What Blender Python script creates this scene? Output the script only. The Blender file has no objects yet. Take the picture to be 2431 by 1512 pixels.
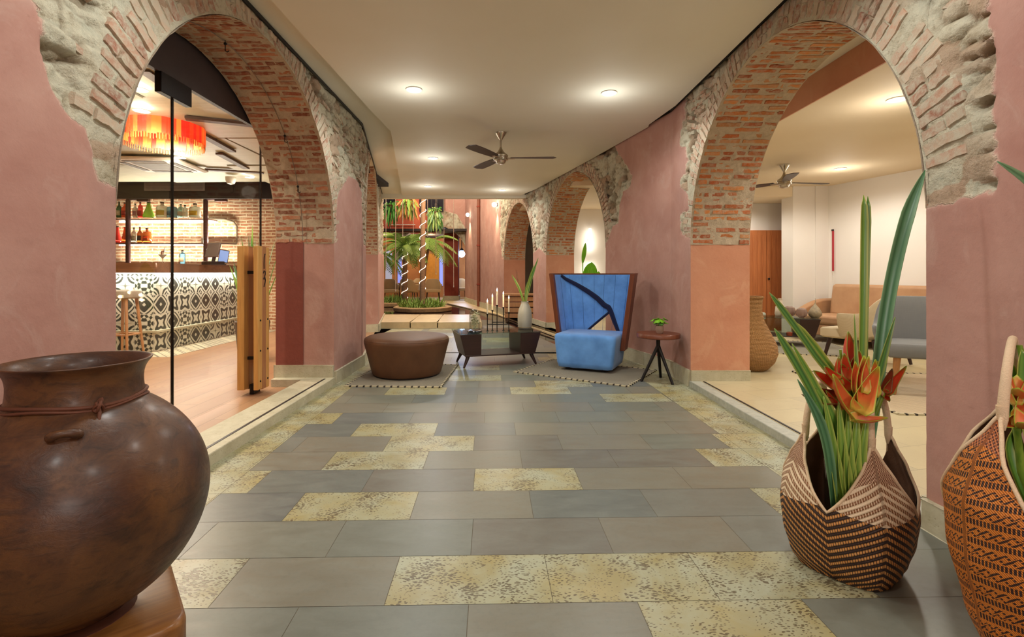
import bpy, bmesh, math, random
import numpy as np
from mathutils import Vector, Matrix, Euler
from mathutils.geometry import tessellate_polygon
random.seed(7); RNG = np.random.default_rng(11)
PI = math.pi
scene = bpy.context.scene
COL = scene.collection
# ------------------------------------------------------------------ camera, world, exposure
FPX, CX, HY, CH = 1165.0, 1195.0, 650.0, 1.2
cam_d = bpy.data.cameras.new('camera'); cam = bpy.data.objects.new('camera', cam_d); COL.objects.link(cam)
cam.location = (0, 0, CH); cam.rotation_euler = (PI/2, 0, 0)
cam_d.sensor_fit = 'HORIZONTAL'; cam_d.sensor_width = 36.0
cam_d.lens = FPX/2431*36.0
cam_d.shift_x = (1215.5-CX)/2431; cam_d.shift_y = -(756-HY)/2431
cam_d.clip_start = 0.05; cam_d.clip_end = 200
scene.camera = cam
scene.view_settings.view_transform = 'Standard'; scene.view_settings.look = 'None'
scene.view_settings.exposure = 0.07; scene.view_settings.gamma = 1.0; scene.view_settings.use_curve_mapping = False
scene.cycles.use_denoising = True
scene.cycles.use_adaptive_sampling = True; scene.cycles.adaptive_threshold = 0.02
scene.cycles.max_bounces = 9; scene.cycles.diffuse_bounces = 5; scene.cycles.glossy_bounces = 4
scene.cycles.transparent_max_bounces = 16; scene.cycles.transmission_bounces = 8
scene.cycles.sample_clamp_indirect = 4.0; scene.cycles.caustics_reflective = False; scene.cycles.caustics_refractive = False
w = bpy.data.worlds.new('world'); scene.world = w; w.use_nodes = True
bgn = w.node_tree.nodes['Background']; bgn.inputs[0].default_value = (0.30, 0.32, 0.42, 1); bgn.inputs[1].default_value = 0.25

def srgb(r, g, b, a=1.0):
    def f(c):
        c /= 255.0
        return c/12.92 if c <= 0.04045 else ((c+0.055)/1.055)**2.4
    return (f(r), f(g), f(b), a)

def P(px, py, Y):                      # photo pixel + depth -> world point
    return Vector(((px-CX)*Y/FPX, Y, CH-(py-HY)*Y/FPX))
def Fl(px, py, z=0.0):                 # photo pixel on a horizontal plane
    return P(px, py, FPX*(CH-z)/(py-HY))

def lamp_spot(loc, power, color=(1, .86, .68), angle=150, size=.06, blend=.6, name='downlight_beam', rot=(0, 0, 0), parent=None):
    d = bpy.data.lights.new(name, 'SPOT'); d.energy = power; d.color = color; d.spot_size = math.radians(angle); d.spot_blend = blend
    d.shadow_soft_size = size
    o = bpy.data.objects.new(name, d); COL.objects.link(o); o.location = loc; o.rotation_euler = rot
    if parent: o.parent = parent
    return o
def lamp_point(loc, power, color=(1, .8, .6), size=.08, name='lamp_glow', parent=None):
    d = bpy.data.lights.new(name, 'POINT'); d.energy = power; d.color = color; d.shadow_soft_size = size
    o = bpy.data.objects.new(name, d); COL.objects.link(o); o.location = loc
    if parent: o.parent = parent
    return o
def lamp_area(loc, rot, sx, sy, power, color=(1, .85, .65), name='strip_glow', parent=None):
    d = bpy.data.lights.new(name, 'AREA'); d.energy = power; d.color = color; d.shape = 'RECTANGLE'; d.size = sx; d.size_y = sy
    o = bpy.data.objects.new(name, d); COL.objects.link(o); o.location = loc; o.rotation_euler = rot
    if parent: o.parent = parent
    return o
# ------------------------------------------------------------------ numpy noise
def _h(ix, iy, iz, seed):
    n = (ix.astype(np.int64)*374761393 + iy.astype(np.int64)*668265263 + iz.astype(np.int64)*1442695041 + seed*974711) & 0xFFFFFFFF
    n = ((n ^ (n >> 13))*1274126177) & 0xFFFFFFFF
    n = ((n ^ (n >> 16))*2246822519) & 0xFFFFFFFF
    return ((n ^ (n >> 15)) & 0xFFFFFF)/float(0xFFFFFF)
def vnoise(x, y, z=0.0, seed=0):
    x = np.asarray(x, float); y = np.asarray(y, float); z = np.zeros_like(x)+z
    ix, iy, iz = np.floor(x), np.floor(y), np.floor(z); fx, fy, fz = x-ix, y-iy, z-iz
    fx, fy, fz = [t*t*(3-2*t) for t in (fx, fy, fz)]
    r = 0
    for a in (0, 1):
        for b in (0, 1):
            for c in (0, 1):
                wt = (fx if a else 1-fx)*(fy if b else 1-fy)*(fz if c else 1-fz)
                r = r + wt*_h(ix+a, iy+b, iz+c, seed)
    return r*2-1
def fbm(x, y, z=0.0, seed=0, oct=4):
    a, s, r = .5, 1.0, 0
    for i in range(oct):
        r = r + a*vnoise(np.asarray(x)*s, np.asarray(y)*s, np.asarray(z)*s, seed+i*17); a *= .5; s *= 2.03
    return r
def worley(x, y, seed=0):
    ix, iy = np.floor(x), np.floor(y)
    f1 = np.full(np.shape(x), 9.0); f2 = f1.copy(); idc = np.zeros(np.shape(x)); 
    for a in (-1, 0, 1):
        for b in (-1, 0, 1):
            cx, cy = ix+a, iy+b
            px = cx+.1+.8*_h(cx, cy, cx*0, seed); py = cy+.1+.8*_h(cx, cy, cx*0, seed+5)
            d = np.sqrt((px-x)**2+(py-y)**2); i = _h(cx, cy, cx*0, seed+9)
            m = d < f1
            f2 = np.where(m, f1, np.minimum(f2, d)); idc = np.where(m, i, idc); f1 = np.where(m, d, f1)
    return f1, f2, idc
def polysd(s, z, poly):                # signed distance, positive inside
    s = np.asarray(s, float); z = np.asarray(z, float)
    d = np.full(s.shape, 1e9); ins = np.zeros(s.shape, bool); n = len(poly)
    for i in range(n):
        (ax, ay), (bx, by) = poly[i], poly[(i+1) % n]
        ex, ey = bx-ax, by-ay; L = ex*ex+ey*ey+1e-12
        t = np.clip(((s-ax)*ex+(z-ay)*ey)/L, 0, 1)
        d = np.minimum(d, (s-ax-t*ex)**2+(z-ay-t*ey)**2)
        c = ((ay > z) != (by > z)) & (s < (bx-ax)*(z-ay)/((by-ay) if abs(by-ay) > 1e-12 else 1e-12)+ax)
        ins ^= c
    d = np.sqrt(d)
    return np.where(ins, d, -d)
# ------------------------------------------------------------------ material helper
class NT:
    def __init__(s, name):
        s.m = bpy.data.materials.new(name); s.m.use_nodes = True; s.t = s.m.node_tree
        s.b = s.t.nodes['Principled BSDF']; s.out = s.t.nodes['Material Output']
    def n(s, typ, **kw):
        nd = s.t.nodes.new('ShaderNode'+typ)
        for k, v in kw.items():
            if k.startswith('i_'):
                key = k[2:]; key = int(key) if key.isdigit() else key.replace('_', ' ')
                s.set(nd.inputs[key], v)
            else: setattr(nd, k, v)
        return nd
    def set(s, inp, v):
        if isinstance(v, bpy.types.NodeSocket): s.t.links.new(v, inp)
        else: inp.default_value = v
    def p(s, **kw):
        for k, v in kw.items(): s.set(s.b.inputs[k.replace('_', ' ')], v)
    def co(s, kind='Object'): return s.n('TexCoord').outputs[kind]
    def map(s, v, scale=(1, 1, 1), rot=(0, 0, 0), loc=(0, 0, 0)):
        nd = s.n('Mapping'); s.set(nd.inputs[0], v); nd.inputs['Scale'].default_value = scale; nd.inputs['Rotation'].default_value = rot; nd.inputs['Location'].default_value = loc
        return nd.outputs[0]
    def noise(s, v, scale=5, detail=5, rough=.6, dist=0):
        nd = s.n('TexNoise'); s.set(nd.inputs['Vector'], v); nd.inputs['Scale'].default_value = scale; nd.inputs['Detail'].default_value = detail
        nd.inputs['Roughness'].default_value = rough; nd.inputs['Distortion'].default_value = dist
        return nd.outputs['Fac']
    def voro(s, v, scale=5, feat='F1', out='Distance'):
        nd = s.n('TexVoronoi', feature=feat); s.set(nd.inputs['Vector'], v); nd.inputs['Scale'].default_value = scale
        return nd.outputs[out]
    def ramp(s, fac, stops, interp='LINEAR'):
        nd = s.n('ValToRGB'); s.set(nd.inputs[0], fac); cr = nd.color_ramp; cr.interpolation = interp
        while len(cr.elements) < len(stops): cr.elements.new(.5)
        for e, (p_, c) in zip(cr.elements, stops):
            e.position = p_; e.color = c if len(c) == 4 else (*c, 1)
        return nd.outputs[0]
    def mix(s, fac, a, b, mode='MIX'):
        nd = s.n('Mix', data_type='RGBA', blend_type=mode); s.set(nd.inputs[0], fac); s.set(nd.inputs[6], a); s.set(nd.inputs[7], b)
        return nd.outputs[2]
    def math(s, op, a, b=0.0, c=0.0, clamp=False):
        nd = s.n('Math', operation=op, use_clamp=clamp); s.set(nd.inputs[0], a); s.set(nd.inputs[1], b); s.set(nd.inputs[2], c)
        return nd.outputs[0]
    def xyz(s, v):
        nd = s.n('SeparateXYZ'); s.set(nd.inputs[0], v); return nd.outputs
    def attr(s, name, out='Color'): return s.n('Attribute', attribute_name=name).outputs[out]
    def bump(s, h, strength=.3, dist=.01, normal=None):
        nd = s.n('Bump'); nd.inputs['Strength'].default_value = strength; nd.inputs['Distance'].default_value = dist; s.set(nd.inputs['Height'], h)
        if normal is not None: s.set(nd.inputs['Normal'], normal)
        s.set(s.b.inputs['Normal'], nd.outputs[0]); return nd.outputs[0]

def simple(name, col, rough=.5, metal=0.0, var=.12, nscale=8, bump=.1, bscale=60, spec=.5, **kw):
    t = NT(name); v = t.co(); n = t.noise(v, nscale, 4)
    c2 = tuple(max(0, x*(1-var)) for x in col[:3])+(1,); c1 = tuple(min(1, x*(1+var)) for x in col[:3])+(1,)
    t.p(Base_Color=t.ramp(n, [(.3, c2), (.7, c1)]), Roughness=rough, Metallic=metal, Specular_IOR_Level=spec, **kw)
    if bump: t.bump(t.noise(v, bscale, 3), bump, .004)
    return t.m
def emis(name, col, strength):
    t = NT(name); n = t.noise(t.co(), 4, 2)
    t.p(Base_Color=(0, 0, 0, 1), Emission_Color=t.mix(n, col, tuple(x*.97 for x in col[:3])+(1,)), Emission_Strength=strength); return t.m
def wood(name, dark, light, scale=(3, 3, 40), rough=.4, axis=2, bump=.12):
    t = NT(name); v = t.co(); sc = [26, 26, 26]; sc[axis] = 1.6
    vv = t.map(v, tuple(sc)); n = t.noise(vv, 1.0, 8, .65, 1.2)
    t.p(Base_Color=t.ramp(n, [(.25, dark), (.75, light)]), Roughness=rough)
    t.bump(n, bump, .003); return t.m
def fabric(name, col, col2=None, scale=260, rough=.9, bump=.25):
    t = NT(name); v = t.co(); col2 = col2 or tuple(x*.7 for x in col[:3])+(1,)
    wv = t.n('TexWave', wave_type='BANDS', bands_direction='X', i_Scale=scale/6); t.set(wv.inputs[0], v)
    w2 = t.n('TexWave', wave_type='BANDS', bands_direction='Z', i_Scale=scale/6); t.set(w2.inputs[0], v)
    f = t.math('MULTIPLY', wv.outputs['Fac'], w2.outputs['Fac']); n = t.noise(v, 6, 5)
    c = t.mix(t.math('MULTIPLY', f, .5), col, col2); c = t.mix(t.math('MULTIPLY', n, .35), c, col2)
    t.p(Base_Color=c, Roughness=rough, Sheen_Weight=.2, Specular_IOR_Level=.2); t.bump(f, bump, .002); return t.m
def glassy(name, tint=(1, 1, 1, 1), refl=.5):
    t = NT(name); tr = t.n('BsdfTransparent'); tr.inputs[0].default_value = tint
    gl = t.n('BsdfGlossy'); gl.inputs['Roughness'].default_value = .02; fr = t.n('Fresnel'); fr.inputs[0].default_value = 1.45
    mx = t.n('MixShader'); t.set(mx.inputs[0], t.math('MINIMUM', t.math('MULTIPLY', fr.outputs[0], refl), .35*refl)); t.t.links.new(tr.outputs[0], mx.inputs[1]); t.t.links.new(gl.outputs[0], mx.inputs[2])
    t.t.links.new(mx.outputs[0], t.out.inputs[0]); return t.m
# ------------------------------------------------------------------ mesh helper
class MB:
    def __init__(s): s.v = []; s.f = []; s.mi = []; s.c = []; s.a = {}; s.hascol = False
    def add(s, verts, faces, mi=0, col=None):
        o = len(s.v); s.v += [tuple(v) for v in verts]
        if col is not None: s.hascol = True
        if col is not None and isinstance(col, list): s.c += col
        else: s.c += [col or (1, 1, 1, 1)]*len(verts)
        for f in faces: s.f.append(tuple(i+o for i in f)); s.mi.append(mi)
        return s
    def box(s, lo, hi, mi=0, M=None, col=None):
        x0, y0, z0 = lo; x1, y1, z1 = hi
        vs = [Vector(p) for p in ((x0, y0, z0), (x1, y0, z0), (x1, y1, z0), (x0, y1, z0), (x0, y0, z1), (x1, y0, z1), (x1, y1, z1), (x0, y1, z1))]
        if M is not None: vs = [M @ v for v in vs]
        return s.add(vs, [(0, 3, 2, 1), (4, 5, 6, 7), (0, 1, 5, 4), (1, 2, 6, 5), (2, 3, 7, 6), (3, 0, 4, 7)], mi, col)
    def cbox(s, c, size, rz=0, mi=0, rot=None, col=None):
        M = Matrix.Translation(c) @ (Euler(rot).to_matrix().to_4x4() if rot else Matrix.Rotation(rz, 4, 'Z'))
        h = [x/2 for x in size]; return s.box((-h[0], -h[1], -h[2]), tuple(h), mi, M, col)
    def loft(s, rings, mi=0, cap0=True, cap1=True, closed=True, col=None):
        n = len(rings[0]); vs = [p for r in rings for p in r]; fs = []
        for i in range(len(rings)-1):
            for j in range(n if closed else n-1):
                k = (j+1) % n; fs.append((i*n+j, i*n+k, (i+1)*n+k, (i+1)*n+j))
        if cap0 and closed: fs.append(tuple(reversed(range(n))))
        if cap1 and closed: fs.append(tuple((len(rings)-1)*n+j for j in range(n)))
        return s.add(vs, fs, mi, col)
    def lathe(s, prof, n=32, c=(0, 0, 0), mi=0, fn=None, cap0=True, cap1=True, col=None):
        rings = []
        for r, z in prof:
            ring = []
            for j in range(n):
                a = 2*PI*j/n; rr = r*(fn(a, z) if fn else 1); ring.append(Vector((c[0]+rr*math.cos(a), c[1]+rr*math.sin(a), c[2]+z)))
            rings.append(ring)
        return s.loft(rings, mi, cap0, cap1, True, col)
    def tube(s, pts, rad, n=8, mi=0, col=None, cap=True, flat=1.0):
        pts = [Vector(p) for p in pts]; rad = rad if isinstance(rad, (list, tuple)) else [rad]*len(pts)
        rings = []; up = None
        for i, p in enumerate(pts):
            t = (pts[min(i+1, len(pts)-1)]-pts[max(i-1, 0)]).normalized()
            if up is None: up = Vector((0, 0, 1)) if abs(t.z) < .9 else Vector((0, 1, 0))
            a = t.cross(up).normalized(); b = a.cross(t).normalized(); up = b
            rings.append([p+a*(math.cos(2*PI*j/n)*rad[i])+b*(math.sin(2*PI*j/n)*rad[i]*flat) for j in range(n)])
        return s.loft(rings, mi, cap, cap, True, col)
    def prism(s, poly, axis_vec, mi=0, col=None):   # poly list of 3D pts, extruded by axis_vec
        n = len(poly); a = [Vector(p) for p in poly]; b = [p+Vector(axis_vec) for p in a]
        fs = [(j, (j+1) % n, n+(j+1) % n, n+j) for j in range(n)]
        fs += [tuple(t) for t in tessellate_polygon([a])]; fs += [tuple(i+n for i in reversed(t)) for t in tessellate_polygon([a])]
        return s.add(a+b, fs, mi, col)
    def sphere(s, c, r, n=16, m=10, mi=0, sc=(1, 1, 1), col=None):
        return s.lathe([(r*math.sin(PI*i/m)*1.0 if 0 < i < m else r*.002, -r*math.cos(PI*i/m)*sc[2]) for i in range(m+1)], n, c, mi, col=col) if sc[0] == 1 and sc[1] == 1 else \
            s.loft([[Vector((c[0]+sc[0]*r*max(.002, math.sin(PI*i/m))*math.cos(2*PI*j/n), c[1]+sc[1]*r*max(.002, math.sin(PI*i/m))*math.sin(2*PI*j/n), c[2]-sc[2]*r*math.cos(PI*i/m))) for j in range(n)] for i in range(m+1)], mi, col=col)
    def build(s, name, mats, parent=None, smooth=True, bevel=0, subd=0, attrs=None, loc=None, angle=38, segs=2, solid=0):
        me = bpy.data.meshes.new(name); me.from_pydata(s.v, [], s.f); 
        mats = mats if isinstance(mats, (list, tuple)) else [mats]
        for m in mats: me.materials.append(m)
        me.polygons.foreach_set('material_index', s.mi)
        if s.hascol:
            ca = me.color_attributes.new('Col', 'FLOAT_COLOR', 'POINT'); ca.data.foreach_set('color', [x for c in s.c for x in c])
        if attrs:
            for k, arr in attrs.items():
                if np.ndim(arr) == 2:
                    uv = me.attributes.new(k, 'FLOAT_VECTOR', 'POINT'); uv.data.foreach_set('vector', np.asarray(arr, float).ravel())
                else:
                    at = me.attributes.new(k, 'FLOAT', 'POINT'); at.data.foreach_set('value', np.asarray(arr, float).ravel())
        if smooth:
            me.polygons.foreach_set('use_smooth', [True]*len(me.polygons))
            me.set_sharp_from_angle(angle=math.radians(angle))
        me.update()
        o = bpy.data.objects.new(name, me); COL.objects.link(o)
        if parent: o.parent = parent
        if loc: o.location = loc
        if solid: md = o.modifiers.new('s', 'SOLIDIFY'); md.thickness = solid; md.offset = 0
        if bevel: md = o.modifiers.new('b', 'BEVEL'); md.width = bevel; md.segments = segs; md.limit_method = 'ANGLE'; md.angle_limit = math.radians(35)
        if subd: md = o.modifiers.new('u', 'SUBSURF'); md.levels = subd; md.render_levels = subd
        return o
def thing(name, label, cat, loc=(0, 0, 0), rz=0, group=None):
    o = bpy.data.objects.new(name, None); COL.objects.link(o); o.location = loc; o.rotation_euler = (0, 0, rz); o.empty_display_size = .1
    o['label'] = label; o['category'] = cat
    if group: o['group'] = group
    return o
def tag(o, label, cat, group=None, kind=None):
    o['label'] = label; o['category'] = cat
    if group: o['group'] = group
    if kind: o['kind'] = kind
    return o
def struct(o, label=None):
    o['kind'] = 'structure'
    if label: o['label'] = label
    return o
def dup(root, loc=None, rz=None, label=None):
    r = root.copy(); COL.objects.link(r)
    for ch in list(root.children):
        c = ch.copy(); COL.objects.link(c); c.parent = r
        for g in list(ch.children):
            d = g.copy(); COL.objects.link(d); d.parent = c
    if loc is not None: r.location = loc
    if rz is not None: r.rotation_euler = (0, 0, rz)
    if label: r['label'] = label
    return r
# ------------------------------------------------------------------ materials of the shell
def plaster_nodes(t, v, ca, cb, cc):
    n = t.noise(v, 2.2, 6, .62, .4); n2 = t.noise(t.map(v, (1, 1, .35)), 1.1, 4, .5, .6); n3 = t.noise(v, 26, 4, .7)
    c = t.ramp(n, [(.32, ca), (.68, cb)]); c = t.mix(t.ramp(n2, [(.45, (0, 0, 0, 1)), (.75, (.55, .55, .55, 1))]), c, cc)
    n4 = t.noise(t.map(v, (1, 1, .7), (0, 0, 0), (3, 1, 2)), 3.4, 5, .7, .9); c = t.mix(t.ramp(n4, [(.54, (0, 0, 0, 1)), (.66, (.55, .55, .55, 1))]), c, tuple(min(1, x*y) for x, y in zip(cb[:3], (1.02, 1.14, 1.16)))+(1,)); c = t.mix(t.ramp(n3, [(.62, (0, 0, 0, 1)), (.8, (.35, .35, .35, 1))]), c, tuple(x*.6 for x in ca[:3])+(1,))
    return c, t.math('ADD', t.math('MULTIPLY', n3, .5), t.noise(v, 7, 5, .6))
PINK = (srgb(173, 128, 116), srgb(188, 148, 135), srgb(159, 128, 120))
def m_plaster(name, cols=PINK):
    t = NT(name); v = t.co(); c, h = plaster_nodes(t, v, *cols); t.p(Base_Color=c, Roughness=.72, Specular_IOR_Level=.3); t.bump(h, .35, .012); return t.m
def m_arch_wall(name, cols=PINK):
    t = NT(name); v = t.co(); c, h = plaster_nodes(t, v, *cols)
    n1 = t.noise(v, 5, 6, .7, .5); n2 = t.noise(v, 28, 6, .75); cell = t.attr('cell', 'Fac'); cr = t.attr('crev', 'Fac')
    st = t.ramp(n1, [(.3, srgb(170, 160, 134)), (.5, srgb(204, 200, 178)), (.7, srgb(176, 178, 160))])
    st = t.mix(t.ramp(cell, [(.0, (0, 0, 0, 1)), (.55, (.05,)*3+(1,)), (.8, (.45,)*3+(1,)), (1, (.7,)*3+(1,))]), st, srgb(168, 130, 104))
    st = t.mix(t.ramp(n2, [(.52, (0, 0, 0, 1)), (.7, (.55,)*3+(1,))]), st, srgb(128, 112, 84))
    st = t.mix(t.math('MULTIPLY', cr, .75), st, srgb(104, 84, 58))
    sd = t.attr('sd', 'Fac'); e = t.math('MULTIPLY', t.math('SUBTRACT', t.noise(v, 14, 5, .7), .5), .07)
    f = t.math('MULTIPLY_ADD', t.math('ADD', sd, e), 120.0, .5, clamp=True)
    edge = t.math('SUBTRACT', 1.0, t.math('MULTIPLY', t.math('ABSOLUTE', t.math('ADD', sd, e)), 90.0), clamp=True)
    col = t.mix(f, c, st); col = t.mix(t.math('MULTIPLY', edge, .6), col, srgb(226, 205, 185))
    t.p(Base_Color=col, Roughness=.85, Specular_IOR_Level=.2)
    hh = t.math('ADD', t.math('MULTIPLY', h, .5), t.math('MULTIPLY', f, t.math('MULTIPLY', t.math('ADD', n2, t.noise(v, 70, 4, .7)), 1.4)))
    t.bump(hh, .6, .014); return t.m
def m_brick(name, tint, mort, w0=.45, w1=.75):
    t = NT(name); v = t.co(); c = t.attr('Col'); n = t.noise(v, 22, 6, .7, .3); n2 = t.noise(v, 6, 4, .6)
    c = t.mix(1.0, c, tint, 'MULTIPLY'); c = t.mix(t.ramp(n, [(w0, (0, 0, 0, 1)), (w0+.24, (w1,)*3+(1,))]), c, mort)
    c = t.mix(t.ramp(n2, [(.5, (0, 0, 0, 1)), (.75, (.35,)*3+(1,))]), c, mort)
    t.p(Base_Color=c, Roughness=.88, Specular_IOR_Level=.2); t.bump(n, .7, .012); return t.m
def m_mortar(name, a, b):
    t = NT(name); v = t.co(); n = t.noise(v, 18, 7, .75, .4); t.p(Base_Color=t.ramp(n, [(.3, a), (.7, b)]), Roughness=.92, Specular_IOR_Level=.15); t.bump(n, .8, .015); return t.m
M_WALL = m_arch_wall('pink_plaster_over_rubble')
M_PINK = m_plaster('pink_plaster'); M_ORNG = m_plaster('salmon_warmlit_plaster', (srgb(196, 136, 106), srgb(206, 150, 120), srgb(188, 130, 106)))  # salmon paint; on the right jambs, pink plaster with warm light coloured in
M_DRED = m_plaster('dark_red_plaster', (srgb(122, 66, 56), srgb(134, 74, 62), srgb(114, 62, 56)))
M_MORT = m_mortar('lime_mortar', srgb(168, 152, 130), srgb(204, 188, 164)); M_BRK = m_brick('old_brick', (1, 1, 1, 1), srgb(188, 168, 144))
M_MORW = m_mortar('pale_mortar', srgb(180, 168, 144), srgb(214, 206, 186)); M_BRKW = m_brick('whitewashed_brick', (1, .98, .95, 1), srgb(192, 186, 166), .36, .84)
def m_stonebase(name):
    t = NT(name); v = t.co(); n = t.noise(v, 7, 6, .7); pits = t.voro(t.map(v, (1, 1, 1.6)), 34)
    c = t.ramp(n, [(.3, srgb(174, 168, 140)), (.7, srgb(200, 196, 172))]); c = t.mix(t.ramp(pits, [(.1, (.6,)*3+(1,)), (.2, (0, 0, 0, 1))]), c, srgb(140, 124, 88))
    t.p(Base_Color=c, Roughness=.55); t.bump(pits, .2, .004); return t.m
M_BASE = m_stonebase('coral_stone_plinth')
def m_ceiling(name, a, b):
    t = NT(name); v = t.co(); n = t.noise(v, .8, 4, .5); t.p(Base_Color=t.ramp(n, [(.35, a), (.65, b)]), Roughness=.7, Specular_IOR_Level=.25); t.bump(t.noise(v, 90, 3), .04, .003); return t.m
M_CEIL = m_ceiling('cream_ceiling_paint', srgb(226, 221, 204), srgb(231, 227, 212))
M_CEILW = m_ceiling('white_wall_paint', srgb(224, 218, 210), srgb(230, 224, 216))
# ================================================================== SHELL
XL, XR = -1.84, 2.0
ZC = 3.14
SPR = 1.53
def rubble(s, z, seed):
    wx = s+.05*fbm(s*3, z*3, seed=seed+3); wz = z+.04*fbm(s*4+9, z*4, seed=seed+4)
    f1, f2, idc = worley(wx*5.2, wz*9.5, seed); g1, g2, id2 = worley(wx*2.3+4, wz*3.6, seed+31)
    edge = np.clip((f2-f1)*3.0, 0, 1); edge = edge*edge*(3-2*edge)
    big = np.clip((g2-g1)*3.2, 0, 1)
    hgt = .024*(edge-.6)*(0.55+.9*idc)+.018*(id2-.5)*big+.026*fbm(s*6, z*8, seed=seed+8, oct=5)+.012*(idc-.5)+.020*fbm(s*17, z*30, seed=seed+12, oct=3)
    crev = np.clip(1.0-(f2-f1)*7.0, 0, 1)*(_h(np.floor(wx*4), np.floor(wz*6), s*0, seed+77) > .25)
    deep = np.clip((fbm(s*5+30, z*9, seed=seed+50)-.2)*6, 0, 1)
    hgt = hgt*.85-.034*deep
    return hgt, idc, np.clip(crev*.8+deep*.8, 0, 1)
def grid_faces(R, C, flip):
    fs = []
    for i in range(R-1):
        for j in range(C-1):
            q = (i*C+j, i*C+j+1, (i+1)*C+j+1, (i+1)*C+j); fs.append(q[::-1] if flip else q)
    return fs
class ArchWall:
    def __init__(s, P0, d, n, stone_fn, seed, flip):
        s.P0, s.d, s.n = Vector((*P0, 0)), Vector((*d, 0)), Vector((*n, 0)); s.st = stone_fn; s.seed = seed; s.flip = flip
        s.V = []; s.F = []; s.sd = []; s.cell = []; s.crev = []; s.rings = []
    def pt(s, a, z, dep=0.0): return s.P0+s.d*a+Vector((0, 0, z))+s.n*dep
    def grid(s, S, Z, fade=None):
        R, C = S.shape; sd = s.st(S, Z)
        sdn = sd+.02*fbm(S*9, Z*9, seed=s.seed+60, oct=3)
        h, idc, cr = rubble(S, Z, s.seed); k = np.clip(sdn/.03+.5, 0, 1); k = k*k*(3-2*k)
        deep = np.clip(sdn/.25, 0, 1)*.012+.014
        for (rc_, rr_, rs_) in s.rings:
            dd = np.sqrt((S-rc_)**2+np.maximum(0, Z-rs_)**2)-rr_; q = np.clip((.30-dd)/.07, 0, 1)*(Z > rs_-.1); h = h*(1-.78*q)+.0*q; deep = deep*(1-q)+.010*q; cr = cr*(1-q)
        dep = (1-k)*(.004*fbm(S*2.3+Z*.9, Z*2.3-S*.9, seed=s.seed+90)+.002*fbm(S*14, Z*14, seed=s.seed+91))+k*(h-deep)
        if fade is not None: dep = dep*fade
        X = s.P0.x+s.d.x*S+s.n.x*dep; Y = s.P0.y+s.d.y*S+s.n.y*dep
        o = len(s.V); s.V += np.stack([X.ravel(), Y.ravel(), Z.ravel()], 1).tolist()
        s.F += [tuple(i+o for i in f) for f in grid_faces(R, C, s.flip)]
        s.sd += np.clip(sdn, -.3, .3).ravel().tolist(); s.cell += idc.ravel().tolist(); s.crev += (cr*k).ravel().tolist()
    def pier(s, a, b, z0, z1, st=.02, sz=None):
        ns = max(2, int((b-a)/st)+1); nz = max(2, int((z1-z0)/(sz or st))+1)
        S, Z = np.meshgrid(np.linspace(a, b, ns), np.linspace(z0, z1, nz)); s.grid(S, Z)
    def arch(s, c, r, spr, ztop, st=.02, nr=None):
        n = max(24, int(PI*r/st)); th = np.linspace(0, PI, n); m = nr or 60
        T, K = np.meshgrid(th, np.linspace(0, 1, m)); S = c-r*np.cos(T); Zb = spr+r*np.sin(T); Z = Zb+(ztop-Zb)*K
        s.grid(S, Z, fade=np.clip(K*(ztop-Zb)/.05, .15, 1))
    def finish(s, name, mat, label):
        mb = MB(); mb.v = [tuple(v) for v in s.V]; mb.f = s.F; mb.mi = [0]*len(s.F); mb.c = []
        o = mb.build(name, mat, attrs={'sd': s.sd, 'cell': s.cell, 'crev': s.crev}, angle=80)
        return struct(o, label)
BRK_R = [srgb(166, 104, 76), srgb(176, 114, 82), srgb(152, 90, 68), srgb(172, 122, 98), srgb(138, 82, 62)]
BRK_WARMLIT = [srgb(190, 116, 66), srgb(204, 134, 78), srgb(176, 98, 54), srgb(188, 130, 84), srgb(164, 90, 56)]  # brick palette with warm light mixed into its orange
BRK_W = [srgb(188, 150, 128), srgb(170, 122, 100), srgb(196, 172, 150), srgb(178, 138, 116), srgb(160, 108, 88)]
def brick(mb, o, u, v, n, lu, lv, h, col, rnd):
    j = lambda a: rnd.uniform(-a, a)
    o = o+n*j(.004); hs = h
    if lu > lv*1.5: U, V, LU, LV = u, v, lu, lv
    else: U, V, LU, LV = v, u, lv, lu
    base, top = [], []; K = 4
    for i in range(K+1):
        base.append((i/K-.5, -.5)); 
    for i in range(K+1):
        base.append((.5-i/K, .5))
    jit = [(j(.06), j(.10)) for _ in base]
    B = [o+U*((a+q[0]*.15)*LU)+V*((b+q[1])*LV)-n*.02 for (a, b), q in zip(base, jit)]
    T = [o+U*((a*(1-.012/LU)+q[0]*.15)*LU)+V*((b*.80+q[1])*LV)+n*(hs+j(.003)) for (a, b), q in zip(base, jit)]
    m = len(B); fs = [(i, (i+1) % m, m+(i+1) % m, m+i) for i in range(m)]
    L = K+1
    for i in range(K): fs.append((m+i, m+i+1, m+2*L-2-i, m+2*L-1-i))
    if U.cross(V).dot(n) < 0: fs = [tuple(reversed(f)) for f in fs]
    mb.add(B+T, fs, 0, col)
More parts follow.
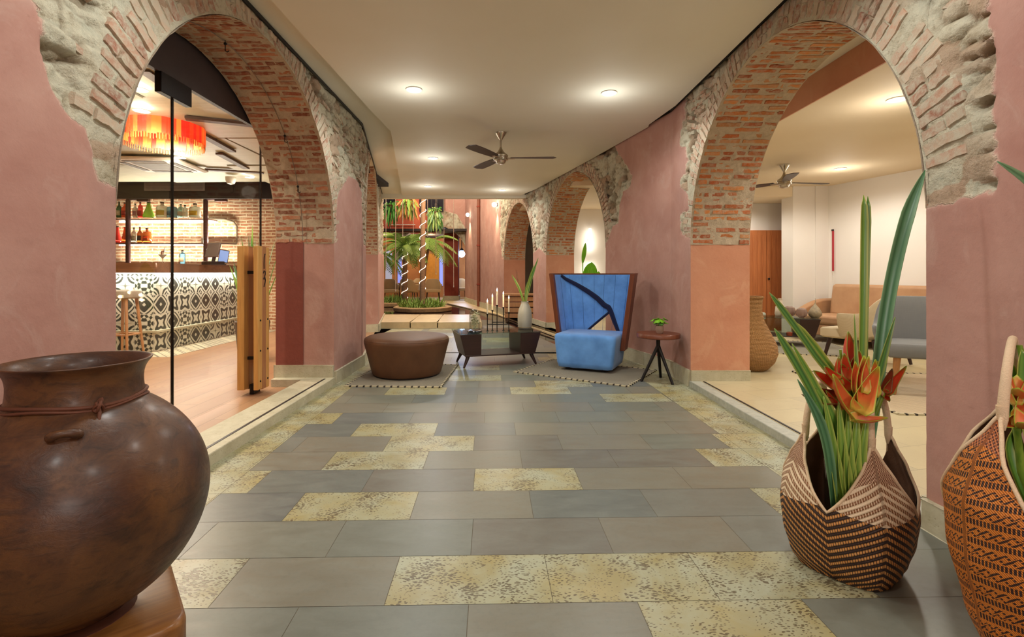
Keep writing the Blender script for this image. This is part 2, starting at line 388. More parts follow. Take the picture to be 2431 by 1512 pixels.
def arch_reveal(nm, W, c, r, spr, thick, cols, rnd, mjamb, mdark=None, dark_from=None, lo=0.0, jamb_sides=(0, 1), pal_mort=M_MORT, brkm=M_BRK, label=None, rows=True, back=.0):
    """jambs + brick soffit of one opening"""
    mb = MB()
    for side in jamb_sides:
        a = c-r if side == 0 else c+r
        segs = [(0, thick, 0)] if dark_from is None or side == 0 else [(0, dark_from, 0), (dark_from, thick, 1)]
        for (d0, d1, mi) in segs:
            n1, n2 = max(2, int((d1-d0)/.03)), 52
            D, Z = np.meshgrid(np.linspace(d0, d1, n1), np.linspace(lo, spr+.02, n2)); wob = .003*fbm(D*5, Z*5, seed=int(c*10)+side, oct=3)
            vs = []
            for dd, zz, ww in zip(D.ravel(), Z.ravel(), wob.ravel()):
                vs.append(s_pt(W, a+(ww if side == 0 else -ww)+(-.006 if mi and side else 0), zz, -dd))
            mb.add(vs, grid_faces(n2, n1, (side == 1) ^ W.flip ^ True), mi)
    o1 = mb.build('trim_1', [mjamb, mdark or mjamb]); struct(o1, 'painted plaster jambs of the arch')
    mb = MB(); nt, nd = 150, 26
    T, D = np.meshgrid(np.linspace(0, PI, nt), np.linspace(-.004, thick, nd))
    rr = r-.004+.008*fbm(T*r*12, D*12, seed=int(c*7), oct=4)
    vs = [s_pt(W, c-q*math.cos(t), spr+q*math.sin(t), -d) for t, d, q in zip(T.ravel(), D.ravel(), rr.ravel())]
    mb.add(vs, grid_faces(nd, nt, not W.flip), 1)
    course = .062; nb = int(PI*r/course)
    for k in range(nb):
        th = PI*(k+.5)/nb; rad = Vector((0, 0, 1))*math.sin(th)-W.d*math.cos(th); tan = Vector((0, 0, 1))*math.cos(th)+W.d*math.sin(th)
        d = rnd.uniform(-.14, 0) if k % 2 else rnd.uniform(-.24, -.1)
        while d < thick-.03:
            L = rnd.uniform(.19, .29); d0 = max(d, .012); d1 = min(d+L, thick)
            if d1-d0 > .04 and rnd.random() > .05:
                col = rnd.choice(cols); g = rnd.uniform(.82, 1.15); col = (col[0]*g, col[1]*g, col[2]*g, 1)
                o = W.P0+W.d*c+Vector((0, 0, spr))+rad*(r+.004)-W.n*((d0+d1)/2)+tan*rnd.uniform(-.004, .004)
                brick(mb, o, W.n, tan, -rad, (d1-d0)*.96, course*.72, .011, col, rnd)
            d += L+.012
    o2 = mb.build('trim_2', [brkm, pal_mort], angle=50); struct(o2, label or 'exposed brick underside of the arch')
    return o1, o2
def s_pt(W, a, z, dep): return W.P0+W.d*a+Vector((0, 0, z))+W.n*dep
def rubble_bricks(W, poly, ring, n, rnd, tilt, name='trim_13'):
    mb = MB(); xs = [p_[0] for p_ in poly]; zs = [p_[1] for p_ in poly]; c, r, spr = ring; k = 0; tries = 0
    while k < n and tries < n*60:
        tries += 1; s_ = rnd.uniform(min(xs), max(xs)); z = round(rnd.uniform(1.5, ZC)/.078)*.078
        if polysd(np.array([s_]), np.array([z]), poly)[0] < .10 or z > ZC-.04: continue
        if math.hypot(s_-c, max(0, z-spr)) < r+.27: continue
        k += 1; a = tilt+rnd.uniform(-.22, .22); u = (W.d*math.cos(a)+Vector((0, 0, 1))*math.sin(a)); v = u.cross(W.n); L_ = rnd.uniform(.10, .30); col = rnd.choice(BRK_W+[srgb(186, 178, 156), srgb(170, 164, 144)]); g = rnd.uniform(.85, 1.1)
        brick(mb, W.P0+W.d*s_+Vector((0, 0, z))-W.n*.030, u, v, W.n, L_, rnd.uniform(.035, .055), rnd.uniform(.0, .016), (col[0]*g, col[1]*g, col[2]*g, 1), rnd)
    return struct(mb.build(name, M_BRKW, angle=60), 'broken bricks bedded in the rubble')
def voussoirs(W, c, r, spr, cols, rnd, zmax, len0=.27, mat=M_BRKW, skip=.05, t0=0.0, t1=PI):
    mb = MB(); course = .066; nb = int((t1-t0)*r/course)
    for k in range(nb):
        th = t0+(t1-t0)*(k+.5)/nb; rad = Vector((0, 0, 1))*math.sin(th)-W.d*math.cos(th); tan = Vector((0, 0, 1))*math.cos(th)+W.d*math.sin(th)
        if rnd.random() < skip: continue
        L = len0*rnd.uniform(.8, 1.12); 
        if math.sin(th) > .05: L = min(L, (zmax-spr)/math.sin(th)-r-.01)
        if L < .05: continue
        nsp = 1 if rnd.random() < .45 else 2; x = r+.002
        parts = [L] if nsp == 1 else [L*rnd.uniform(.4, .6)]; 
        if nsp == 2: parts.append(L-parts[0])
        for q in parts:
            col = rnd.choice(cols); g = rnd.uniform(.85, 1.12); col = (col[0]*g, col[1]*g, col[2]*g, 1)
            o = W.P0+W.d*c+Vector((0, 0, spr))+rad*(x+q/2)-W.n*.013+tan*rnd.uniform(-.004, .004)
            brick(mb, o, rad, tan, W.n, q*.96, course*.9, .007+rnd.uniform(0, .006), col, rnd); x += q
    return struct(mb.build('trim_3', mat, angle=50), 'ring of upright bricks around the arch')
# ---- planes
def kL(px, py, X=XL): Y = FPX*X/(px-CX); return (Y, CH-(py-HY)*Y/FPX)
WL = dict(c=3.83, r=1.5); WR = dict(c=3.78, r=1.46)
polyL = [kL(*q) for q in [(-60, -700), (85, 0), (100, 40), (105, 130), (130, 230), (170, 275), (205, 300), (218, 340), (222, 400), (235, 430), (275, 442)]]
polyL = [(1.80, 3.4)]+polyL[1:]+[(2.6, 1.5), (5.2, 1.5)]+[kL(*q) for q in [(798, 565), (800, 500), (803, 460), (815, 440), (829, 417), (840, 424), (850, 430), (858, 450)]]+[(6.42, 1.9), (6.7, 1.9), (6.7, 3.4)]
polyR = [(1.95, 3.4)]+[kL(px, py, XR) for px, py in [(2348, 0), (2345, 60), (2355, 150), (2362, 300), (2368, 415), (2366, 455), (2290, 470), (2200, 490)]]+[(2.5, 1.5), (5.0, 1.52)]+\
    [kL(px, py, XR) for px, py in [(1640, 566), (1616, 552), (1615, 512), (1634, 498), (1632, 460), (1614, 440), (1616, 424), (1628, 410), (1626, 352), (1612, 344), (1618, 306), (1624, 268)]]+[(5.45, 3.4)]
fL = lambda s, z: polysd(s, z, polyL)
fR = lambda s, z: polysd(s, z, polyR)
rnd = random.Random(3)
A = ArchWall((XL, 0), (0, 1), (1, 0), fL, 101, False)
c, r = WL['c'], WL['r']; A.rings.append((c, r, SPR))
A.pier(1.2, c-r, 0, ZC+.04, .0135); A.arch(c, r, SPR, ZC+.04, .0135, 70); A.pier(c+r, 6.42, 0, ZC+.04, .018)
A.finish('wall_left', M_WALL, 'pink plaster wall with a rubble and brick arch on the bar side')
arch_reveal('l1', A, c, r, SPR, .63, BRK_R, rnd, M_PINK, M_DRED, .33, label='exposed red brick underside of the arch into the bar')
voussoirs(A, c, r, SPR, BRK_W, rnd, ZC, .25, t0=.22); rubble_bricks(A, polyL, (c, r, SPR), 80, rnd, -.25)
B = ArchWall((XR, 0), (0, 1), (-1, 0), fR, 202, True)
c, r = WR['c'], WR['r']; B.rings.append((c, r, SPR-.02))
B.pier(1.2, c-r, 0, ZC+.04, .0135); B.arch(c, r, SPR-.02, ZC+.04, .0135, 70); B.pier(c+r, 5.87, 0, ZC+.04, .018)
B.finish('wall_right', M_WALL, 'pink plaster wall with a rubble and brick arch on the lounge side')
arch_reveal('r1', B, c, r, SPR-.02, .63, BRK_WARMLIT, rnd, M_ORNG, label='exposed brick underside of the arch into the lounge, coloured orange for warm light')
voussoirs(B, c, r, SPR-.02, BRK_W, rnd, ZC, .25, t0=.12); rubble_bricks(B, polyR, (c, r, SPR), 60, rnd, .2)
# bent right wall beyond
dR = Vector((-.2334, .9724)); dR.normalize(); nR = Vector((-dR.y, dR.x)); R0 = (2.0, 5.85)
def kR(px, py):
    k = (px-CX)/FPX; Y = 3.405/(k+.24); return ((Y-5.85)/.9724, CH-(py-HY)*Y/FPX)
sR = lambda Y: (Y-5.85)/.9724
polyR2 = [kR(*q) for q in [(1462, 300), (1460, 350), (1468, 368), (1487, 392), (1500, 416), (1495, 442), (1479, 455), (1471, 485), (1466, 530), (1452, 537), (1447, 564), (1437, 577)]]
polyR2 = [(polyR2[0][0], 3.4)]+polyR2[1:]+[(2.2, 1.6), (4.4, 1.6)]+[kR(1297, 606), (kR(1280, 588)), (kR(1266, 600))]+[(5.8, 1.6), (8.4, 1.6), (kR(1192, 610)), (kR(1186, 560)), (kR(1190, 440))]+[(9.3, 3.4)]
Cw = ArchWall(R0, dR, nR, lambda s, z: polysd(s, z, polyR2), 303, True)
a1, b1 = sR(7.59), sR(10.40); a2, b2 = sR(11.32), sR(14.1)
c1, r1 = (a1+b1)/2, (b1-a1)/2; c2, r2 = (a2+b2)/2, (b2-a2)/2
Cw.pier(-.02, a1, 0, ZC+.04, .02); Cw.arch(c1, r1, 1.6, ZC+.1, .025, 50); Cw.pier(b1, a2, 0, ZC+.1, .025)
Cw.arch(c2, r2, 1.6, 3.35, .03, 40); Cw.pier(b2, 15.6, 0, 3.35, .04)
Cw.pier(a2-.3, 15.6, 3.33, 6.5, .1)
Cw.finish('wall_right_rear', M_WALL, 'pink wall with two smaller brick arches running back to the courtyard')
for (cc, rr) in ((c1, r1), (c2, r2)):
    arch_reveal('r', Cw, cc, rr, 1.6, .63, BRK_WARMLIT, rnd, M_ORNG, label='brick underside of a rear arch, coloured orange for warm light')
    voussoirs(Cw, cc, rr, 1.6, BRK_W, rnd, ZC+.1, .2)
# bent left wall beyond
dL = Vector((-.2, 1.0)); dL.normalize(); nL = Vector((dL.y, -dL.x)); L0 = (XL, 6.4)
sL = lambda Y: (Y-6.4)/dL.y
aL, bL = sL(7.0), sL(10.15); cL, rL = (aL+bL)/2, (bL-aL)/2
zs2 = 1.6
polyL2 = [(-.2, 3.5), (-.2, 1.9), (.05, 1.8), (.25, 1.6), (3.0, 1.6), (bL+.05, 1.7), (bL+.15, 1.9), (bL+.35, 1.65), (6.8, 1.7), (6.8, 3.5)]
D = ArchWall(L0, dL, nL, lambda s, z: polysd(s, z, polyL2), 404, False)
D.pier(-.02, aL, 0, ZC+.04, .02); D.arch(cL, rL, zs2, 3.4, .03, 40); D.pier(bL, 6.7, 0, ZC+.2, .03)
D.finish('wall_left_rear', M_WALL, 'pink wall with a second brick arch behind the ottoman')
arch_reveal('l2', D, cL, rL, zs2, .45, BRK_R, rnd, M_PINK, label='brick underside of the second left arch')
voussoirs(D, cL, rL, zs2, BRK_W, rnd, ZC+.2, .2)
# cores behind the faces so that walls are solid and block light
def core(name, W, spans, arches, thick, ztop, zlow=0, mat=M_CEILW, label=None):
    mb = MB(); d0 = .10
    for a, b in spans:
        p = [s_pt(W, a, 0, -d0), s_pt(W, b, 0, -d0), s_pt(W, b, 0, -thick+.001), s_pt(W, a, 0, -thick+.001)]
        mb.prism(p, (0, 0, ztop))
    for cc, rr, sp in arches:
        n = 40
        for i in range(n):
            t0, t1 = PI*i/n, PI*(i+1)/n; R_ = rr+.012
            q = [(cc-R_*math.cos(t0), sp+R_*math.sin(t0)), (cc-R_*math.cos(t1), sp+R_*math.sin(t1))]
            vs = [s_pt(W, q[0][0], q[0][1], -d0), s_pt(W, q[1][0], q[1][1], -d0), s_pt(W, q[1][0], ztop, -d0), s_pt(W, q[0][0], ztop, -d0)]
            vs += [s_pt(W, q[0][0], q[0][1], -thick+.001), s_pt(W, q[1][0], q[1][1], -thick+.001), s_pt(W, q[1][0], ztop, -thick+.001), s_pt(W, q[0][0], ztop, -thick+.001)]
            mb.add(vs, [(0, 1, 2, 3), (7, 6, 5, 4), (0, 4, 5, 1), (3, 2, 6, 7)])
    return struct(mb.build(name, mat, smooth=False), label or 'solid masonry behind the plaster')
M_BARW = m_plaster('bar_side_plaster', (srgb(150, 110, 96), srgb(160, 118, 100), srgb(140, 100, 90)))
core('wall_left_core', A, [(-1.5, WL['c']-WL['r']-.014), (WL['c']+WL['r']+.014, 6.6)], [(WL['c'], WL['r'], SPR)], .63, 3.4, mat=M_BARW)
core('wall_right_core', B, [(-1.5, WR['c']-WR['r']-.014), (WR['c']+WR['r']+.014, 5.9)], [(WR['c'], WR['r'], SPR-.02)], .63, 3.4)
core('wall_right_rear_core', Cw, [(0, a1-.014), (b1+.014, a2-.014), (b2+.014, 15.6)], [(c1, r1, 1.6), (c2, r2, 1.6)], .63, 3.4)
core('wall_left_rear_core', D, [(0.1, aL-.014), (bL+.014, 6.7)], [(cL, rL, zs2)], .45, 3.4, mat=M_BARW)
mb = MB(); mb.prism([s_pt(Cw, a2-.3, 3.4, -.1), s_pt(Cw, 15.6, 3.4, -.1), s_pt(Cw, 15.6, 3.4, -.6), s_pt(Cw, a2-.3, 3.4, -.6)], (0, 0, 3.1)); struct(mb.build('wall_right_upper', M_PINK, smooth=False))
# front (behind the camera side) pieces of the walls
mb = MB(); mb.box((XL-.1, -3.0, 0), (XL, 1.22, ZC+.05)); struct(mb.build('wall_left_front', M_PINK), 'pink plaster wall beside the camera')
mb = MB(); mb.box((XR, -3.0, 0), (XR+.1, 1.22, ZC+.05)); struct(mb.build('wall_right_front', M_PINK), 'pink plaster wall beside the camera')
mb = MB(); mb.box((XL-.1, -3.1, 0), (XR+.1, -3.0, ZC+.05)); struct(mb.build('wall_back', M_PINK), 'pink plaster end wall')
# baseboards
def base_run(name, pts, h=.16, t=.028, z0=0.0, mat=M_BASE):
    mb = MB()
    for i in range(len(pts)-1):
        a, b = Vector((*pts[i], z0)), Vector((*pts[i+1], z0)); d = (b-a).normalized(); n = Vector((d.y, -d.x, 0))
        L = (b-a).length; k = max(1, round(L/.6)); 
        for j in range(k):
            p, q = a+d*(L*j/k+.001), a+d*(L*(j+1)/k-.001)
            mb.prism([p-n*.01, q-n*.01, q+n*t, p+n*t], (0, 0, h))
    return struct(mb.build(name, mat, smooth=False, bevel=.004), 'coral stone plinth at the foot of the wall')
def p2(W, s, dep=0.0): q = s_pt(W, s, 0, dep); return (q.x, q.y)
cl, rl = WL['c'], WL['r']; cr_, rr_ = WR['c'], WR['r']
base_run('baseboard_left_jamb', [(XL-.64, cl+rl), (XL, cl+rl)], .135, z0=.075)
base_run('baseboard_left', [(XL, cl+rl), (XL, 6.4), p2(D, aL), p2(D, aL, -.45)], .14)
base_run('baseboard_left_rear', [p2(D, bL, -.45), p2(D, bL), p2(D, 6.7)], .16)
base_run('baseboard_right', [p2(Cw, a1, -.63), p2(Cw, a1), (XR, 5.85), (XR, cr_+rr_), (XR+.63, cr_+rr_)], .17)
base_run('baseboard_right_rear', [p2(Cw, a2, -.63), p2(Cw, a2), p2(Cw, b1), p2(Cw, b1, -.63)], .17)
base_run('baseboard_right_far', [p2(Cw, 15.6), p2(Cw, b2), p2(Cw, b2, -.63)], .2)
base_run('baseboard_left_front', [(XL, 0), (XL, cl-rl), (XL-.3, cl-rl)], .14)
base_run('baseboard_right_front', [(XR+.3, cr_-rr_), (XR, cr_-rr_), (XR, 0)], .14)
# ------------------------------------------------------------------ floor
def m_tile():
    t = NT('grey_stone_tile'); v = t.co(); c = t.attr('Col'); n = t.noise(t.map(v, (1, 2.6, 1)), 5, 7, .65, .6); n2 = t.noise(v, 40, 5, .7); n3 = t.noise(v, 1.3, 3)
    cc = t.mix(t.ramp(n, [(.3, (0, 0, 0, 1)), (.7, (.4,)*3+(1,))]), c, srgb(134, 142, 133)); cc = t.mix(t.ramp(n2, [(.5, (0, 0, 0, 1)), (.75, (.25,)*3+(1,))]), cc, srgb(92, 97, 91))
    t.p(Base_Color=cc, Roughness=t.ramp(n, [(.2, (.30,)*3+(1,)), (.8, (.44,)*3+(1,))]), Specular_IOR_Level=.42); t.bump(t.math('ADD', n, t.math('MULTIPLY', n2, .4)), .08, .004); return t.m
def m_coral():
    t = NT('coral_stone_tile'); v = t.co(); c = t.attr('Col'); n = t.noise(v, 4, 6, .6, .5)
    vd = t.n('VectorMath', operation='ADD'); t.set(vd.inputs[0], v)
    nz = t.n('TexNoise'); t.set(nz.inputs[0], v); nz.inputs['Scale'].default_value = 9; sc = t.n('VectorMath', operation='SCALE'); t.set(sc.inputs[0], nz.outputs['Color']); sc.inputs[3].default_value = .06
    t.set(vd.inputs[1], sc.outputs[0])
    pit = t.voro(t.map(vd.outputs[0], (1, 2.3, 1), (0, 0, .5)), 58); msk = t.noise(v, 5, 4, .7)
    th = t.math('MULTIPLY', t.math('SUBTRACT', msk, .28, clamp=True), 1.6)
    f = t.math('MULTIPLY', t.math('SUBTRACT', th, pit), 14, clamp=True)
    cc = t.mix(t.ramp(n, [(.35, (0, 0, 0, 1)), (.65, (.8,)*3+(1,))]), c, srgb(171, 180, 160)); cc = t.mix(t.ramp(t.noise(v, 3, 3), [(.5, (0, 0, 0, 1)), (.7, (.5,)*3+(1,))]), cc, srgb(171, 159, 108))
    cc = t.mix(t.math('MULTIPLY', f, .85), cc, srgb(86, 74, 52))
    t.p(Base_Color=cc, Roughness=.34, Specular_IOR_Level=.45); t.bump(t.math('SUBTRACT', 1.0, f), .25, .003); return t.m
M_TILE, M_CORAL = m_tile(), m_coral()
M_GROUT = simple('dark_grout', srgb(110, 102, 84), .9)
FA = -.0235; eu = Vector((math.cos(-FA), math.sin(-FA), 0)); ev = Vector((math.sin(FA), math.cos(FA), 0))
rows_spec = {-1: ([-.084, .532, 1.14], [(.532, 1.14)]), 0: ([-1.02, -.39, .224, .84, 1.44], [(-2.5, -1.02), (-.39, .224), (.224, .84), (.84, 1.44)]),
    1: ([-1.32, -.706, -.09, .523, 1.127], []), 2: ([-1.49, -1.02, -.402, .205, .82, 1.44], [(-3, -1.49), (-1.02, -.402), (1.44, 3)]),
    3: ([-1.34, -.72, -.103, .508, 1.12, 1.73], [(-3, -1.34), (-.103, .508)]), 4: ([-1.495, -1.045, -.424, .19, .786, 1.39], [(-3, -1.495), (-1.045, -.424), (1.39, 3)]),
    5: ([-1.495, -1.35, -.738, -.126, .485, 1.1, 1.645], [(-3, -1.495), (-.738, -.126), (1.645, 3)]), 6: ([-1.495, -1.046, -.43, .18, .79, 1.40], [(-3, -1.495), (-1.046, -.43)]),
    7: ([-1.28, -.67, -.06, .55, 1.16], [(-3, -1.28)]), 8: ([-.95, -.33, .28, .9], []), 9: ([-.75, -.14, .46, 1.07, 1.7], [(1.07, 1.7)]),
    10: ([-1.07, -.47, .19, .80, 1.41], [(-1.07, -.47), (.19, .80)]), 11: ([-.75, -.14, .47, 1.08], [(.47, 1.08)]), 12: ([-1.1, -.49, .11, .72, 1.33], [(-.49, .11)]),
    13: ([-.8, -.2, .4, 1.0], [(.4, 1.0)]), 14: ([-.5, .1, .7], [(-.5, .1)])}
def clip_poly(poly, a, b):              # keep the part left of a->b
    out = []; n = len(poly)
    sd = lambda p: (b[0]-a[0])*(p[1]-a[1])-(b[1]-a[1])*(p[0]-a[0])
    for i in range(n):
        p, q = poly[i], poly[(i+1) % n]; sp, sq = sd(p), sd(q)
        if sp >= 0: out.append(p)
        if (sp >= 0) != (sq >= 0):
            t = sp/(sp-sq); out.append((p[0]+t*(q[0]-p[0]), p[1]+t*(q[1]-p[1])))
    return out
region = [(XL-.1, -3.1), (XR+.1, -3.1), (XR+.1, 5.9), p2(Cw, 5.3), p2(Cw, 5.3, .1), (p2(D, sL(11.2))[0]-.1, 11.0), p2(D, 0, -.1), (XL-.1, 5.0)]
convex = [[(XL-.1, -3.1), (XR+.1, -3.1), (XR+.1, 5.9), (XL-.1, 5.9)], [(XL-.15, 5.9), (XR+.12, 5.9), p2(Cw, sR(7.5), -.05), (-2.13, 7.5)],
          [(-2.13, 7.5), p2(Cw, sR(7.5), .5), p2(Cw, sR(12.9), .5), (-3.2, 12.9)]]
fr = random.Random(21); mb = MB(); BL, BR = -1.48, 1.71; gap = .0012
GREYS = [srgb(113, 115, 103), srgb(107, 111, 101), srgb(99, 105, 101), srgb(120, 117, 102), srgb(95, 100, 99), srgb(111, 113, 105), srgb(105, 102, 93), srgb(117, 113, 99)]
CORALS = [srgb(153, 145, 98), srgb(159, 150, 105), srgb(148, 143, 105)]
def tile(u0, u1, v0, v1, mi, col, conv):
    q = [eu*u+ev*v for u, v in ((u0+gap, v0+gap), (u1-gap, v0+gap), (u1-gap, v1-gap), (u0+gap, v1-gap))]; poly = [(p.x, p.y) for p in q]
    for i in range(len(conv)):
        poly = clip_poly(poly, conv[i], conv[(i+1) % len(conv)])
        if len(poly) < 3: return
    mb.add([Vector((x, y, 0)) for x, y in poly], [tuple(range(len(poly)))], mi, col)
for r_ in range(-16, 31):
    v0 = 1.785+.31*r_; v1 = v0+.31
    if r_ in rows_spec: js, ye = rows_spec[r_]
    else:
        o = fr.uniform(-.6, 0); js = [o+.61*k for k in range(-3, 5)]; k = fr.randrange(len(js)-1); ye = [(js[k], js[k+1])] if fr.random() < .7 else []
    js = list(js)
    while js[0] > -3.2: js.insert(0, js[0]-.61)
    while js[-1] < 3.2: js.append(js[-1]+.61)
    for i in range(len(js)-1):
        u0, u1 = js[i], js[i+1]; m = (u0+u1)/2
        isy = any(a-.02 <= m <= b+.02 for a, b in ye); g = fr.choice(GREYS); y = fr.choice(CORALS)
        for cv in convex:
            if r_ >= 0 and r_ not in (0, 1):
                for (a, b, kind) in ((max(u0, -9), min(u1, BL), 1), (max(u0, BL), min(u1, BR if r_ < 13 else 1.2), 0), (max(u0, BR if r_ < 13 else 1.2), u1, 1)):
                    if b-a > .01:
                        isb = kind or isy; tile(a, b, v0, v1, 1 if isb else 0, y if isb else g, cv)
            else: tile(u0, u1, v0, v1, 1 if isy else 0, y if isy else g, cv)
o = struct(mb.build('floor', [M_TILE, M_CORAL], smooth=False), 'corridor floor of grey stone tiles with scattered yellow coral stone tiles')
mb = MB()
for cv in convex: mb.prism([Vector((x, y, -.05)) for x, y in cv], (0, 0, .0485))
struct(mb.build('floor_bed', M_GROUT, smooth=False), 'dark joints between the floor tiles')
# kerbs / thresholds
M_KERBL = simple('threshold_stone', srgb(214, 204, 170), .5, bump=.2, var=.1, nscale=20)
M_KERBG = simple('kerb_stone_grey', srgb(170, 172, 160), .5, bump=.3, var=.15, nscale=22)
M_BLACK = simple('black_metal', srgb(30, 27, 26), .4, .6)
M_TRACK = simple('dark_track', srgb(52, 50, 52), .4, .5)
mb = MB(); mb.box((XL-.30, cl-rl-.02, -.02), (XL+.015, cl+rl+.02, .08)); mb.box((XL-.63, cl+rl-.12, -.02), (XL-.30, cl+rl+.02, .08)); struct(mb.build('trim_4', M_BASE, bevel=.006), 'raised stone threshold under the left arch')
mb = MB(); mb.box((XL-.075, cl-rl, .075), (XL-.055, cl+rl-.1, .083)); struct(mb.build('trim_5', M_TRACK), 'dark metal track in the left threshold')
mb = MB(); mb.box((XR-.015, cr_-rr_-.02, -.02), (XR+.10, cr_+rr_+.02, .06)); struct(mb.build('trim_6', M_KERBG, bevel=.006), 'grey stone kerb under the right arch')
mb = MB(); mb.box((XR+.11, cr_-rr_, .055), (XR+.125, cr_+rr_-.05, .066)); struct(mb.build('trim_7', M_TRACK), 'thin dark metal strip behind the kerb')
# ceiling
mb = MB()
zc = ZC+.02
outer = [(XL-.3, -3.1), (XR+.3, -3.1), (XR+.3, 5.9), (XR-1.45+.3, 12.1), (-3.6, 12.1), (XL-.3, 6.4)]
mb.prism([Vector((x, y, zc)) for x, y in outer], (0, 0, .3))
struct(mb.build('ceiling', M_CEIL, smooth=False), 'cream ceiling border along the walls')
inner = [(-1.66, -3.0), (1.93, -3.0), (1.93, 5.5), (1.84, 6.2), (1.86, 6.3), (1.34, 8.5), (.70, 11.0), (.42, 11.78), (-2.42, 11.75), (-1.49, 6.5), (-1.53, 5.7), (-1.6, 3.4)]
mb = MB(); mb.prism([Vector((x, y, 3.085)) for x, y in inner], (0, 0, .06+.015))
struct(mb.build('ceiling_panel', M_CEIL, smooth=False), 'lowered central panel of the cream corridor ceiling')
mb = MB(); mb.prism([Vector((x, y, 3.05)) for x, y in [(-3.5, 12.0), (.85, 12.0), (.85, 12.18), (-3.5, 12.18)]], (0, 0, .45)); struct(mb.build('ceiling_beam', M_CEIL, smooth=False), 'cream beam at the courtyard end of the ceiling')
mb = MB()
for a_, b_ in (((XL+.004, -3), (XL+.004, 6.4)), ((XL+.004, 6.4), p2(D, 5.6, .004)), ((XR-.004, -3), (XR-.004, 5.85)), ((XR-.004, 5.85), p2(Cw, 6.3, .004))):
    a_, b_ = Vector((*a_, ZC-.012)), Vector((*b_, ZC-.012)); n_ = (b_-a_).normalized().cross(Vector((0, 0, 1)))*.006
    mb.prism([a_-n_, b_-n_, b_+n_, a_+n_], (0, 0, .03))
struct(mb.build('trim_14', M_BLACK, smooth=False), 'black strip drawn for the shadow gap where the ceiling meets the walls')  # black strips paint in the shadow line under the ceiling edge
# ------------------------------------------------------------------ downlights
M_LED = emis('downlight_lens', (.9, .97, 1.0, 1), 30); M_LEDW = emis('warm_downlight_lens', (1, .93, .8, 1), 30); M_RING = simple('white_metal_ring', srgb(225, 220, 210), .4)
def downlight(x, y, z, label, power, col=(1, .995, .94), r=.07, lens=None, size=.09, ang=165, group='recessed corridor downlights'):
    t = thing('downlight', label, 'ceiling light', (x, y, z), group=group)
    mb = MB(); mb.lathe([(r*.98, 0), (r*1.18, -.003), (r*1.2, -.008), (r*1.05, -.010), (r*.98, -.004)], 32, cap0=False, cap1=False); mb.build('ring', M_RING, t)
    mb = MB(); mb.lathe([(r, -.002), (r*.6, -.005), (.001, -.006)], 32, cap0=False); mb.build('lens', lens or M_LED, t)
    lamp_spot((x, y, z-.03), power, col, ang, size, .5)
    lamp_point((x, y, z-.28), power*.075, col, .12)  # unseen point light added under each lens to brighten the ceiling
    return t
DP = 64
zl = 3.085
for (px, py, lb) in ((983, 212, 'round downlight in the corridor ceiling, front left of the four before the fan'), (1446, 220, 'round downlight in the corridor ceiling to the front right of the fan'),
                     (1028, 375, 'round downlight beside the left blade of the ceiling fan'), (1016, 442, 'small far downlight above the palm courtyard, left of the pair'), (1192, 451, 'small far downlight at the ceiling end, right of the pair')):
    Yd = FPX*(zl-CH)/(HY-py); downlight((px-CX)*Yd/FPX, Yd, zl, lb, DP)
lamp_point((1.0, -2.3, 1.6), 100, (1, .98, .92), .45, 'added_fill_glow')  # unseen fill light added behind the camera, no lamp stands there
for (x, y) in ((-.9, 2.2), (1.0, 2.2), (-.9, -.4), (1.0, -.4)):
    lamp_spot((x, y, 3.03), DP*.9, (1, .995, .94), 165, .09, .5)  # spots without fixtures; the pair behind the camera is added as ambient fill
# ================================================================== BAR ROOM
WXL = XL-.63
M_BFLOOR = NT('bar_floor_tile'); t = M_BFLOOR; v = t.co(); n = t.noise(t.map(v, (1.2, .4, 1)), 4, 6, .6, .5)
bt = t.n('TexBrick', offset=.5); t.set(bt.inputs[0], t.map(v, (1, 1, 1), (0, 0, PI/2))); bt.inputs['Scale'].default_value = 1.0; bt.inputs['Brick Width'].default_value = .9; bt.inputs['Row Height'].default_value = .2
bt.inputs['Mortar Size'].default_value = .003; bt.inputs['Color1'].default_value = srgb(173, 131, 96); bt.inputs['Color2'].default_value = srgb(160, 116, 85); bt.inputs['Mortar'].default_value = srgb(101, 72, 51)
t.p(Base_Color=t.mix(t.ramp(n, [(.3, (0, 0, 0, 1)), (.7, (.5,)*3+(1,))]), bt.outputs[0], srgb(180, 144, 110)), Roughness=.32); M_BFLOOR = t.m
mb = MB(); mb.box((-9.6, .5, -.1), (XL-.29, 5.4, 0)); mb.box((-9.6, 5.4, -.1), (WXL+.04, 10.7, 0)); struct(mb.build('floor_bar', M_BFLOOR, smooth=False), 'warm plank-like floor of the bar')
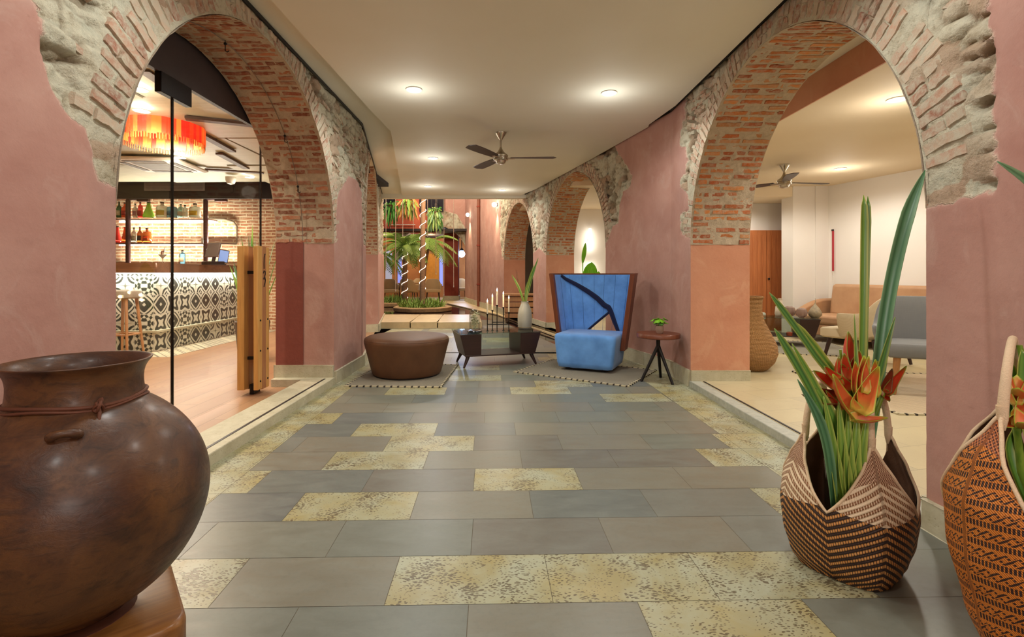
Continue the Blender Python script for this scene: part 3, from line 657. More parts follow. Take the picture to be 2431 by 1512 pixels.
def m_enc(name, a, b, c, s=.29):
    t = NT(name); X, Y, Z = t.xyz(t.co()); u = t.math('DIVIDE', t.math('ADD', X, Y), s); v = t.math('DIVIDE', Z, s)
    p = t.math('SUBTRACT', t.math('FRACT', u), .5); q = t.math('SUBTRACT', t.math('FRACT', v), .5)
    iu, iv = t.math('FLOOR', u), t.math('FLOOR', v); cm = t.n('CombineXYZ'); t.set(cm.inputs[0], iu); t.set(cm.inputs[1], iv)
    wn = t.n('TexWhiteNoise'); t.set(wn.inputs[0], cm.outputs[0]); rv = wn.outputs['Value']
    ap, aq = t.math('ABSOLUTE', p), t.math('ABSOLUTE', q); rr = t.math('SQRT', t.math('ADD', t.math('MULTIPLY', p, p), t.math('MULTIPLY', q, q)))
    f1 = t.math('SINE', t.math('MULTIPLY', rr, t.math('ADD', 16.0, t.math('MULTIPLY', t.math('COSINE', t.math('MULTIPLY', t.math('ARCTAN2', p, q), 4.0)), 5.0)))); f2 = t.math('MULTIPLY', t.math('SINE', t.math('MULTIPLY', t.math('ADD', ap, t.math('MULTIPLY', aq, aq)), 17)), t.math('COSINE', t.math('MULTIPLY', t.math('SUBTRACT', aq, t.math('MULTIPLY', ap, ap)), 17)))
    f3 = t.math('SINE', t.math('ADD', t.math('MULTIPLY', t.math('ADD', ap, aq), 17), t.math('MULTIPLY', t.math('SINE', t.math('MULTIPLY', rr, 14)), 1.5))); f4 = t.math('SUBTRACT', t.math('SINE', t.math('MULTIPLY', t.math('MULTIPLY', ap, aq), 70)), .1)
    g = t.math('GREATER_THAN', rv, .25); h = t.math('GREATER_THAN', rv, .5); k = t.math('GREATER_THAN', rv, .75)
    def sel(m, x, y): return t.math('ADD', t.math('MULTIPLY', t.math('SUBTRACT', 1.0, m), x), t.math('MULTIPLY', m, y))
    f = sel(k, sel(h, sel(g, f1, f2), f3), f4)
    col = t.ramp(t.math('ADD', t.math('MULTIPLY', f, .5), .5), [(0, a), (.36, b), (.52, c)], 'CONSTANT')
    gr = t.math('GREATER_THAN', t.math('MAXIMUM', ap, aq), .487); col = t.mix(gr, col, srgb(190, 188, 178))
    t.p(Base_Color=col, Roughness=.4); return t.m
M_ENC = m_enc('patterned_cement_tile', srgb(52, 54, 50), srgb(112, 114, 100), srgb(206, 204, 186))
M_SLAB = wood('bar_counter_wood', srgb(96, 62, 40), srgb(150, 104, 72), axis=0)
M_DKWOOD = wood('dark_walnut', srgb(62, 34, 24), srgb(92, 54, 38), axis=0)
BY, BX = 7.56, -5.35
t = thing('bar_counter', 'long bar counter fronted with black and white patterned cement tiles under a thick wooden slab', 'bar counter', (BX-1.5, BY+.3, 0))
L = Vector(t.location)
def loc(mb): mb.v = [tuple(Vector(q)-L) for q in mb.v]; return mb
mb = MB(); mb.prism([Vector(p_) for p_ in [(-9.3, BY, 0), (BX, BY, 0), (BX, 10.05, 0), (BX-.55, 10.05, 0), (BX-.55, BY+.5, 0), (-9.3, BY+.5, 0)]], (0, 0, 1.2)); loc(mb).build('tiled_front', M_ENC, t, smooth=False)
mb = MB(); mb.prism([Vector(p_) for p_ in [(-9.3, BY-.14, 1.225), (BX+.10, BY-.14, 1.225), (BX+.12, 10.1, 1.225), (BX-.6, 10.1, 1.225), (BX-.6, BY+.55, 1.225), (-9.3, BY+.55, 1.225)]], (0, 0, .13)); loc(mb).build('countertop', M_SLAB, t, bevel=.012)
mb = MB(); mb.prism([Vector(p_) for p_ in [(-9.3, BY-.06, .30), (BX+.06, BY-.06, .30), (BX+.06, 10.05, .30), (BX, 10.05, .30), (BX, BY, .30), (-9.3, BY, .30)]], (0, 0, .03)); loc(mb).build('foot_ledge', M_BASE, t, smooth=False)
M_STRIP = emis('led_strip_white', (1, .97, .88, 1), 14)
mb = MB(); mb.box((-9.3, BY-.10, 1.203), (BX+.06, BY-.07, 1.224)); mb.box((BX+.03, BY-.07, 1.203), (BX+.06, 10.0, 1.224)); loc(mb).build('light_strip', M_STRIP, t, smooth=False)
lamp_area((-7.3, BY-.085, 1.20), (0, 0, 0), 3.8, .03, 34, (1, .95, .82)); lamp_area((BX+.045, 8.8, 1.20), (0, 0, 0), .03, 2.4, 24, (1, .95, .82))
mb = MB(); mb.prism([Vector(p_) for p_ in [(-9.3, BY-.5, 0), (BX+.55, BY-.5, 0), (BX+.55, 10.5, 0), (BX+.02, 10.5, 0), (BX+.02, BY-.03, 0), (-9.3, BY-.03, 0)]], (0, 0, .004))
struct(mb.build('floor_mosaic', m_enc('mosaic_border', srgb(120, 112, 96), srgb(168, 158, 132), srgb(206, 194, 164), .2), smooth=False), 'patterned tile border along the foot of the bar')
def m_brickwall(name, c1, c2, mo, plane='XZ'):
    t = NT(name); v = t.co(); X, Y, Z = t.xyz(v); cm = t.n('CombineXYZ'); t.set(cm.inputs[0], X if plane == 'XZ' else Y); t.set(cm.inputs[1], Z)
    nz = t.n('TexNoise'); t.set(nz.inputs[0], v); nz.inputs['Scale'].default_value = 5; sc = t.n('VectorMath', operation='SCALE'); t.set(sc.inputs[0], nz.outputs['Color']); sc.inputs[3].default_value = .04
    ad = t.n('VectorMath', operation='ADD'); t.set(ad.inputs[0], cm.outputs[0]); t.set(ad.inputs[1], sc.outputs[0])
    bt = t.n('TexBrick'); t.set(bt.inputs[0], ad.outputs[0]); bt.inputs['Scale'].default_value = 1; bt.inputs['Brick Width'].default_value = .27; bt.inputs['Row Height'].default_value = .068
    bt.inputs['Mortar Size'].default_value = .013; bt.inputs['Mortar Smooth'].default_value = .3; bt.inputs['Color1'].default_value = c1; bt.inputs['Color2'].default_value = c2; bt.inputs['Mortar'].default_value = mo
    n = t.noise(v, 16, 6, .7); c = t.mix(t.ramp(n, [(.45, (0, 0, 0, 1)), (.7, (.7,)*3+(1,))]), bt.outputs[0], mo)
    t.p(Base_Color=c, Roughness=.9); t.bump(t.math('ADD', t.math('MULTIPLY', bt.outputs['Fac'], -1.0), n), .6, .012); return t.m
M_BW = m_brickwall('bar_brick_wall', srgb(178, 122, 84), srgb(154, 98, 68), srgb(212, 190, 156))
mb = MB(); mb.box((-9.6, 10.6, 0), (-3.15, 10.8, 3.3)); struct(mb.build('wall_bar_back', M_BW, smooth=False), 'brick wall behind the bar')
mb = MB(); mb.box((-9.8, .5, 0), (-9.6, 10.8, 3.3)); mb.box((-9.8, .3, 0), (WXL, .5, 3.3)); struct(mb.build('wall_bar_side', M_BW, smooth=False), 'far brick wall of the bar')
M_DARKC = simple('dark_ceiling_void', srgb(46, 40, 40), .8)
M_PANEL = wood('grey_green_ceiling_board', srgb(176, 170, 142), srgb(206, 198, 168), axis=0, rough=.55)
mb = MB(); mb.box((-9.6, .5, 3.08), (WXL-.01, 10.6, 3.3)); struct(mb.build('ceiling_bar', M_DARKC, smooth=False), 'dark ceiling void over the bar')
mb = MB(); pr = random.Random(5); x = -9.5
ys = [1.0, 3.2, 5.0, 6.5, 8.1, 9.6]
for j in range(len(ys)-1):
    x = -9.5+pr.uniform(-.4, 0)
    while x < -2.6:
        wd = pr.uniform(1.3, 1.9); zz = 2.985+pr.choice([0, .02, .035]); tl = pr.uniform(-.012, .012)
        x1 = min(x+wd-.035, -2.56)
        if x1-max(x, -9.55) > .1:
            mb.cbox(((max(x, -9.55)+x1)/2, (ys[j]+ys[j+1])/2-.02, zz), (x1-max(x, -9.55), ys[j+1]-ys[j]-.045, .02), rot=(tl, tl, 0))
        x += wd
struct(mb.build('ceiling_bar_boards', M_PANEL, smooth=False), 'grey-green timber panels hung under the bar ceiling')
M_BROWNB = simple('brown_batten', srgb(92, 72, 64), .6)
mb = MB()
for (a, b_) in (((440, 283), (600, 300)), ((465, 315), (552, 362)), ((520, 367), (585, 402)), ((488, 405), (625, 412)), ((340, 170), (408, 215))):
    p_, q_ = Fl(a[0], a[1], 2.965), Fl(b_[0], b_[1], 2.965)
    p_, q_ = [P(px, py, FPX*(2.955-CH)/(HY-py)) for px, py in (a, b_)]
    d = (q_-p_).normalized(); n_ = Vector((-d.y, d.x, 0))*.05
    mb.prism([p_-n_, q_-n_, q_+n_, p_+n_], (0, 0, .03))
struct(mb.build('ceiling_bar_battens', M_BROWNB, smooth=False), 'brown battens below the bar ceiling panels')
mb = MB(); mb.box((-9.6, 10.05, 2.74), (-2.6, 10.1, 3.1)); struct(mb.build('trim_8', M_DARKC, smooth=False), 'dark recess band above the back bar')
t = thing('ventilation_grille', 'pale grey linear air grille above the back bar brick wall', 'vent', P(415, 443, 10.04))
mb = MB(); mb.box((-.62, -.02, -.085), (.62, 0, .085)); mb.build('frame', simple('grille_grey', srgb(168, 160, 156), .5), t, bevel=.008)
mb = MB(); [mb.box((-.58, -.026, -.065+.022*i), (.58, -.018, -.055+.022*i)) for i in range(6)]; mb.build('slat', simple('grille_slat', srgb(140, 132, 130), .5), t, smooth=False)
# cassette
t = thing('air_conditioner', 'square white ceiling cassette air conditioner over the bar counter', 'air conditioner', P(378, 388, FPX*1.76/262), rz=.08)
t.location.z = 2.955
M_WPL = simple('white_plastic', srgb(228, 224, 210), .45)
mb = MB(); mb.loft([[Vector((x*q, y*q, z)) for x, y in ((-.5, -.5), (.5, -.5), (.5, .5), (-.5, .5))] for q, z in ((1, 0), (1, -.02), (.92, -.045))]); mb.build('fascia', M_WPL, t, smooth=False)
mb = MB(); mb.box((-.26, -.26, -.052), (.26, .26, -.046)); mb.build('grille', simple('ac_grille', srgb(150, 148, 138), .6), t)
mb = MB(); [mb.cbox((.37*math.cos(a), .37*math.sin(a), -.05), (.09, .6, .006), rz=a) for a in (0, PI/2, PI, 3*PI/2)]; mb.build('louvre', simple('ac_louvre', srgb(120, 116, 108), .6), t)
for px, py, lb in ((328, 212, 'small bright downlight at the near end of the bar ceiling'), (336, 263, 'bright downlight beside the red drum lamp'), (427, 374, 'small downlight beside the ceiling cassette in the bar')):
    Yd = FPX*(2.95-CH)/(HY-py); downlight((px-CX)*Yd/FPX, Yd, 2.955, lb, 110, (1, .86, .66), group='downlights in the bar ceiling')
downlight(-4.6, 8.9, 2.955, 'downlight over the far end of the bar counter, hidden in glare', 50, (1, .86, .66), group='downlights in the bar ceiling')
lamp_spot((-4.2, 6.2, 2.9), 190, (1, .82, .62), 160, .1); lamp_spot((-4.2, 3.0, 2.9), 150, (1, .82, .62), 160, .1)
t = thing('smoke_detector', 'round white dome detector under the bar ceiling', 'smoke detector', P(548, 418, 8.9)); t.location.z = 2.955
mb = MB(); mb.lathe([(.001, -.14), (.06, -.12), (.085, -.07), (.09, -.02), (.09, 0)], 24); mb.build('dome', M_WPL, t)
# red drum lamp
t = thing('drum_pendant', 'large glowing red and orange fabric drum lamp with a fringe hung in the bar', 'pendant lamp', (-4.12, 5.95, 3.05))
mb = MB(); pr = random.Random(9); ns = 56
for i in range(ns):
    a0, a1 = 2*PI*i/ns, 2*PI*(i+1)/ns; am = (a0+a1)/2; c = pr.choice([srgb(255, 110, 40), srgb(255, 90, 30), srgb(240, 60, 24), srgb(225, 40, 24), srgb(255, 130, 50)])
    r0 = .43+pr.uniform(-.008, .008); lo = -.25+pr.uniform(-.01, .01); vs = []
    for z in (0.0, lo):
        for a in (a0, a1): vs.append(Vector((r0*math.cos(a), r0*math.sin(a), z)))
    mb.add([vs[0], vs[1], vs[3], vs[2]], [(0, 1, 2, 3)], 0, c)
td = NT('red_lampshade_fabric'); c = td.attr('Col'); Z = td.xyz(td.co())[2]
td.p(Base_Color=c, Emission_Color=c, Emission_Strength=1.0, Roughness=.8); M_SHADE = td.m
mb.build('lamp_shade', M_SHADE, t, smooth=False, solid=.004)
mb = MB()
for i in range(90): a = 2*PI*i/90; mb.box((-.003, -.003, -.30-.02*pr.random()), (.003, .003, -.24), 0, Matrix.Translation((.43*math.cos(a), .43*math.sin(a), 0)))
mb.build('fringe', simple('orange_fringe', srgb(220, 130, 60), .8), t, smooth=False)
mb = MB(); mb.lathe([(.40, -.01), (.40, -.02), (.001, -.02), (.001, -.01)], 32); mb.build('frame', M_BLACK, t); mb = MB(); mb.lathe([(.06, .0), (.05, -.02), (.001, -.03)], 16); mb.build('canopy', M_BLACK, t)
lamp_point((-4.12, 5.95, 2.86), 9, (1, .55, .25), .1)
# transom + glass doors
mb = MB(); mb.box((WXL-.06, cl-rl-.1, 2.67), (WXL-.02, cl+rl+.1, 3.09)); struct(mb.build('trim_9', simple('dark_transom', srgb(64, 56, 58), .5), smooth=False), 'dark panel above the glass doors')
M_GLASS = glassy('clear_glass', (.985, .99, .985, 1), .35)
M_GLASS2 = glassy('clear_thin_glass', (.93, .95, .94, 1), 1.6)
def pane(name, y0, y1, z0, z1, x, parent): mb = MB(); mb.box((x-.005, y0, z0), (x+.005, y1, z1)); return mb.build(name, M_GLASS, parent, smooth=False)
gx = WXL-.035
M_EDGE = simple('black_glass_edge', srgb(34, 32, 28), .25, .3)
M_CEDAR = wood('pale_cedar', srgb(183, 131, 69), srgb(223, 175, 102), axis=2, rough=.45)
M_CEDARD = wood('brown_cedar', srgb(150, 98, 62), srgb(186, 132, 88), axis=2, rough=.45)
tg = thing('glass_door', 'tall frameless glass door to the bar with paired timber plank handles', 'glass door', (gx, 3.72, 0))
def rel(mb, t): Lq = Vector(t.location); mb.v = [tuple(Vector(q)-Lq) for q in mb.v]; return mb
mb = MB(); mb.box((gx-.005, 3.72, .03), (gx+.005, 5.06, 2.66)); rel(mb, tg).build('pane', M_GLASS, tg, smooth=False)
mb = MB(); mb.box((gx-.006, 3.714, .03), (gx+.006, 3.721, 2.66)); mb.box((gx-.007, 5.055, .03), (gx+.007, 5.072, 2.66)); rel(mb, tg).build('edge', M_EDGE, tg, smooth=False)
mb = MB(); mb.box((gx-.02, 3.55, 2.52), (gx+.03, 3.90, 2.67)); rel(mb, tg).build('top_hinge', M_BLACK, tg, bevel=.004)
mb = MB(); mb.box((gx-.02, 4.88, 0.0), (gx+.02, 5.02, .10)); rel(mb, tg).build('bottom_hinge', M_BLACK, tg, bevel=.004)
for (xa, xb, nm) in ((gx+.06, gx+.105, 'outer'), (gx-.10, gx-.03, 'inner')):
    mb = MB(); mb.box((xa, 4.80, .06), (xb, 4.885, 1.475), 0); mb.box((xa, 4.887, .05), (xb, 4.965, 1.475), 1); mb.box((xa, 4.967, .05), (xb, 5.03, 1.465), 0)
    rel(mb, tg); hd = mb.build('handle', [M_CEDAR, M_CEDARD], tg, bevel=.004)
    if nm == 'outer':
        mb = MB()
        for z in (.16, .46, .76, ):
            for y in (4.845, 4.99): mb.lathe([(.008, .0), (.007, .006), (.001, .007)], 10, (0, 0, 0)); 
        mb = MB()
        for z in (.14, .44, .74):
            for y in (4.845, 4.995): mb.sphere((xb, y, z), .010, 10, 6)
        rel(mb, tg); mb.build('screw', M_BLACK, hd)
        mb = MB(); X_ = xb+.003
        for pts in ([(4.935, 1.40), (4.918, 1.36), (4.915, 1.30), (4.916, 1.25)], [(4.90, 1.205), (4.915, 1.23), (4.938, 1.225), (4.94, 1.195), (4.92, 1.165), (4.902, 1.15), (4.93, 1.15)], [(4.93, 1.165), (4.945, 1.14), (4.935, 1.11), (4.915, 1.07)]):
            mb.tube([(X_, y, z) for y, z in pts], .0045, 6)
        rel(mb, tg); mb.build('lettering', M_BLACK, hd)
        mb = MB(); mb.box((gx-.03, 4.86, 1.2), (gx+.06, 4.89, 1.23)); mb.box((gx-.03, 4.86, .35), (gx+.06, 4.89, .38)); rel(mb, tg); mb.build('bracket', M_BLACK, hd)
ts = thing('glass_partition', 'fixed glass panel beside the bar door, nearer the clay pot', 'glass panel', (gx, 2.34, 0))
mb = MB(); mb.box((gx-.005, 2.34, .03), (gx+.005, 3.705, 2.66)); rel(mb, ts).build('pane', M_GLASS, ts, smooth=False)
mb = MB(); mb.box((gx-.006, 3.702, .03), (gx+.006, 3.706, 2.66)); rel(mb, ts).build('edge', M_EDGE, ts, smooth=False)
# thin cable with hooks on the soffit
tc = thing('soffit_cable', 'thin cable with small metal hooks following the brick arch over the bar door', 'cable', (XL-.33, cl, SPR))
mb = MB(); rr_c = rl-.02
mb.tube([Vector((0, -rr_c*math.cos(a), rr_c*math.sin(a))) for a in np.linspace(.5, PI-.02, 60)], .0035, 6); mb.build('wire', simple('grey_cable', srgb(120, 108, 96), .5, .4), tc)
for a in (1.57, 2.35, 2.72):
    mb = MB(); p0 = Vector((0, -rr_c*math.cos(a), rr_c*math.sin(a))); mb.tube([p0+Vector((0, 0, .01)), p0-Vector((0, 0, .07)), p0-Vector((-.015, 0, .08)), p0-Vector((-.03, 0, .07))], .004, 6); mb.sphere(p0-Vector((0, 0, .015)), .012, 10, 6); mb.build('hook', M_BLACK, tc)
# shelves & bottles
t = thing('back_bar_shelf', 'pipe-framed two-tier shelf on the brick wall behind the bar', 'shelf', (-7.1, 10.35, 0))
M_PIPE = simple('rusty_pipe', srgb(84, 50, 48), .45, .5)
for z, x0, x1 in ((2.345, -8.25, -6.12), (1.84, -8.25, -5.72)):
    mb = MB(); mb.box((x0+7.1, -.14, z-.02), (x1+7.1, .16, z)); mb.build('board', M_DKWOOD, t, bevel=.004)
for px in (305, 489):
    X = (px-CX)*10.2/FPX+7.1; mb = MB(); mb.tube([(X, -.16, 1.36), (X, -.16, 2.72), (X+.02, -.16, 2.77), (X+.35, -.16, 2.77)], .045, 12); mb.build('post', M_PIPE, t)
    mb = MB(); mb.box((X+.2, -.2, 2.70), (X+.44, -.12, 2.86)); mb.build('clamp', M_PIPE, t, bevel=.01)
mb = MB(); mb.box((-8.3+7.1, -.3, 1.30), (-6.0+7.1, .2, 1.36)); mb.build('lower_board', M_SLAB, t, bevel=.004)
for z in (2.30, 1.80):
    mb = MB(); mb.box((-8.2+7.1, .12, z), (-6.1+7.1, .14, z+.015)); mb.build('light_strip', M_STRIP, t)
lamp_area((-7.1, 10.42, 1.90), (math.radians(180+25), 0, 0), 2.2, .05, 60, (1, .93, .78)); lamp_area((-6.9, 10.45, 1.40), (math.radians(180+20), 0, 0), 2.6, .05, 60, (1, .93, .78))
lamp_area((-5.95, 10.40, 1.90), (math.radians(180+25), 0, 0), .5, .05, 24, (1, .93, .78)); lamp_area((-7.1, 10.42, 2.40), (math.radians(180+25), 0, 0), 2.2, .05, 20, (1, .93, .78))
def m_bglass(name, c, rough=.08):
    t = NT(name); t.p(Base_Color=t.mix(t.noise(t.co(), 9, 2), c, tuple(min(1, x*1.15) for x in c[:3])+(1,)), Roughness=rough, Transmission_Weight=.55, IOR=1.3); return t.m
LBL = simple('bottle_label', srgb(236, 226, 190), .6)
CAPM = simple('bottle_cap', srgb(60, 44, 36), .5)
def bottle(px, ybase, Y, h, r, colr, label, group, shape='tall', capm=None, lblm=None, kind='bottle'):
    t = thing('bottle', label, 'bottle', P(px, ybase, Y), group=group)
    if shape == 'tall': pr_ = [(r*.9, 0), (r, .02), (r, h*.55), (r*.8, h*.68), (r*.35, h*.76), (r*.3, h*.93)]
    elif shape == 'squat': pr_ = [(r*.9, 0), (r, .02), (r, h*.62), (r*.85, h*.74), (r*.3, h*.80), (r*.26, h*.92)]
    elif shape == 'bell': pr_ = [(r*1.0, 0), (r*1.05, .02), (r*.85, h*.3), (r*.55, h*.55), (r*.32, h*.8), (r*.3, h*.93)]
    elif shape == 'square': pr_ = [(r, 0), (r, h*.7), (r*.9, h*.76), (r*.4, h*.8), (r*.38, h*.9)]
    mb = MB(); mb.lathe([(.001, 0)]+pr_+[(.001, pr_[-1][1])], 20 if shape != 'square' else 4, cap0=False, cap1=False); mb.build('body', colr, t)
    mb = MB(); mb.lathe([(r*.33, h*.91), (r*.33, h), (.001, h)], 14); mb.build('cap', capm or CAPM, t)
    if shape in ('tall', 'squat', 'square'):
        mb = MB(); k = r*1.012; mb.loft([[Vector((k*math.sin(a), -k*math.cos(a), z)) for a in np.linspace(-.9, .9, 9)] for z in (h*.15, h*.45)], closed=False); mb.build('label', lblm or LBL, t, solid=.001)
    return t
G1 = 'bottles on the upper back bar shelf'; G2 = 'bottles on the lower back bar shelf'
gG = m_bglass('green_glass', srgb(60, 110, 60)); gO = m_bglass('orange_glass', srgb(235, 96, 40)); gL = m_bglass('lime_glass', srgb(140, 190, 60)); gC = m_bglass('clear_bottle_glass', srgb(220, 226, 210)); gB = m_bglass('blue_glass', srgb(110, 160, 180)); gA = m_bglass('amber_glass', srgb(190, 104, 44)); gR = m_bglass('red_glass', srgb(230, 60, 50)); gT = m_bglass('teal_glass', srgb(150, 200, 190))
yl = simple('yellow_label', srgb(224, 190, 60), .6); rl_ = simple('red_label', srgb(196, 50, 46), .6)
bottle(283, 517, 10.3, .34, .05, gG, 'dark green bottle at the left end of the upper back bar shelf', G1)
bottle(296, 517, 10.3, .32, .06, gO, 'orange bottle on the upper shelf beside the pipe post', G1, lblm=rl_)
bottle(321, 517, 10.3, .30, .05, gC, 'clear bottle with pink label on the upper shelf', G1, 'tall', lblm=simple('pink_label', srgb(220, 150, 150), .6))
bottle(333, 517, 10.3, .33, .055, gR, 'boxy red bottle on the upper back bar shelf', G1, 'square', lblm=rl_)
bottle(353, 517, 10.3, .34, .105, gL, 'wide green bell-shaped bottle on the upper shelf', G1, 'bell')
bottle(385, 517, 10.3, .33, .11, gC, 'squat clear bottle with a yellow label', G1, 'squat', lblm=yl)
bottle(409, 517, 10.3, .30, .10, gB, 'squat dusky blue bottle on the upper shelf', G1, 'squat', lblm=gB)
bottle(429, 517, 10.33, .29, .06, gT, 'pale teal bottle behind the glass door edge', G1, 'square')
bottle(439, 517, 10.3, .27, .06, gC, 'pale clear bottle with a white label on the upper shelf', G1, 'square')
bottle(463, 517, 10.3, .30, .11, gC, 'squat bottle with a broad yellow label nearest the right pipe post', G1, 'squat', lblm=yl)
bottle(279, 577, 10.3, .36, .075, gR, 'red flask on the lower shelf by the wall edge', G2, 'bell')
bottle(296, 577, 10.25, .34, .058, gO, 'orange red flask on the lower shelf', G2, 'bell', capm=gO)
bottle(318, 577, 10.3, .33, .055, gC, 'clear bottle with white label on the lower shelf', G2, 'tall')
bottle(332, 577, 10.3, .34, .05, gA, 'dark amber bottle on the lower shelf', G2, 'tall', lblm=CAPM)
bottle(349, 577, 10.3, .32, .08, gA, 'round amber flask with an orange label on the lower shelf', G2, 'squat', lblm=gO)
def onbar(px, Y): return ((px-CX)*Y/FPX, Y, 1.358)
tt = bottle(433, 625, 7.8, .22, .048, gB, 'small light blue gin bottle standing on the bar counter', 'bottles on the counter', 'square', lblm=LBL); tt.location = onbar(433, 7.8)
t = thing('cocktail_glass', 'small cocktail glass with a stirrer on the bar counter', 'glass', onbar(386, 7.8))
mb = MB(); mb.lathe([(.04, 0), (.04, .004), (.005, .01), (.005, .08), (.06, .15), (.057, .15), (.003, .083), (.001, .083)], 20, cap1=False); mb.build('glass', m_bglass('cup_glass', srgb(210, 200, 180)), t)
mb = MB(); mb.tube([(0, 0, .09), (.03, 0, .26)], .004, 6); mb.build('stirrer', M_BLACK, t)
mb = MB(); mb.tube([(-.02, 0, .14), (-.01, 0, .2), (.02, 0, .2)], .012, 8); mb.build('garnish', simple('dry_garnish', srgb(130, 70, 50), .7), t)
t = thing('cash_register', 'dark touch screen till turned sideways on the bar counter', 'till', onbar(506, 8.6), rz=-.5)
mb = MB(); mb.box((-.15, -.12, 0), (.15, .12, .06)); mb.build('base', M_BLACK, t, bevel=.01)
mb = MB(); mb.tube([(0, 0, .05), (0, .03, .18)], .03, 10); mb.build('stand', M_BLACK, t)
mb = MB(); mb.cbox((0, 0, .26), (.36, .03, .26), rot=(-.25, 0, 0)); s_ = mb.build('monitor', simple('till_grey', srgb(110, 98, 92), .5), t, bevel=.008)
t2 = thing('card_terminal', 'small angled screen glowing pale blue on the bar counter', 'screen', onbar(531, 8.9), rz=.5)
mb = MB(); mb.cbox((0, 0, .16), (.16, .015, .24), rot=(-.2, .15, 0)); mb.build('casing', M_BLACK, t2, bevel=.004)
mb = MB(); mb.cbox((0, -.012, .16), (.14, .006, .21), rot=(-.2, .15, 0)); mb.build('screen', emis('blue_screen', (.35, .5, .9, 1), .9), t2); mb = MB(); mb.lathe([(.05, 0), (.04, .02), (.012, .03), (.012, .08)], 14); mb.build('foot', M_BLACK, t2)
t = thing('picture_frame', 'rounded grey framed niche mirror on the brick wall right of the shelf', 'frame', P(522, 548, 10.57))
mb = MB(); fw = .42; pts = [(-.38, -.28), (-.38, .22), (-.2, .26), (.1, .25), (.3, .19), (.36, .1), (.36, -.28), (-.38, -.28)]; mb.tube([(x, 0, z) for x, z in pts], .022, 6); mb.build('frame', simple('grey_frame', srgb(120, 104, 84), .5), t)
# bar stool
M_OAK = wood('stool_oak', srgb(150, 104, 66), srgb(190, 144, 98), axis=2)
t = thing('bar_stool', 'oak bar stool with a grey upholstered seat in front of the patterned bar', 'bar stool', (-5.52, 7.15, 0))
mb = MB(); mb.lathe([(.001, .84), (.17, .84), (.20, .86), (.21, .90), (.20, .95), (.16, .965), (.001, .97)], 28, cap0=False, cap1=False); mb.build('seat', fabric('stool_grey_fabric', srgb(160, 150, 134)), t)
for i in range(4):
    a = PI/4+i*PI/2; mb = MB(); mb.tube([(.14*math.cos(a), .14*math.sin(a), .86), (.23*math.cos(a), .23*math.sin(a), 0)], [.022, .016], 10); mb.build('leg', M_OAK, t)
for i in range(4):
    a = PI/4+i*PI/2; b_ = a+PI/2; mb = MB(); mb.tube([(.20*math.cos(a), .20*math.sin(a), .32), (.20*math.cos(b_), .20*math.sin(b_), .32)], .012, 8); mb.build('rung', M_OAK, t)
# spiky plant inside the bar door
def blade(mb, base, tip, w, bend=.1, fold=.25, n=9, col=None, up=None, prof=None, mi=0):
    base, tip = Vector(base), Vector(tip); d = tip-base; L_ = d.length; t_ = d.normalized(); up = Vector(up) if up else Vector((0, -1, 0))
    sd = t_.cross(up); sd = sd.normalized() if sd.length > .01 else Vector((1, 0, 0)); nn = sd.cross(t_).normalized(); vs = []; fs = []
    for i in range(n+1):
        k = i/n; c = base+d*k+nn*(bend*L_*math.sin(PI*k*.5)**2)*1.0-nn*bend*L_*k*.0
        ww = w*(prof(k) if prof else math.sin(PI*min(1, .12+k*.88))**.6 if k < 1 else .02)
        vs += [c-sd*ww+nn*ww*fold, c, c+sd*ww+nn*ww*fold]
    for i in range(n): o = 3*i; fs += [(o, o+1, o+4, o+3), (o+1, o+2, o+5, o+4)]
    mb.add(vs, fs, mi, col); return mb
def m_leaf(name, a, b, rough=.38):
    t = NT(name); v = t.co(); n = t.noise(t.map(v, (60, 60, 6)), 1, 4); t.p(Base_Color=t.ramp(n, [(.3, a), (.7, b)]), Roughness=rough, Specular_IOR_Level=.4, Subsurface_Weight=.0)
    t.bump(n, .15, .002); return t.m
M_LEAF = m_leaf('glossy_green_leaf', srgb(40, 96, 40), srgb(96, 150, 60)); M_LEAFL = m_leaf('light_green_leaf', srgb(96, 140, 56), srgb(150, 184, 84)); M_LEAFB = m_leaf('blue_green_leaf', srgb(58, 110, 78), srgb(112, 160, 120))
M_LEAFG = m_leaf('bright_leaf', srgb(90, 170, 20), srgb(140, 205, 40))
M_POTD = simple('dark_planter', srgb(70, 60, 50), .6)
t = thing('potted_plant', 'spiky green plant in a dark planter just inside the bar door', 'plant', (-3.45, 6.75, 0))
mb = MB(); mb.lathe([(.001, 0), (.17, 0), (.22, .55), (.20, .56), (.19, .52), (.001, .52)], 24, cap0=False, cap1=False); mb.build('pot', M_POTD, t)
pr = random.Random(14)
for i in range(22):
    a = pr.uniform(0, 2*PI); sp = pr.uniform(.1, .62); h = pr.uniform(.75, 1.45)-sp*.5; mb = MB(); blade(mb, (.04*math.cos(a), .04*math.sin(a), .5), (sp*math.cos(a), sp*math.sin(a), .5+h), .022, -.12, .3, up=(math.cos(a), math.sin(a), .3)); mb.build('leaf', pr.choice([M_LEAF, M_LEAFL, M_LEAFB]), t)
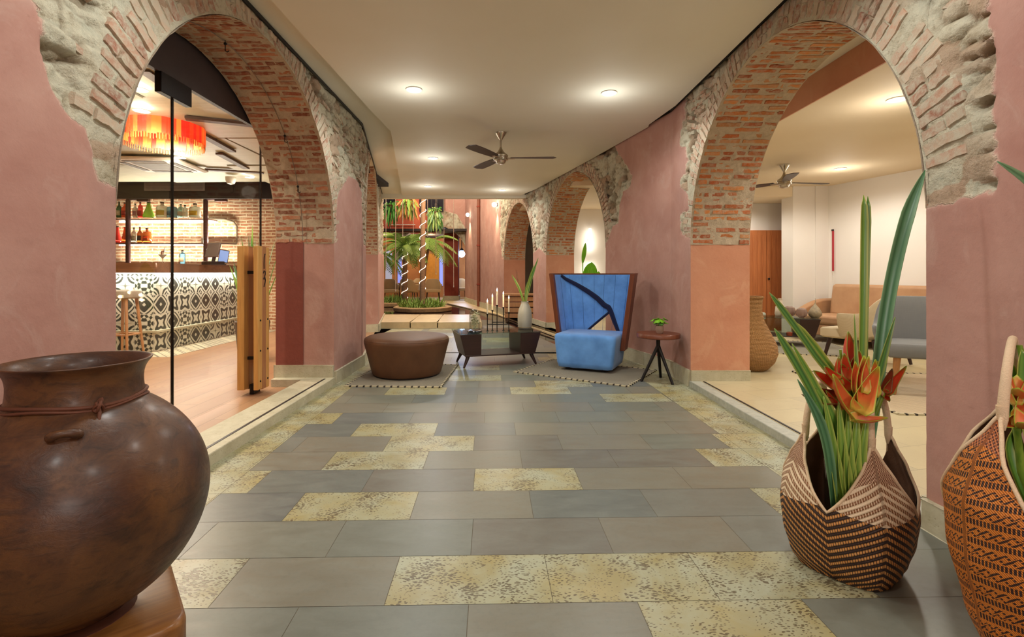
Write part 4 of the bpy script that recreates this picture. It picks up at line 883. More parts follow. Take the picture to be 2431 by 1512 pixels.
# ================================================================== LOUNGE
fz = .06
M_LFLOOR = NT('lounge_stone_floor'); t = M_LFLOOR; v = t.co(); n = t.noise(v, 3, 6, .6, .5); pit = t.voro(t.map(v, (1, 2, 1), (0, 0, .4)), 34)
bt = t.n('TexBrick', offset=.4); t.set(bt.inputs[0], t.map(v, (1, 1, 1), (0, 0, -.25))); bt.inputs['Scale'].default_value = 1; bt.inputs['Brick Width'].default_value = .61; bt.inputs['Row Height'].default_value = .31; bt.inputs['Mortar Size'].default_value = .002
bt.inputs['Color1'].default_value = srgb(200, 186, 147); bt.inputs['Color2'].default_value = srgb(187, 175, 142); bt.inputs['Mortar'].default_value = srgb(144, 133, 103)
c = t.mix(t.ramp(n, [(.4, (0, 0, 0, 1)), (.7, (.5,)*3+(1,))]), bt.outputs[0], srgb(180, 164, 130)); c = t.mix(t.math('MULTIPLY', t.math('SUBTRACT', .16, pit), 4, clamp=True), c, srgb(120, 104, 71))
t.p(Base_Color=c, Roughness=.33); M_LFLOOR = t.m
mb = MB(); mb.prism([Vector(q) for q in [(XR+.101, 0, -.1), (9.0, 0, -.1), (9.0, 13.2, -.1), (p2(Cw, 8.9, -.13)[0], 13.2, -.1), (*p2(Cw, 8.9, -.1), -.1), (*p2(Cw, 0, -.1), -.1)]], (0, 0, .1+fz))
struct(mb.build('floor_lounge', M_LFLOOR, smooth=False), 'pale coral stone floor of the lounge')
mb = MB(); side = [(5.95-.2905*(y-8.88), y) for y in (9.3, 0.0)]
mb.prism([Vector((side[0][0], side[0][1], 0)), Vector((side[1][0], side[1][1], 0)), Vector((side[1][0]+.2, side[1][1], 0)), Vector((side[0][0]+.2, side[0][1], 0))], (0, 0, 3.3)); struct(mb.build('wall_lounge_side', M_CEILW, smooth=False), 'cream side wall of the lounge behind the sofa')
mb = MB(); mb.box((5.30, 8.98, 0), (5.70, 9.35, 3.2)); mb.box((5.70, 8.95, 0), (6.05, 9.4, 3.2)); struct(mb.build('wall_lounge_pillar', M_CEILW, smooth=False), 'white pillar in the lounge beside the corner')
mb = MB(); mb.box((1.2, 12.9, 0), (5.3, 13.1, 3.3)); mb.box((1.2, 13.1, 0), (1.3, 16.6, 3.3)); mb.box((.1, 16.5, 0), (1.25, 16.6, 3.3)); mb.box((3.4, 12.0, 0), (3.45, 12.9, 3.3)); struct(mb.build('wall_lounge_back', M_CEILW, smooth=False), 'white back wall of the lounge')
mb = MB(); mb.box((3.45, 12.0, 0), (4.0, 12.1, 3.3)); mb.box((4.0, 11.2, 2.59), (5.7, 11.3, 3.0)); mb.box((1.2, -.2, 0), (9.0, 0, 3.3)) if False else None
struct(mb.build('wall_lounge_return', M_CEILW, smooth=False))
# door recess seen at px 1778-1860
DY = 9.9
mb = MB(); X0, X1 = (1768-CX)*DY/FPX, (1881-CX)*DY/FPX
mb.box((3.9, DY, 0), (X1, DY+.1, 2.9)); struct(mb.build('wall_lounge_door', M_CEILW, smooth=False), 'cream wall around the wooden double door')
M_DOOR = wood('red_brown_door_wood', srgb(158, 90, 48), srgb(196, 120, 68), axis=2, rough=.4)
td_ = thing('door_1', 'red-brown wooden double door at the back of the lounge', 'door', ((1819-CX)*DY/FPX, DY, fz)); td_['kind'] = 'structure'
dx0 = (1772-CX)*DY/FPX; dx1 = (1861-CX)*DY/FPX; dm = (1817-CX)*DY/FPX; dz = CH+103*DY/FPX
for a, b_ in ((dx0, dm-.004), (dm+.004, dx1)):
    mb = MB(); mb.box((a, DY-.05, fz), (b_, DY-.005, dz)); k = (b_-a)
    for i in range(4): mb.box((a+k*(i+.12)/4, DY-.056, fz+.1), (a+k*(i+.88)/4, DY-.048, dz-.1))
    rel(mb, td_).build('door_leaf', M_DOOR, td_, smooth=False)
mb = MB(); mb.sphere((dm+.03, DY-.08, 1.1), .022, 10, 6); rel(mb, td_).build('door_knob', M_BLACK, td_)
# ceilings
mb = MB(); mb.box((XR+.35, -.2, 3.06), (2.9, 9.4, 3.2)); struct(mb.build('ceiling_lounge_edge', M_CEIL, smooth=False), 'higher strip of lounge ceiling by the arch')
M_CLOUNGE = m_ceiling('lounge_ceiling_paint', srgb(226, 208, 178), srgb(230, 214, 186))
mb = MB(); mb.box((2.9, -.2, 2.8), (9.0, 9.0, 3.25)); mb.box((2.9, 9.0, 2.62), (9.0, 13.2, 3.25)); mb.prism([Vector((*p2(Cw, sR(9.4), -.2), 2.9)), Vector((2.9, 9.4, 2.9)), Vector((2.9, 13.2, 2.9)), Vector((*p2(Cw, sR(13.2), -.2), 2.9))], (0, 0, .35)); mb.prism([Vector((*p2(Cw, sR(13.2), -.2), 3.0)), Vector((1.3, 13.2, 3.0)), Vector((1.3, 20, 3.0)), Vector((*p2(Cw, sR(20), -.2), 3.0))], (0, 0, .3)); struct(mb.build('ceiling_lounge', M_CLOUNGE, smooth=False), 'cream lounge ceiling')
mb = MB(); mb.box((2.885, -.1, 2.8), (2.899, 9.3, 3.059)); struct(mb.build('trim_12', M_ORNG, smooth=False), 'salmon painted face of the lounge ceiling drop')
mb = MB(); mb.box((2.1, -.35, 0), (9.0, -.2, 3.3)); struct(mb.build('wall_lounge_front', M_CEILW, smooth=False))
LW = (1, .93, .82)
for px, py, lb in ((2130, 235, 'large bright downlight in the lounge ceiling near the stone arch'), (1995, 400, 'downlight in the lounge ceiling beside the side wall')):
    Yd = FPX*(2.8-CH)/(HY-py); downlight((px-CX)*Yd/FPX, Yd, 2.8, lb, 110, LW, lens=M_LEDW, group='downlights in the lounge ceiling')
for x, y, p_ in ((3.7, 1.8, 90), (5.9, 5.2, 85), (4.9, 2.6, 80), (4.0, 8.3, 75), (4.55, 9.5, 24), (2.2, 11.0, 26), (2.2, 9.3, 24)): lamp_spot((x, y, 2.56 if y > 9 else 2.76), p_, LW, 165, .1)
# ================================================================== COURTYARD
M_WATER = NT('dark_pond_water'); t = M_WATER; t.p(Base_Color=t.mix(t.noise(t.co(), 2), srgb(44, 34, 34), srgb(58, 42, 40)), Roughness=.06, Specular_IOR_Level=.8); t.bump(t.noise(t.co(), 5, 3), .06, .01); M_WATER = t.m
mb = MB(); mb.prism([Vector(q) for q in [(-12, 12.9, -.06), (-3.2, 12.9, -.06), (-3.2, 7.0, -.06), (2.2, 7.0, -.06), (2.2, 13.0, -.06), (0, 26, -.06), (-12, 26, -.06)]], (0, 0, .03)); struct(mb.build('water_pond', M_WATER, smooth=False), 'dark still pond in the courtyard')
M_DECK = simple('deck_stone', srgb(206, 186, 146), .4, nscale=6, var=.12); M_DECKD = simple('deck_riser', srgb(176, 156, 116), .6)
for i, (x0, x1) in enumerate(((-2.75, -1.98), (-1.95, -1.38), (-1.35, -.42))):
    mb = MB(); mb.prism([Vector((x0+(-.12 if i else -.25), 10.8, 0)), Vector((x1-.06, 10.8, 0)), Vector((x1-.22, 12.9, 0)), Vector((x0-.22 if i else x0-.6, 12.9, 0))], (0, 0, .13)); struct(mb.build('trim_1%d' % i, M_DECK, bevel=.01), 'raised pale stone slab at the pond edge')
mb = MB(); mb.prism([Vector((*p2(Cw, 1.4, .11), -.02)), Vector((*p2(Cw, 15.7, .11), -.02)), Vector((*p2(Cw, 15.7, -.02), -.02)), Vector((*p2(Cw, 1.4, -.02), -.02))], (0, 0, .03))
mb.prism([Vector((*p2(Cw, 15.7, .0), -.02)), Vector((*p2(Cw, 8.5, .05), -.02)), Vector((*p2(Cw, 10.5, .35), -.02)), Vector((*p2(Cw, 15.7, 1.0), -.02))], (0, 0, .032))
mb.prism([Vector((*p2(Cw, 1.4, -.02), -.02)), Vector((*p2(Cw, 8.9, -.02), -.02)), Vector((*p2(Cw, 8.9, -.2), -.02)), Vector((*p2(Cw, 1.4, -.2), -.02))], (0, 0, .05))
struct(mb.build('path_side', M_DECK, smooth=False), 'pale stone strip between the water channel and the right wall')
mb = MB(); mb.prism([Vector((-12, 19.95, -.05)), Vector((-1.2, 19.95, -.05)), Vector((1.5, 21, -.05)), Vector((1.5, 27, -.05)), Vector((-12, 27, -.05))], (0, 0, .08)); struct(mb.build('floor_terrace', M_DECK, smooth=False), 'stone terrace at the far side of the courtyard')
mb = MB(); mb.prism([Vector(q) for q in [(-2.3, 13.6, -.03), (-2.1, 13.6, -.03), (-1.0, 17.5, -.03), (-1.2, 17.5, -.03)]], (0, 0, .04)) if False else None
# back building with one stone arch
RED = (srgb(176, 84, 62), srgb(190, 96, 70), srgb(160, 76, 58)); M_REDW = m_plaster('red_courtyard_plaster', RED)
bc, brr, bs = -3.05, 1.55, 1.75
polyB = [(-4.6, 1.7), (-1.35, 1.7), (-1.3, 2.2), (-1.45, 2.9), (-2.0, 3.75), (-3.0, 4.05), (-4.8, 3.9)]
Bk = ArchWall((0, 21.0), (1, 0), (0, -1), lambda s, z: polysd(s, z, polyB), 505, False)
Bk.arch(bc, brr, bs, 7.5, .05, 60); Bk.pier(bc+brr, .3, 0, 7.5, .06); Bk.finish('wall_courtyard', M_WALL, 'far courtyard wall with a rubble arch')
mb = MB()
for i in range(30):
    t0, t1 = PI*i/30, PI*(i+1)/30; q = [(bc-brr*math.cos(t0), bs+brr*math.sin(t0)), (bc-brr*math.cos(t1), bs+brr*math.sin(t1))]
    mb.add([Vector((q[0][0], 21, q[0][1])), Vector((q[1][0], 21, q[1][1])), Vector((q[1][0], 21.6, q[1][1])), Vector((q[0][0], 21.6, q[0][1]))], [(0, 1, 2, 3)])
struct(mb.build('trim_11', M_MORW), 'underside of the far courtyard arch')
mb = MB(); mb.box((bc+brr, 21.05, 0), (.4, 21.6, 7.5)); mb.box((-12, 20.93, 2.95), (-2.95, 21.5, 7.5)); struct(mb.build('wall_courtyard_upper', M_REDW, smooth=False), 'red upper wall across the courtyard')
for x0, x1, n_ in ((-5.35, -4.62, 1), (-3.55, -2.55, 2)):
    mb = MB(); mb.box((x0, 20.86, 3.85), (x1, 20.925, 6.2)); k = struct(mb.build('window_%d' % n_, simple('dark_window', srgb(34, 30, 38), .15), smooth=False), 'dark upper window across the courtyard')
    mb = MB(); [mb.box((x0+(x1-x0)*i/4-.015, 20.82, 3.85), (x0+(x1-x0)*i/4+.015, 20.86, 6.2)) for i in range(5)]; mb.build('window_frame', M_BLACK, k, smooth=False)
mb = MB(); mb.box((-12, 24.6, 0), (.5, 24.8, 3.4)); struct(mb.build('wall_terrace_back', m_plaster('ochre_plaster', (srgb(170, 112, 66), srgb(186, 128, 76), srgb(150, 96, 60))), smooth=False), 'ochre wall at the back of the terrace')
mb = MB(); mb.box((-12, 20.6, 3.0), (.5, 24.8, 3.1)); struct(mb.build('ceiling_terrace', M_DARKC, smooth=False), 'dark ceiling of the terrace')
M_DRED2 = m_plaster('dark_red_pier', (srgb(138, 62, 48), srgb(150, 70, 54), srgb(126, 58, 46)))
mb = MB(); mb.box((-2.66, 21.9, 0), (-2.02, 22.5, 3.0)); mb.box((-2.70, 21.85, 0), (-1.98, 22.5, .22), 1); struct(mb.build('column_terrace', [M_DRED2, M_BASE], smooth=False), 'dark red pillar behind the far arch')
for i, (px0, px1, cc, e) in enumerate(((944, 953, (.30, .34, .85, 1), 1.0), (1043, 1051, (.32, .36, .9, 1), 1.1), (915, 930, (.55, .52, .6, 1), .7))):
    mb = MB(); mb.box(((px0-CX)*24.5/FPX, 24.5, .6), ((px1-CX)*24.5/FPX, 24.55, 2.35)); struct(mb.build('window_%d' % (i+3), emis('blue_lit_panel_%d' % i, cc, e), smooth=False), 'narrow window panel glowing lilac blue on the terrace')
mb = MB(); mb.box(((1004-CX)*24.5/FPX, 24.45, .5), ((1042-CX)*24.5/FPX, 24.5, 2.2)); struct(mb.build('door_2', simple('amber_door', srgb(196, 130, 40), .5), smooth=False), 'amber wooden panel on the terrace wall')
t = thing('wall_lantern', 'glaring blue-white lamp seen through the far arch', 'lamp', P(1096, 603, 23.5)); 
mb = MB(); mb.sphere((0, 0, 0), .16, 14, 10); mb.build('bulb', emis('blue_white_bulb', (.55, .75, 1, 1), 30), t); mb = MB(); mb.lathe([(.05, .14), (.12, .16), (.02, .3), (.02, .9)], 12); mb.build('stem', M_BLACK, t)
lamp_point(P(1096, 603, 23.3), 120, (.5, .65, 1), .15)
for x, y, z, p_ in ((-3.4, 22.8, 2.8, 70), (-5.5, 22.8, 2.8, 70), (-8, 22, 2.8, 60)): lamp_point((x, y, z), p_, (1, .72, .4), .2)
lamp_point((-3.2, 18.5, 5.6), 420, (1, .8, .58), .4); lamp_point((-1.9, 14.6, 4.6), 620, (1, .8, .58), .3)
# spot lamps on the right courtyard wall
def wallspot(px, py, label, pw):
    k = (px-CX)/FPX; Y = 3.405/(k+.24); t = thing('wall_spotlight', label, 'wall lamp', s_pt(Cw, sR(Y), CH-(py-HY)*Y/FPX, 0), rz=math.atan2(nR.y, nR.x)-PI/2+PI/2, group='small spotlights on the courtyard wall')
    mb = MB(); mb.box((-.04, -.05, -.05), (.02, .05, .05)); mb.build('bracket', M_BLACK, t, bevel=.006)
    mb = MB(); mb.sphere((.10, 0, 0), .075, 14, 10); mb.build('bulb', emis('warm_bulb', (1, .9, .7, 1), 22), t)
    lamp_spot(tuple(s_pt(Cw, sR(Y), CH-(py-HY)*Y/FPX-.1, .14)), pw, (1, .82, .55), 70, .05, .8, rot=(0, 0, 0))
wallspot(1116, 510, 'wall spotlight low on the right wall with a beam below it', 190); wallspot(1181, 486, 'wall spotlight above the third right-hand arch', 120)
t = thing('drain_pipe', 'vertical brown drain pipe on the far right courtyard wall', 'pipe', tuple(s_pt(Cw, sR(17.7), 0, .05)))
mb = MB(); mb.tube([(0, 0, .03), (0, 0, 3.2), (0, 0, 6.4)], .06, 12); mb.build('pipe', simple('brown_pipe', srgb(128, 74, 52), .6), t)
for z in (.8, 2.2, 3.6): mb = MB(); mb.lathe([(.075, 0), (.075, .05)], 12, (0, 0, z)); mb.build('bracket', M_DRED2, t)
# planters and palms
M_PLANT = simple('planter_stone', srgb(176, 146, 104), .8, nscale=14, var=.2, bump=.4); M_SOIL = simple('dark_soil', srgb(66, 50, 36), .95, bump=.5)
M_TRUNK = wood('palm_trunk_bark', srgb(120, 92, 68), srgb(158, 126, 96), axis=0, rough=.85, bump=.6); M_GLOW = emis('led_rope', (1, .82, .62, 1), 2.6)
M_FROND = m_leaf('palm_frond', srgb(81, 132, 53), srgb(176, 202, 101), .5)
def planter(px, py, r_, label, seed, n=90):
    c_ = Fl(px, py, 0); t = thing('planter', label, 'planter', (c_.x, c_.y, -.03))
    mb = MB(); mb.lathe([(r_*.94, 0), (r_, .02), (r_*1.02, .13), (r_*.98, .16), (r_*.86, .16), (r_*.85, .1)], 40, fn=lambda a, z: 1+.03*math.sin(a*7+seed)+.02*math.sin(a*13), cap0=False, cap1=False); mb.build('rim', M_PLANT, t)
    mb = MB(); mb.lathe([(r_*.9, .11), (r_*.4, .13), (.001, .14)], 30, cap0=False); mb.build('soil', M_SOIL, t)
    mb = MB(); pr = random.Random(seed)
    for i in range(n*3):
        a = pr.uniform(0, 2*PI); rr = r_*.8*math.sqrt(pr.random()); b_ = Vector((rr*math.cos(a), rr*math.sin(a), .12)); a2 = pr.uniform(0, 2*PI)
        blade(mb, b_, b_+Vector((.16*math.cos(a2), .16*math.sin(a2), pr.uniform(.12, .36))), .014, .1, .2, 4)
    o = mb.build('grass', M_FROND, t); return t, Vector((c_.x, c_.y, .08))
def palm(base, h, lean, r0, nf, fl, label, seed, turns, crown=True, up=.4, glow0=0.1, glow1=1.0):
    t = thing('palm_tree', label, 'palm tree', base); ax = [Vector((lean[0]*k*k, lean[1]*k*k, h*k)) for k in np.linspace(0, 1, 24)]
    mb = MB(); mb.tube(ax, [r0*(1.25-.35*k/23+.05*(k % 2)) for k in range(24)], 12); mb.build('trunk', M_TRUNK, t)
    pts = []
    for i in range(int(turns*22)):
        k = glow0+(glow1-glow0)*i/(turns*22); a = 2*PI*i/22; c_ = Vector((lean[0]*k*k, lean[1]*k*k, h*k)); rr = r0*1.35; pts.append(c_+Vector((rr*math.cos(a), rr*math.sin(a), 0)))
    mb = MB(); mb.tube(pts, .010, 6) if turns else None; turns and mb.build('light_rope', M_GLOW, t)
    pr = random.Random(seed); top = ax[-1]
    for i in range(nf):
        a = 2*PI*i/nf+pr.uniform(-.2, .2); el = pr.uniform(-.1, up+.5); ln = fl*pr.uniform(.8, 1.15); mb = MB(); mid = []
        for k in np.linspace(0, 1, 12): mid.append(top+Vector((math.cos(a)*ln*k, math.sin(a)*ln*k, ln*(el*k-.75*k*k))))
        mb.tube(mid, [.014*(1-.8*k/11) for k in range(12)], 5)
        for k in range(1, 12):
            d = (mid[min(k+1, 11)]-mid[k-1]).normalized(); sdv = d.cross(Vector((0, 0, 1))).normalized()
            for sg in (-1, 1):
                for q in (0, .5):
                    b_ = mid[k].lerp(mid[k-1], q); ll = ln*.34*math.sin(PI*(.15+.8*k/12)); blade(mb, b_, b_+sdv*sg*ll*.8+d*ll*.6-Vector((0, 0, ll*.3)), .013, .05, .1, 3)
        mb.build('frond', M_FROND, t)
    return t
tp, pc = planter(1003, 736, .92, 'round stone planter ring in the pond around the taller palm', 1)
palm(pc, 6.2, (.05, .1), .075, 11, 1.3, 'tall slender palm wrapped with a spiral light rope', 2, 15)
tp, pc2 = planter(935, 724, .85, 'stone planter further back in the pond, left of the tall palm', 3, 60)
palm(Vector((pc2.x+.5, pc2.y-.4, pc2.z)), 2.15, (.0, .1), .085, 26, .95, 'short palm wrapped in a light rope behind the planter', 5, 5.5, up=.9, glow1=.95)
palm(Vector((-3.1, 18.9, -.03)), 2.45, (.25, .1), .05, 13, 1.25, 'leafy palm hanging right beside the tall trunk', 8, 0, up=.4)
palm(Vector((-4.75, 18.8, .1)), 1.9, (-.1, .1), .04, 12, 1.0, 'thin young palm at the left edge of the courtyard', 9, 0, up=.5)
for i, (px, y1) in enumerate(((916, 640), (939, 690), (956, 560), (981, 556), (1015, 560), (1035, 650), (1054, 700), (1077, 680))):
    a, b_ = P(px, 440, 14.5), P(px, y1, 14.5); a.z = 3.83; t = thing('hanging_cable', 'thin pale hanging cable, %s from the left over the pond' % ['first', 'second', 'third', 'fourth', 'fifth', 'sixth', 'seventh', 'eighth'][i], 'cable', b_, group='plant cables hanging over the pond')
    mb = MB(); mb.tube([(0, 0, 0), a-b_], .009, 6); mb.build('cable', simple('pale_cable_%d' % i, srgb(220, 200, 180), .5), t); mb = MB(); mb.lathe([(.001, -.03), (.012, -.02), (.012, .02), (.001, .03)], 8); mb.build('weight', M_RING, t)
mb = MB(); mb.tube([(-9.5, 14.5, 3.845), (0.02, 14.5, 3.845)], .02, 8); struct(mb.build('beam_wire_rod', M_BLACK), 'thin steel rod carrying the cables over the pond')
def hangplant(px, py, Y, label, mats, seed, r_=.35):
    c_ = P(px, py, Y); t = thing('hanging_plant', label, 'plant', c_, group='hanging plants on the courtyard wall'); pr = random.Random(seed)
    mb = MB(); mb.lathe([(.001, -.02), (.12, 0), (.16, .16), (.13, .16), (.001, .1)], 18, cap0=False, cap1=False); mb.build('basket', M_WICK0, t); mb = MB(); mb.tube([(0, 0, .1), (0, .1, .5), (0, 20.9-Y, .62)], .012, 6); mb.build('bracket', M_BLACK, t)
    for k, m_ in enumerate(mats):
        mb = MB()
        for i in range(70):
            a = pr.uniform(0, 6.28); q = pr.uniform(.1, r_); z = pr.uniform(-.75, .3); b_ = Vector((.1*math.cos(a), .1*math.sin(a), .12)); e_ = Vector((q*math.cos(a), q*math.sin(a), z)); m2 = b_.lerp(e_, .5)+Vector((0, 0, .12)); blade(mb, b_, m2, .02, .05, .2, 3); blade(mb, m2, e_, .03, .1, .2, 4)
        mb.build('foliage', m_, t)
M_WICK0 = simple('brown_hanging_basket', srgb(110, 76, 46), .8)
hangplant(931, 496, 19.8, 'dark green plant hanging high at the left of the courtyard', [M_LEAF], 1); hangplant(969, 484, 19.6, 'trailing plant high behind the tall palm, orange light put into its leaf colour', [simple('orange_light_leaf_colour', srgb(196, 140, 70), .6), M_LEAFL], 2, .5); hangplant(1032, 512, 19.8, 'green trailing plant on the red wall right of the tall palm', [M_LEAF, M_FROND], 3, .4)  # orange light is painted into one leaf colour of the middle plant
t = thing('balcony_rail', 'thin pale rectangular rail on the red wall behind the palms', 'rail', P(955, 552, 20.85)); mb = MB(); mb.tube([(-.5, 0, 0), (.55, 0, 0), (.55, 0, .34), (-.5, 0, .34), (-.5, 0, 0)], .014, 6); mb.build('frame', M_RING, t); mb = MB(); mb.box((-.02, 0, .1), (.02, .1, .14)); mb.build('bracket', M_RING, t)
# terrace chairs and tables
M_CREAM = fabric('cream_weave', srgb(206, 182, 142), srgb(170, 142, 104)); M_DLEG = simple('dark_leg', srgb(72, 50, 36), .5)
def tub_chair(label, loc, rz, group, mat, legm, w=.6, h=.85, seat=.42, arm=.62, d=.58, legr=.018, cat='armchair', name='armchair', spl=1.15, th=.05):
    t = thing(name, label, cat, loc, rz, group)       # faces -Y locally
    mb = MB(); rings = []; N = 28
    prof = []
    for i in range(N+1):
        a = PI*(-.08)+(PI*1.16)*i/N; x = math.cos(a)*w/2; y = math.sin(a)*d*.55; k = max(0, math.sin(a)); top = arm+(h-arm)*min(1, max(0, (k-.45)/.45))**1.0*(1.0)
        sm = min(1, max(0, (k-.35)/.5)); sm = sm*sm*(3-2*sm); top = arm+(h-arm)*sm; prof.append((x, y, top))
    for (x, y, tp) in prof:
        l = math.hypot(x, y) or 1; ux, uy = x/l, y/l; o = .035*(tp-.3)
        low = seat-.14
        rings.append([Vector((x*.9, y*.9, low)), Vector((x+ux*o*2, y+uy*o*2, tp-.03)), Vector((x+ux*(o*2-.01), y+uy*(o*2-.01), tp)), Vector((x+ux*(o*2-th), y+uy*(o*2-th), tp)), Vector((x+ux*(o*2-th-.01), y+uy*(o*2-th-.01), tp-.03)), Vector((x*.9-ux*th, y*.9-uy*th, low))])
    mb.loft(rings); mb.build('backrest', mat, t, subd=1, angle=60)
    mb = MB(); pts = [(-w*.44, -d*.42), (w*.44, -d*.42)]+[(math.cos(a)*w*.43, math.sin(a)*d*.46) for a in np.linspace(0, PI, 14)]
    mb.loft([[Vector((x*s_, y*s_, z)) for x, y in pts] for s_, z in ((.93, seat-.13), (1, seat-.11), (1, seat-.02), (.95, seat), (.5, seat+.008))]); mb.build('seat', mat, t, angle=50)
    for sx in (-1, 1):
        for sy in (-1, 1): mb = MB(); mb.tube([(sx*w*.33, sy*d*.33, seat-.12), (sx*w*.33*spl, sy*d*.36*spl, 0)], [legr*1.3, legr*.8], 10); mb.build('leg', legm, t)
    return t
GC = 'cream tub chairs on the terrace'
for (px, Y, rz, lb) in ((926, 21.0, .4, 'cream woven chair at the left edge of the terrace'), (972, 21.1, 2.9, 'cream woven chair behind the short palm'), (1028, 21.4, .2, 'cream woven chair right of the tall palm trunk'), (984, 23.6, -.6, 'cream woven chair deeper under the terrace roof'), (1097, 23.4, .5, 'cream woven chair seen through the far arch')):
    tub_chair(lb, ((px-CX)*Y/FPX, Y, .03), rz, GC, M_CREAM, M_DLEG, w=.75, h=.95, seat=.5, arm=.72, d=.7)
for (px, Y, lb) in ((948, 22.2, 'round cafe table beside the left terrace chair'), (1004, 22.6, 'round cafe table behind the tall palm')):
    t = thing('cafe_table', lb, 'table', ((px-CX)*Y/FPX, Y, .03)); mb = MB(); mb.lathe([(.4, .72), (.42, .74), (.42, .76), (.001, .765)], 28); mb.build('tabletop', M_OAK, t); mb = MB(); mb.lathe([(.25, 0), (.24, .02), (.03, .05), (.03, .72)], 20); mb.build('pedestal', M_DLEG, t)
t = thing('wooden_crate_bench', 'low brown wooden bench under the third right arch', 'bench', P(1240, 745, 12.4)); t.location.z = .02
mb = MB(); [mb.box((-.45, -.2, .08+.14*i), (.4, .2, .19+.14*i)) for i in range(4)]; mb.build('body', M_OAK, t, bevel=.006); mb = MB(); mb.box((-.5, -.24, .64), (.45, .24, .68)); mb.build('tabletop', M_OAK, t, bevel=.006)
[MB().box((x-.03, y-.03, 0), (x+.03, y+.03, .09)).build('leg', M_DLEG, t) for x in (-.4, .35) for y in (-.15, .15)]
# ================================================================== FOREGROUND
def sub(mb, L): L = Vector(L); mb.v = [tuple(Vector(q)-L) for q in mb.v]; return mb
# clay pot on its wooden base
def m_pot():
    t = NT('burnished_clay'); v = t.co(); n = t.noise(v, 3.2, 7, .68, .5); n2 = t.noise(t.map(v, (1, 1, 2.2), (.3, .2, .4)), 12, 6, .7, .8); n3 = t.noise(v, 2.1, 3, .5)
    c = t.ramp(n, [(.28, srgb(38, 22, 16)), (.45, srgb(69, 42, 26)), (.58, srgb(96, 62, 33)), (.72, srgb(60, 37, 24))])
    c = t.mix(t.ramp(n3, [(.5, (0, 0, 0, 1)), (.68, (.6,)*3+(1,))]), c, srgb(110, 72, 35)); c = t.mix(t.ramp(n2, [(.5, (0, 0, 0, 1)), (.72, (.75,)*3+(1,))]), c, srgb(34, 22, 15))
    t.p(Base_Color=c, Roughness=t.ramp(n2, [(.3, (.34,)*3+(1,)), (.8, (.58,)*3+(1,))]), Specular_IOR_Level=.4, Coat_Weight=.12, Coat_Roughness=.2); t.bump(t.math('ADD', n2, t.math('MULTIPLY', t.noise(v, 60, 4), .25)), .22, .01); return t.m
M_POT = m_pot()
pl = Vector((-1.345, 1.555, .127))
t = thing('clay_pot', 'huge round burnished brown clay pot with a cord tied round its neck', 'pot', pl)
zc_, R_ = .362, .352
prof = [(.001, .0), (.13, .0)]
for a in np.linspace(-1.17, 1.02, 34): prof.append((R_*math.cos(a)*(1+.012*math.cos(3*a)), zc_+R_*1.02*math.sin(a)))
zt = prof[-1][1]
prof += [(.174, zt+.008), (.168, zt+.025), (.165, zt+.055), (.166, zt+.085), (.174, zt+.108), (.188, zt+.125), (.192, zt+.130), (.190, zt+.134), (.180, zt+.131), (.165, zt+.115), (.152, zt+.09), (.150, zt+.05), (.16, zt), (.26, zt-.1), (.32, zt-.25), (.001, zt-.55)]
mb = MB(); mb.lathe(prof, 96, fn=lambda a, z: 1+.008*math.sin(2*a+1)+.005*math.sin(5*a+z*9)+.003*math.sin(9*a-z*14), cap0=False, cap1=False); mb.build('body', M_POT, t, angle=60, subd=1)
M_CORD = simple('brown_cord', srgb(96, 54, 34), .7, bump=.4)
zn = zt+.018; mb = MB()
mb.tube([Vector((.175*math.cos(a)*1.0, .175*math.sin(a), zn+.006*math.sin(3*a))) for a in np.linspace(0, 2*PI, 60)], .0055, 8); mb.tube([Vector((.178*math.cos(a), .178*math.sin(a), zn-.010+.006*math.sin(4*a+1))) for a in np.linspace(0, 2*PI, 60)], .0045, 8)
ak = -.62; kp = Vector((.184*math.cos(ak), .184*math.sin(ak), zn))
for q in range(4): mb.tube([kp+Vector((.012*math.cos(b_+q)*(1 if q % 2 else .4), .012*math.sin(b_), .016*math.sin(b_*1+q*1.3)-.004*q)) for b_ in np.linspace(0, 2*PI, 14)], .0045, 7)
tdir = Vector((math.cos(ak), math.sin(ak), 0)); mb.tube([kp, kp+tdir*.012-Vector((0, 0, .02)), kp+tdir*.035-Vector((.01, 0, .05)), kp+tdir*.05-Vector((.02, 0, .075))], [.0055, .005, .0045, .003], 8)
mb.build('cord', M_CORD, t)
mb = MB()
for (ax_, el, sz) in ((-.98, .80, 1.0), (2.2, .8, 1)):
    c_ = Vector((R_*math.cos(el)*math.cos(ax_), R_*math.cos(el)*math.sin(ax_), zc_+R_*1.04*math.sin(el))); tg_ = Vector((-math.sin(ax_), math.cos(ax_), 0)); nn = (c_-Vector((0, 0, zc_))).normalized()
    mb = MB(); mb.tube([c_+tg_*(.032*math.cos(b_))*sz+nn*(.020*math.sin(b_)-.004) for b_ in np.linspace(0, PI, 10)], [.010, .013, .013, .012, .011, .011, .012, .013, .013, .010], 10); mb.build('lug', M_POT, t)
M_BLOCK = wood('pot_base_wood', srgb(104, 63, 30), srgb(154, 106, 54), axis=0, rough=.32)
t = thing('pot_base', 'thick round-cornered wooden block under the big clay pot', 'wooden base', (pl.x, pl.y, 0), rz=PI/4-.08)
hs, rc = .262, .07; pts = []
for sx, sy, a0 in ((1, 1, 0), (-1, 1, PI/2), (-1, -1, PI), (1, -1, 1.5*PI)):
    for a in np.linspace(a0, a0+PI/2, 8): pts.append((sx*(hs-rc)+rc*math.cos(a), sy*(hs-rc)+rc*math.sin(a)))
mb = MB(); mb.loft([[Vector((x*s_, y*s_, z)) for x, y in pts] for s_, z in ((.975, 0), (1, .012), (1.0, .10), (.985, .118), (.95, .124))]); mb.build('block', M_BLOCK, t, angle=50)
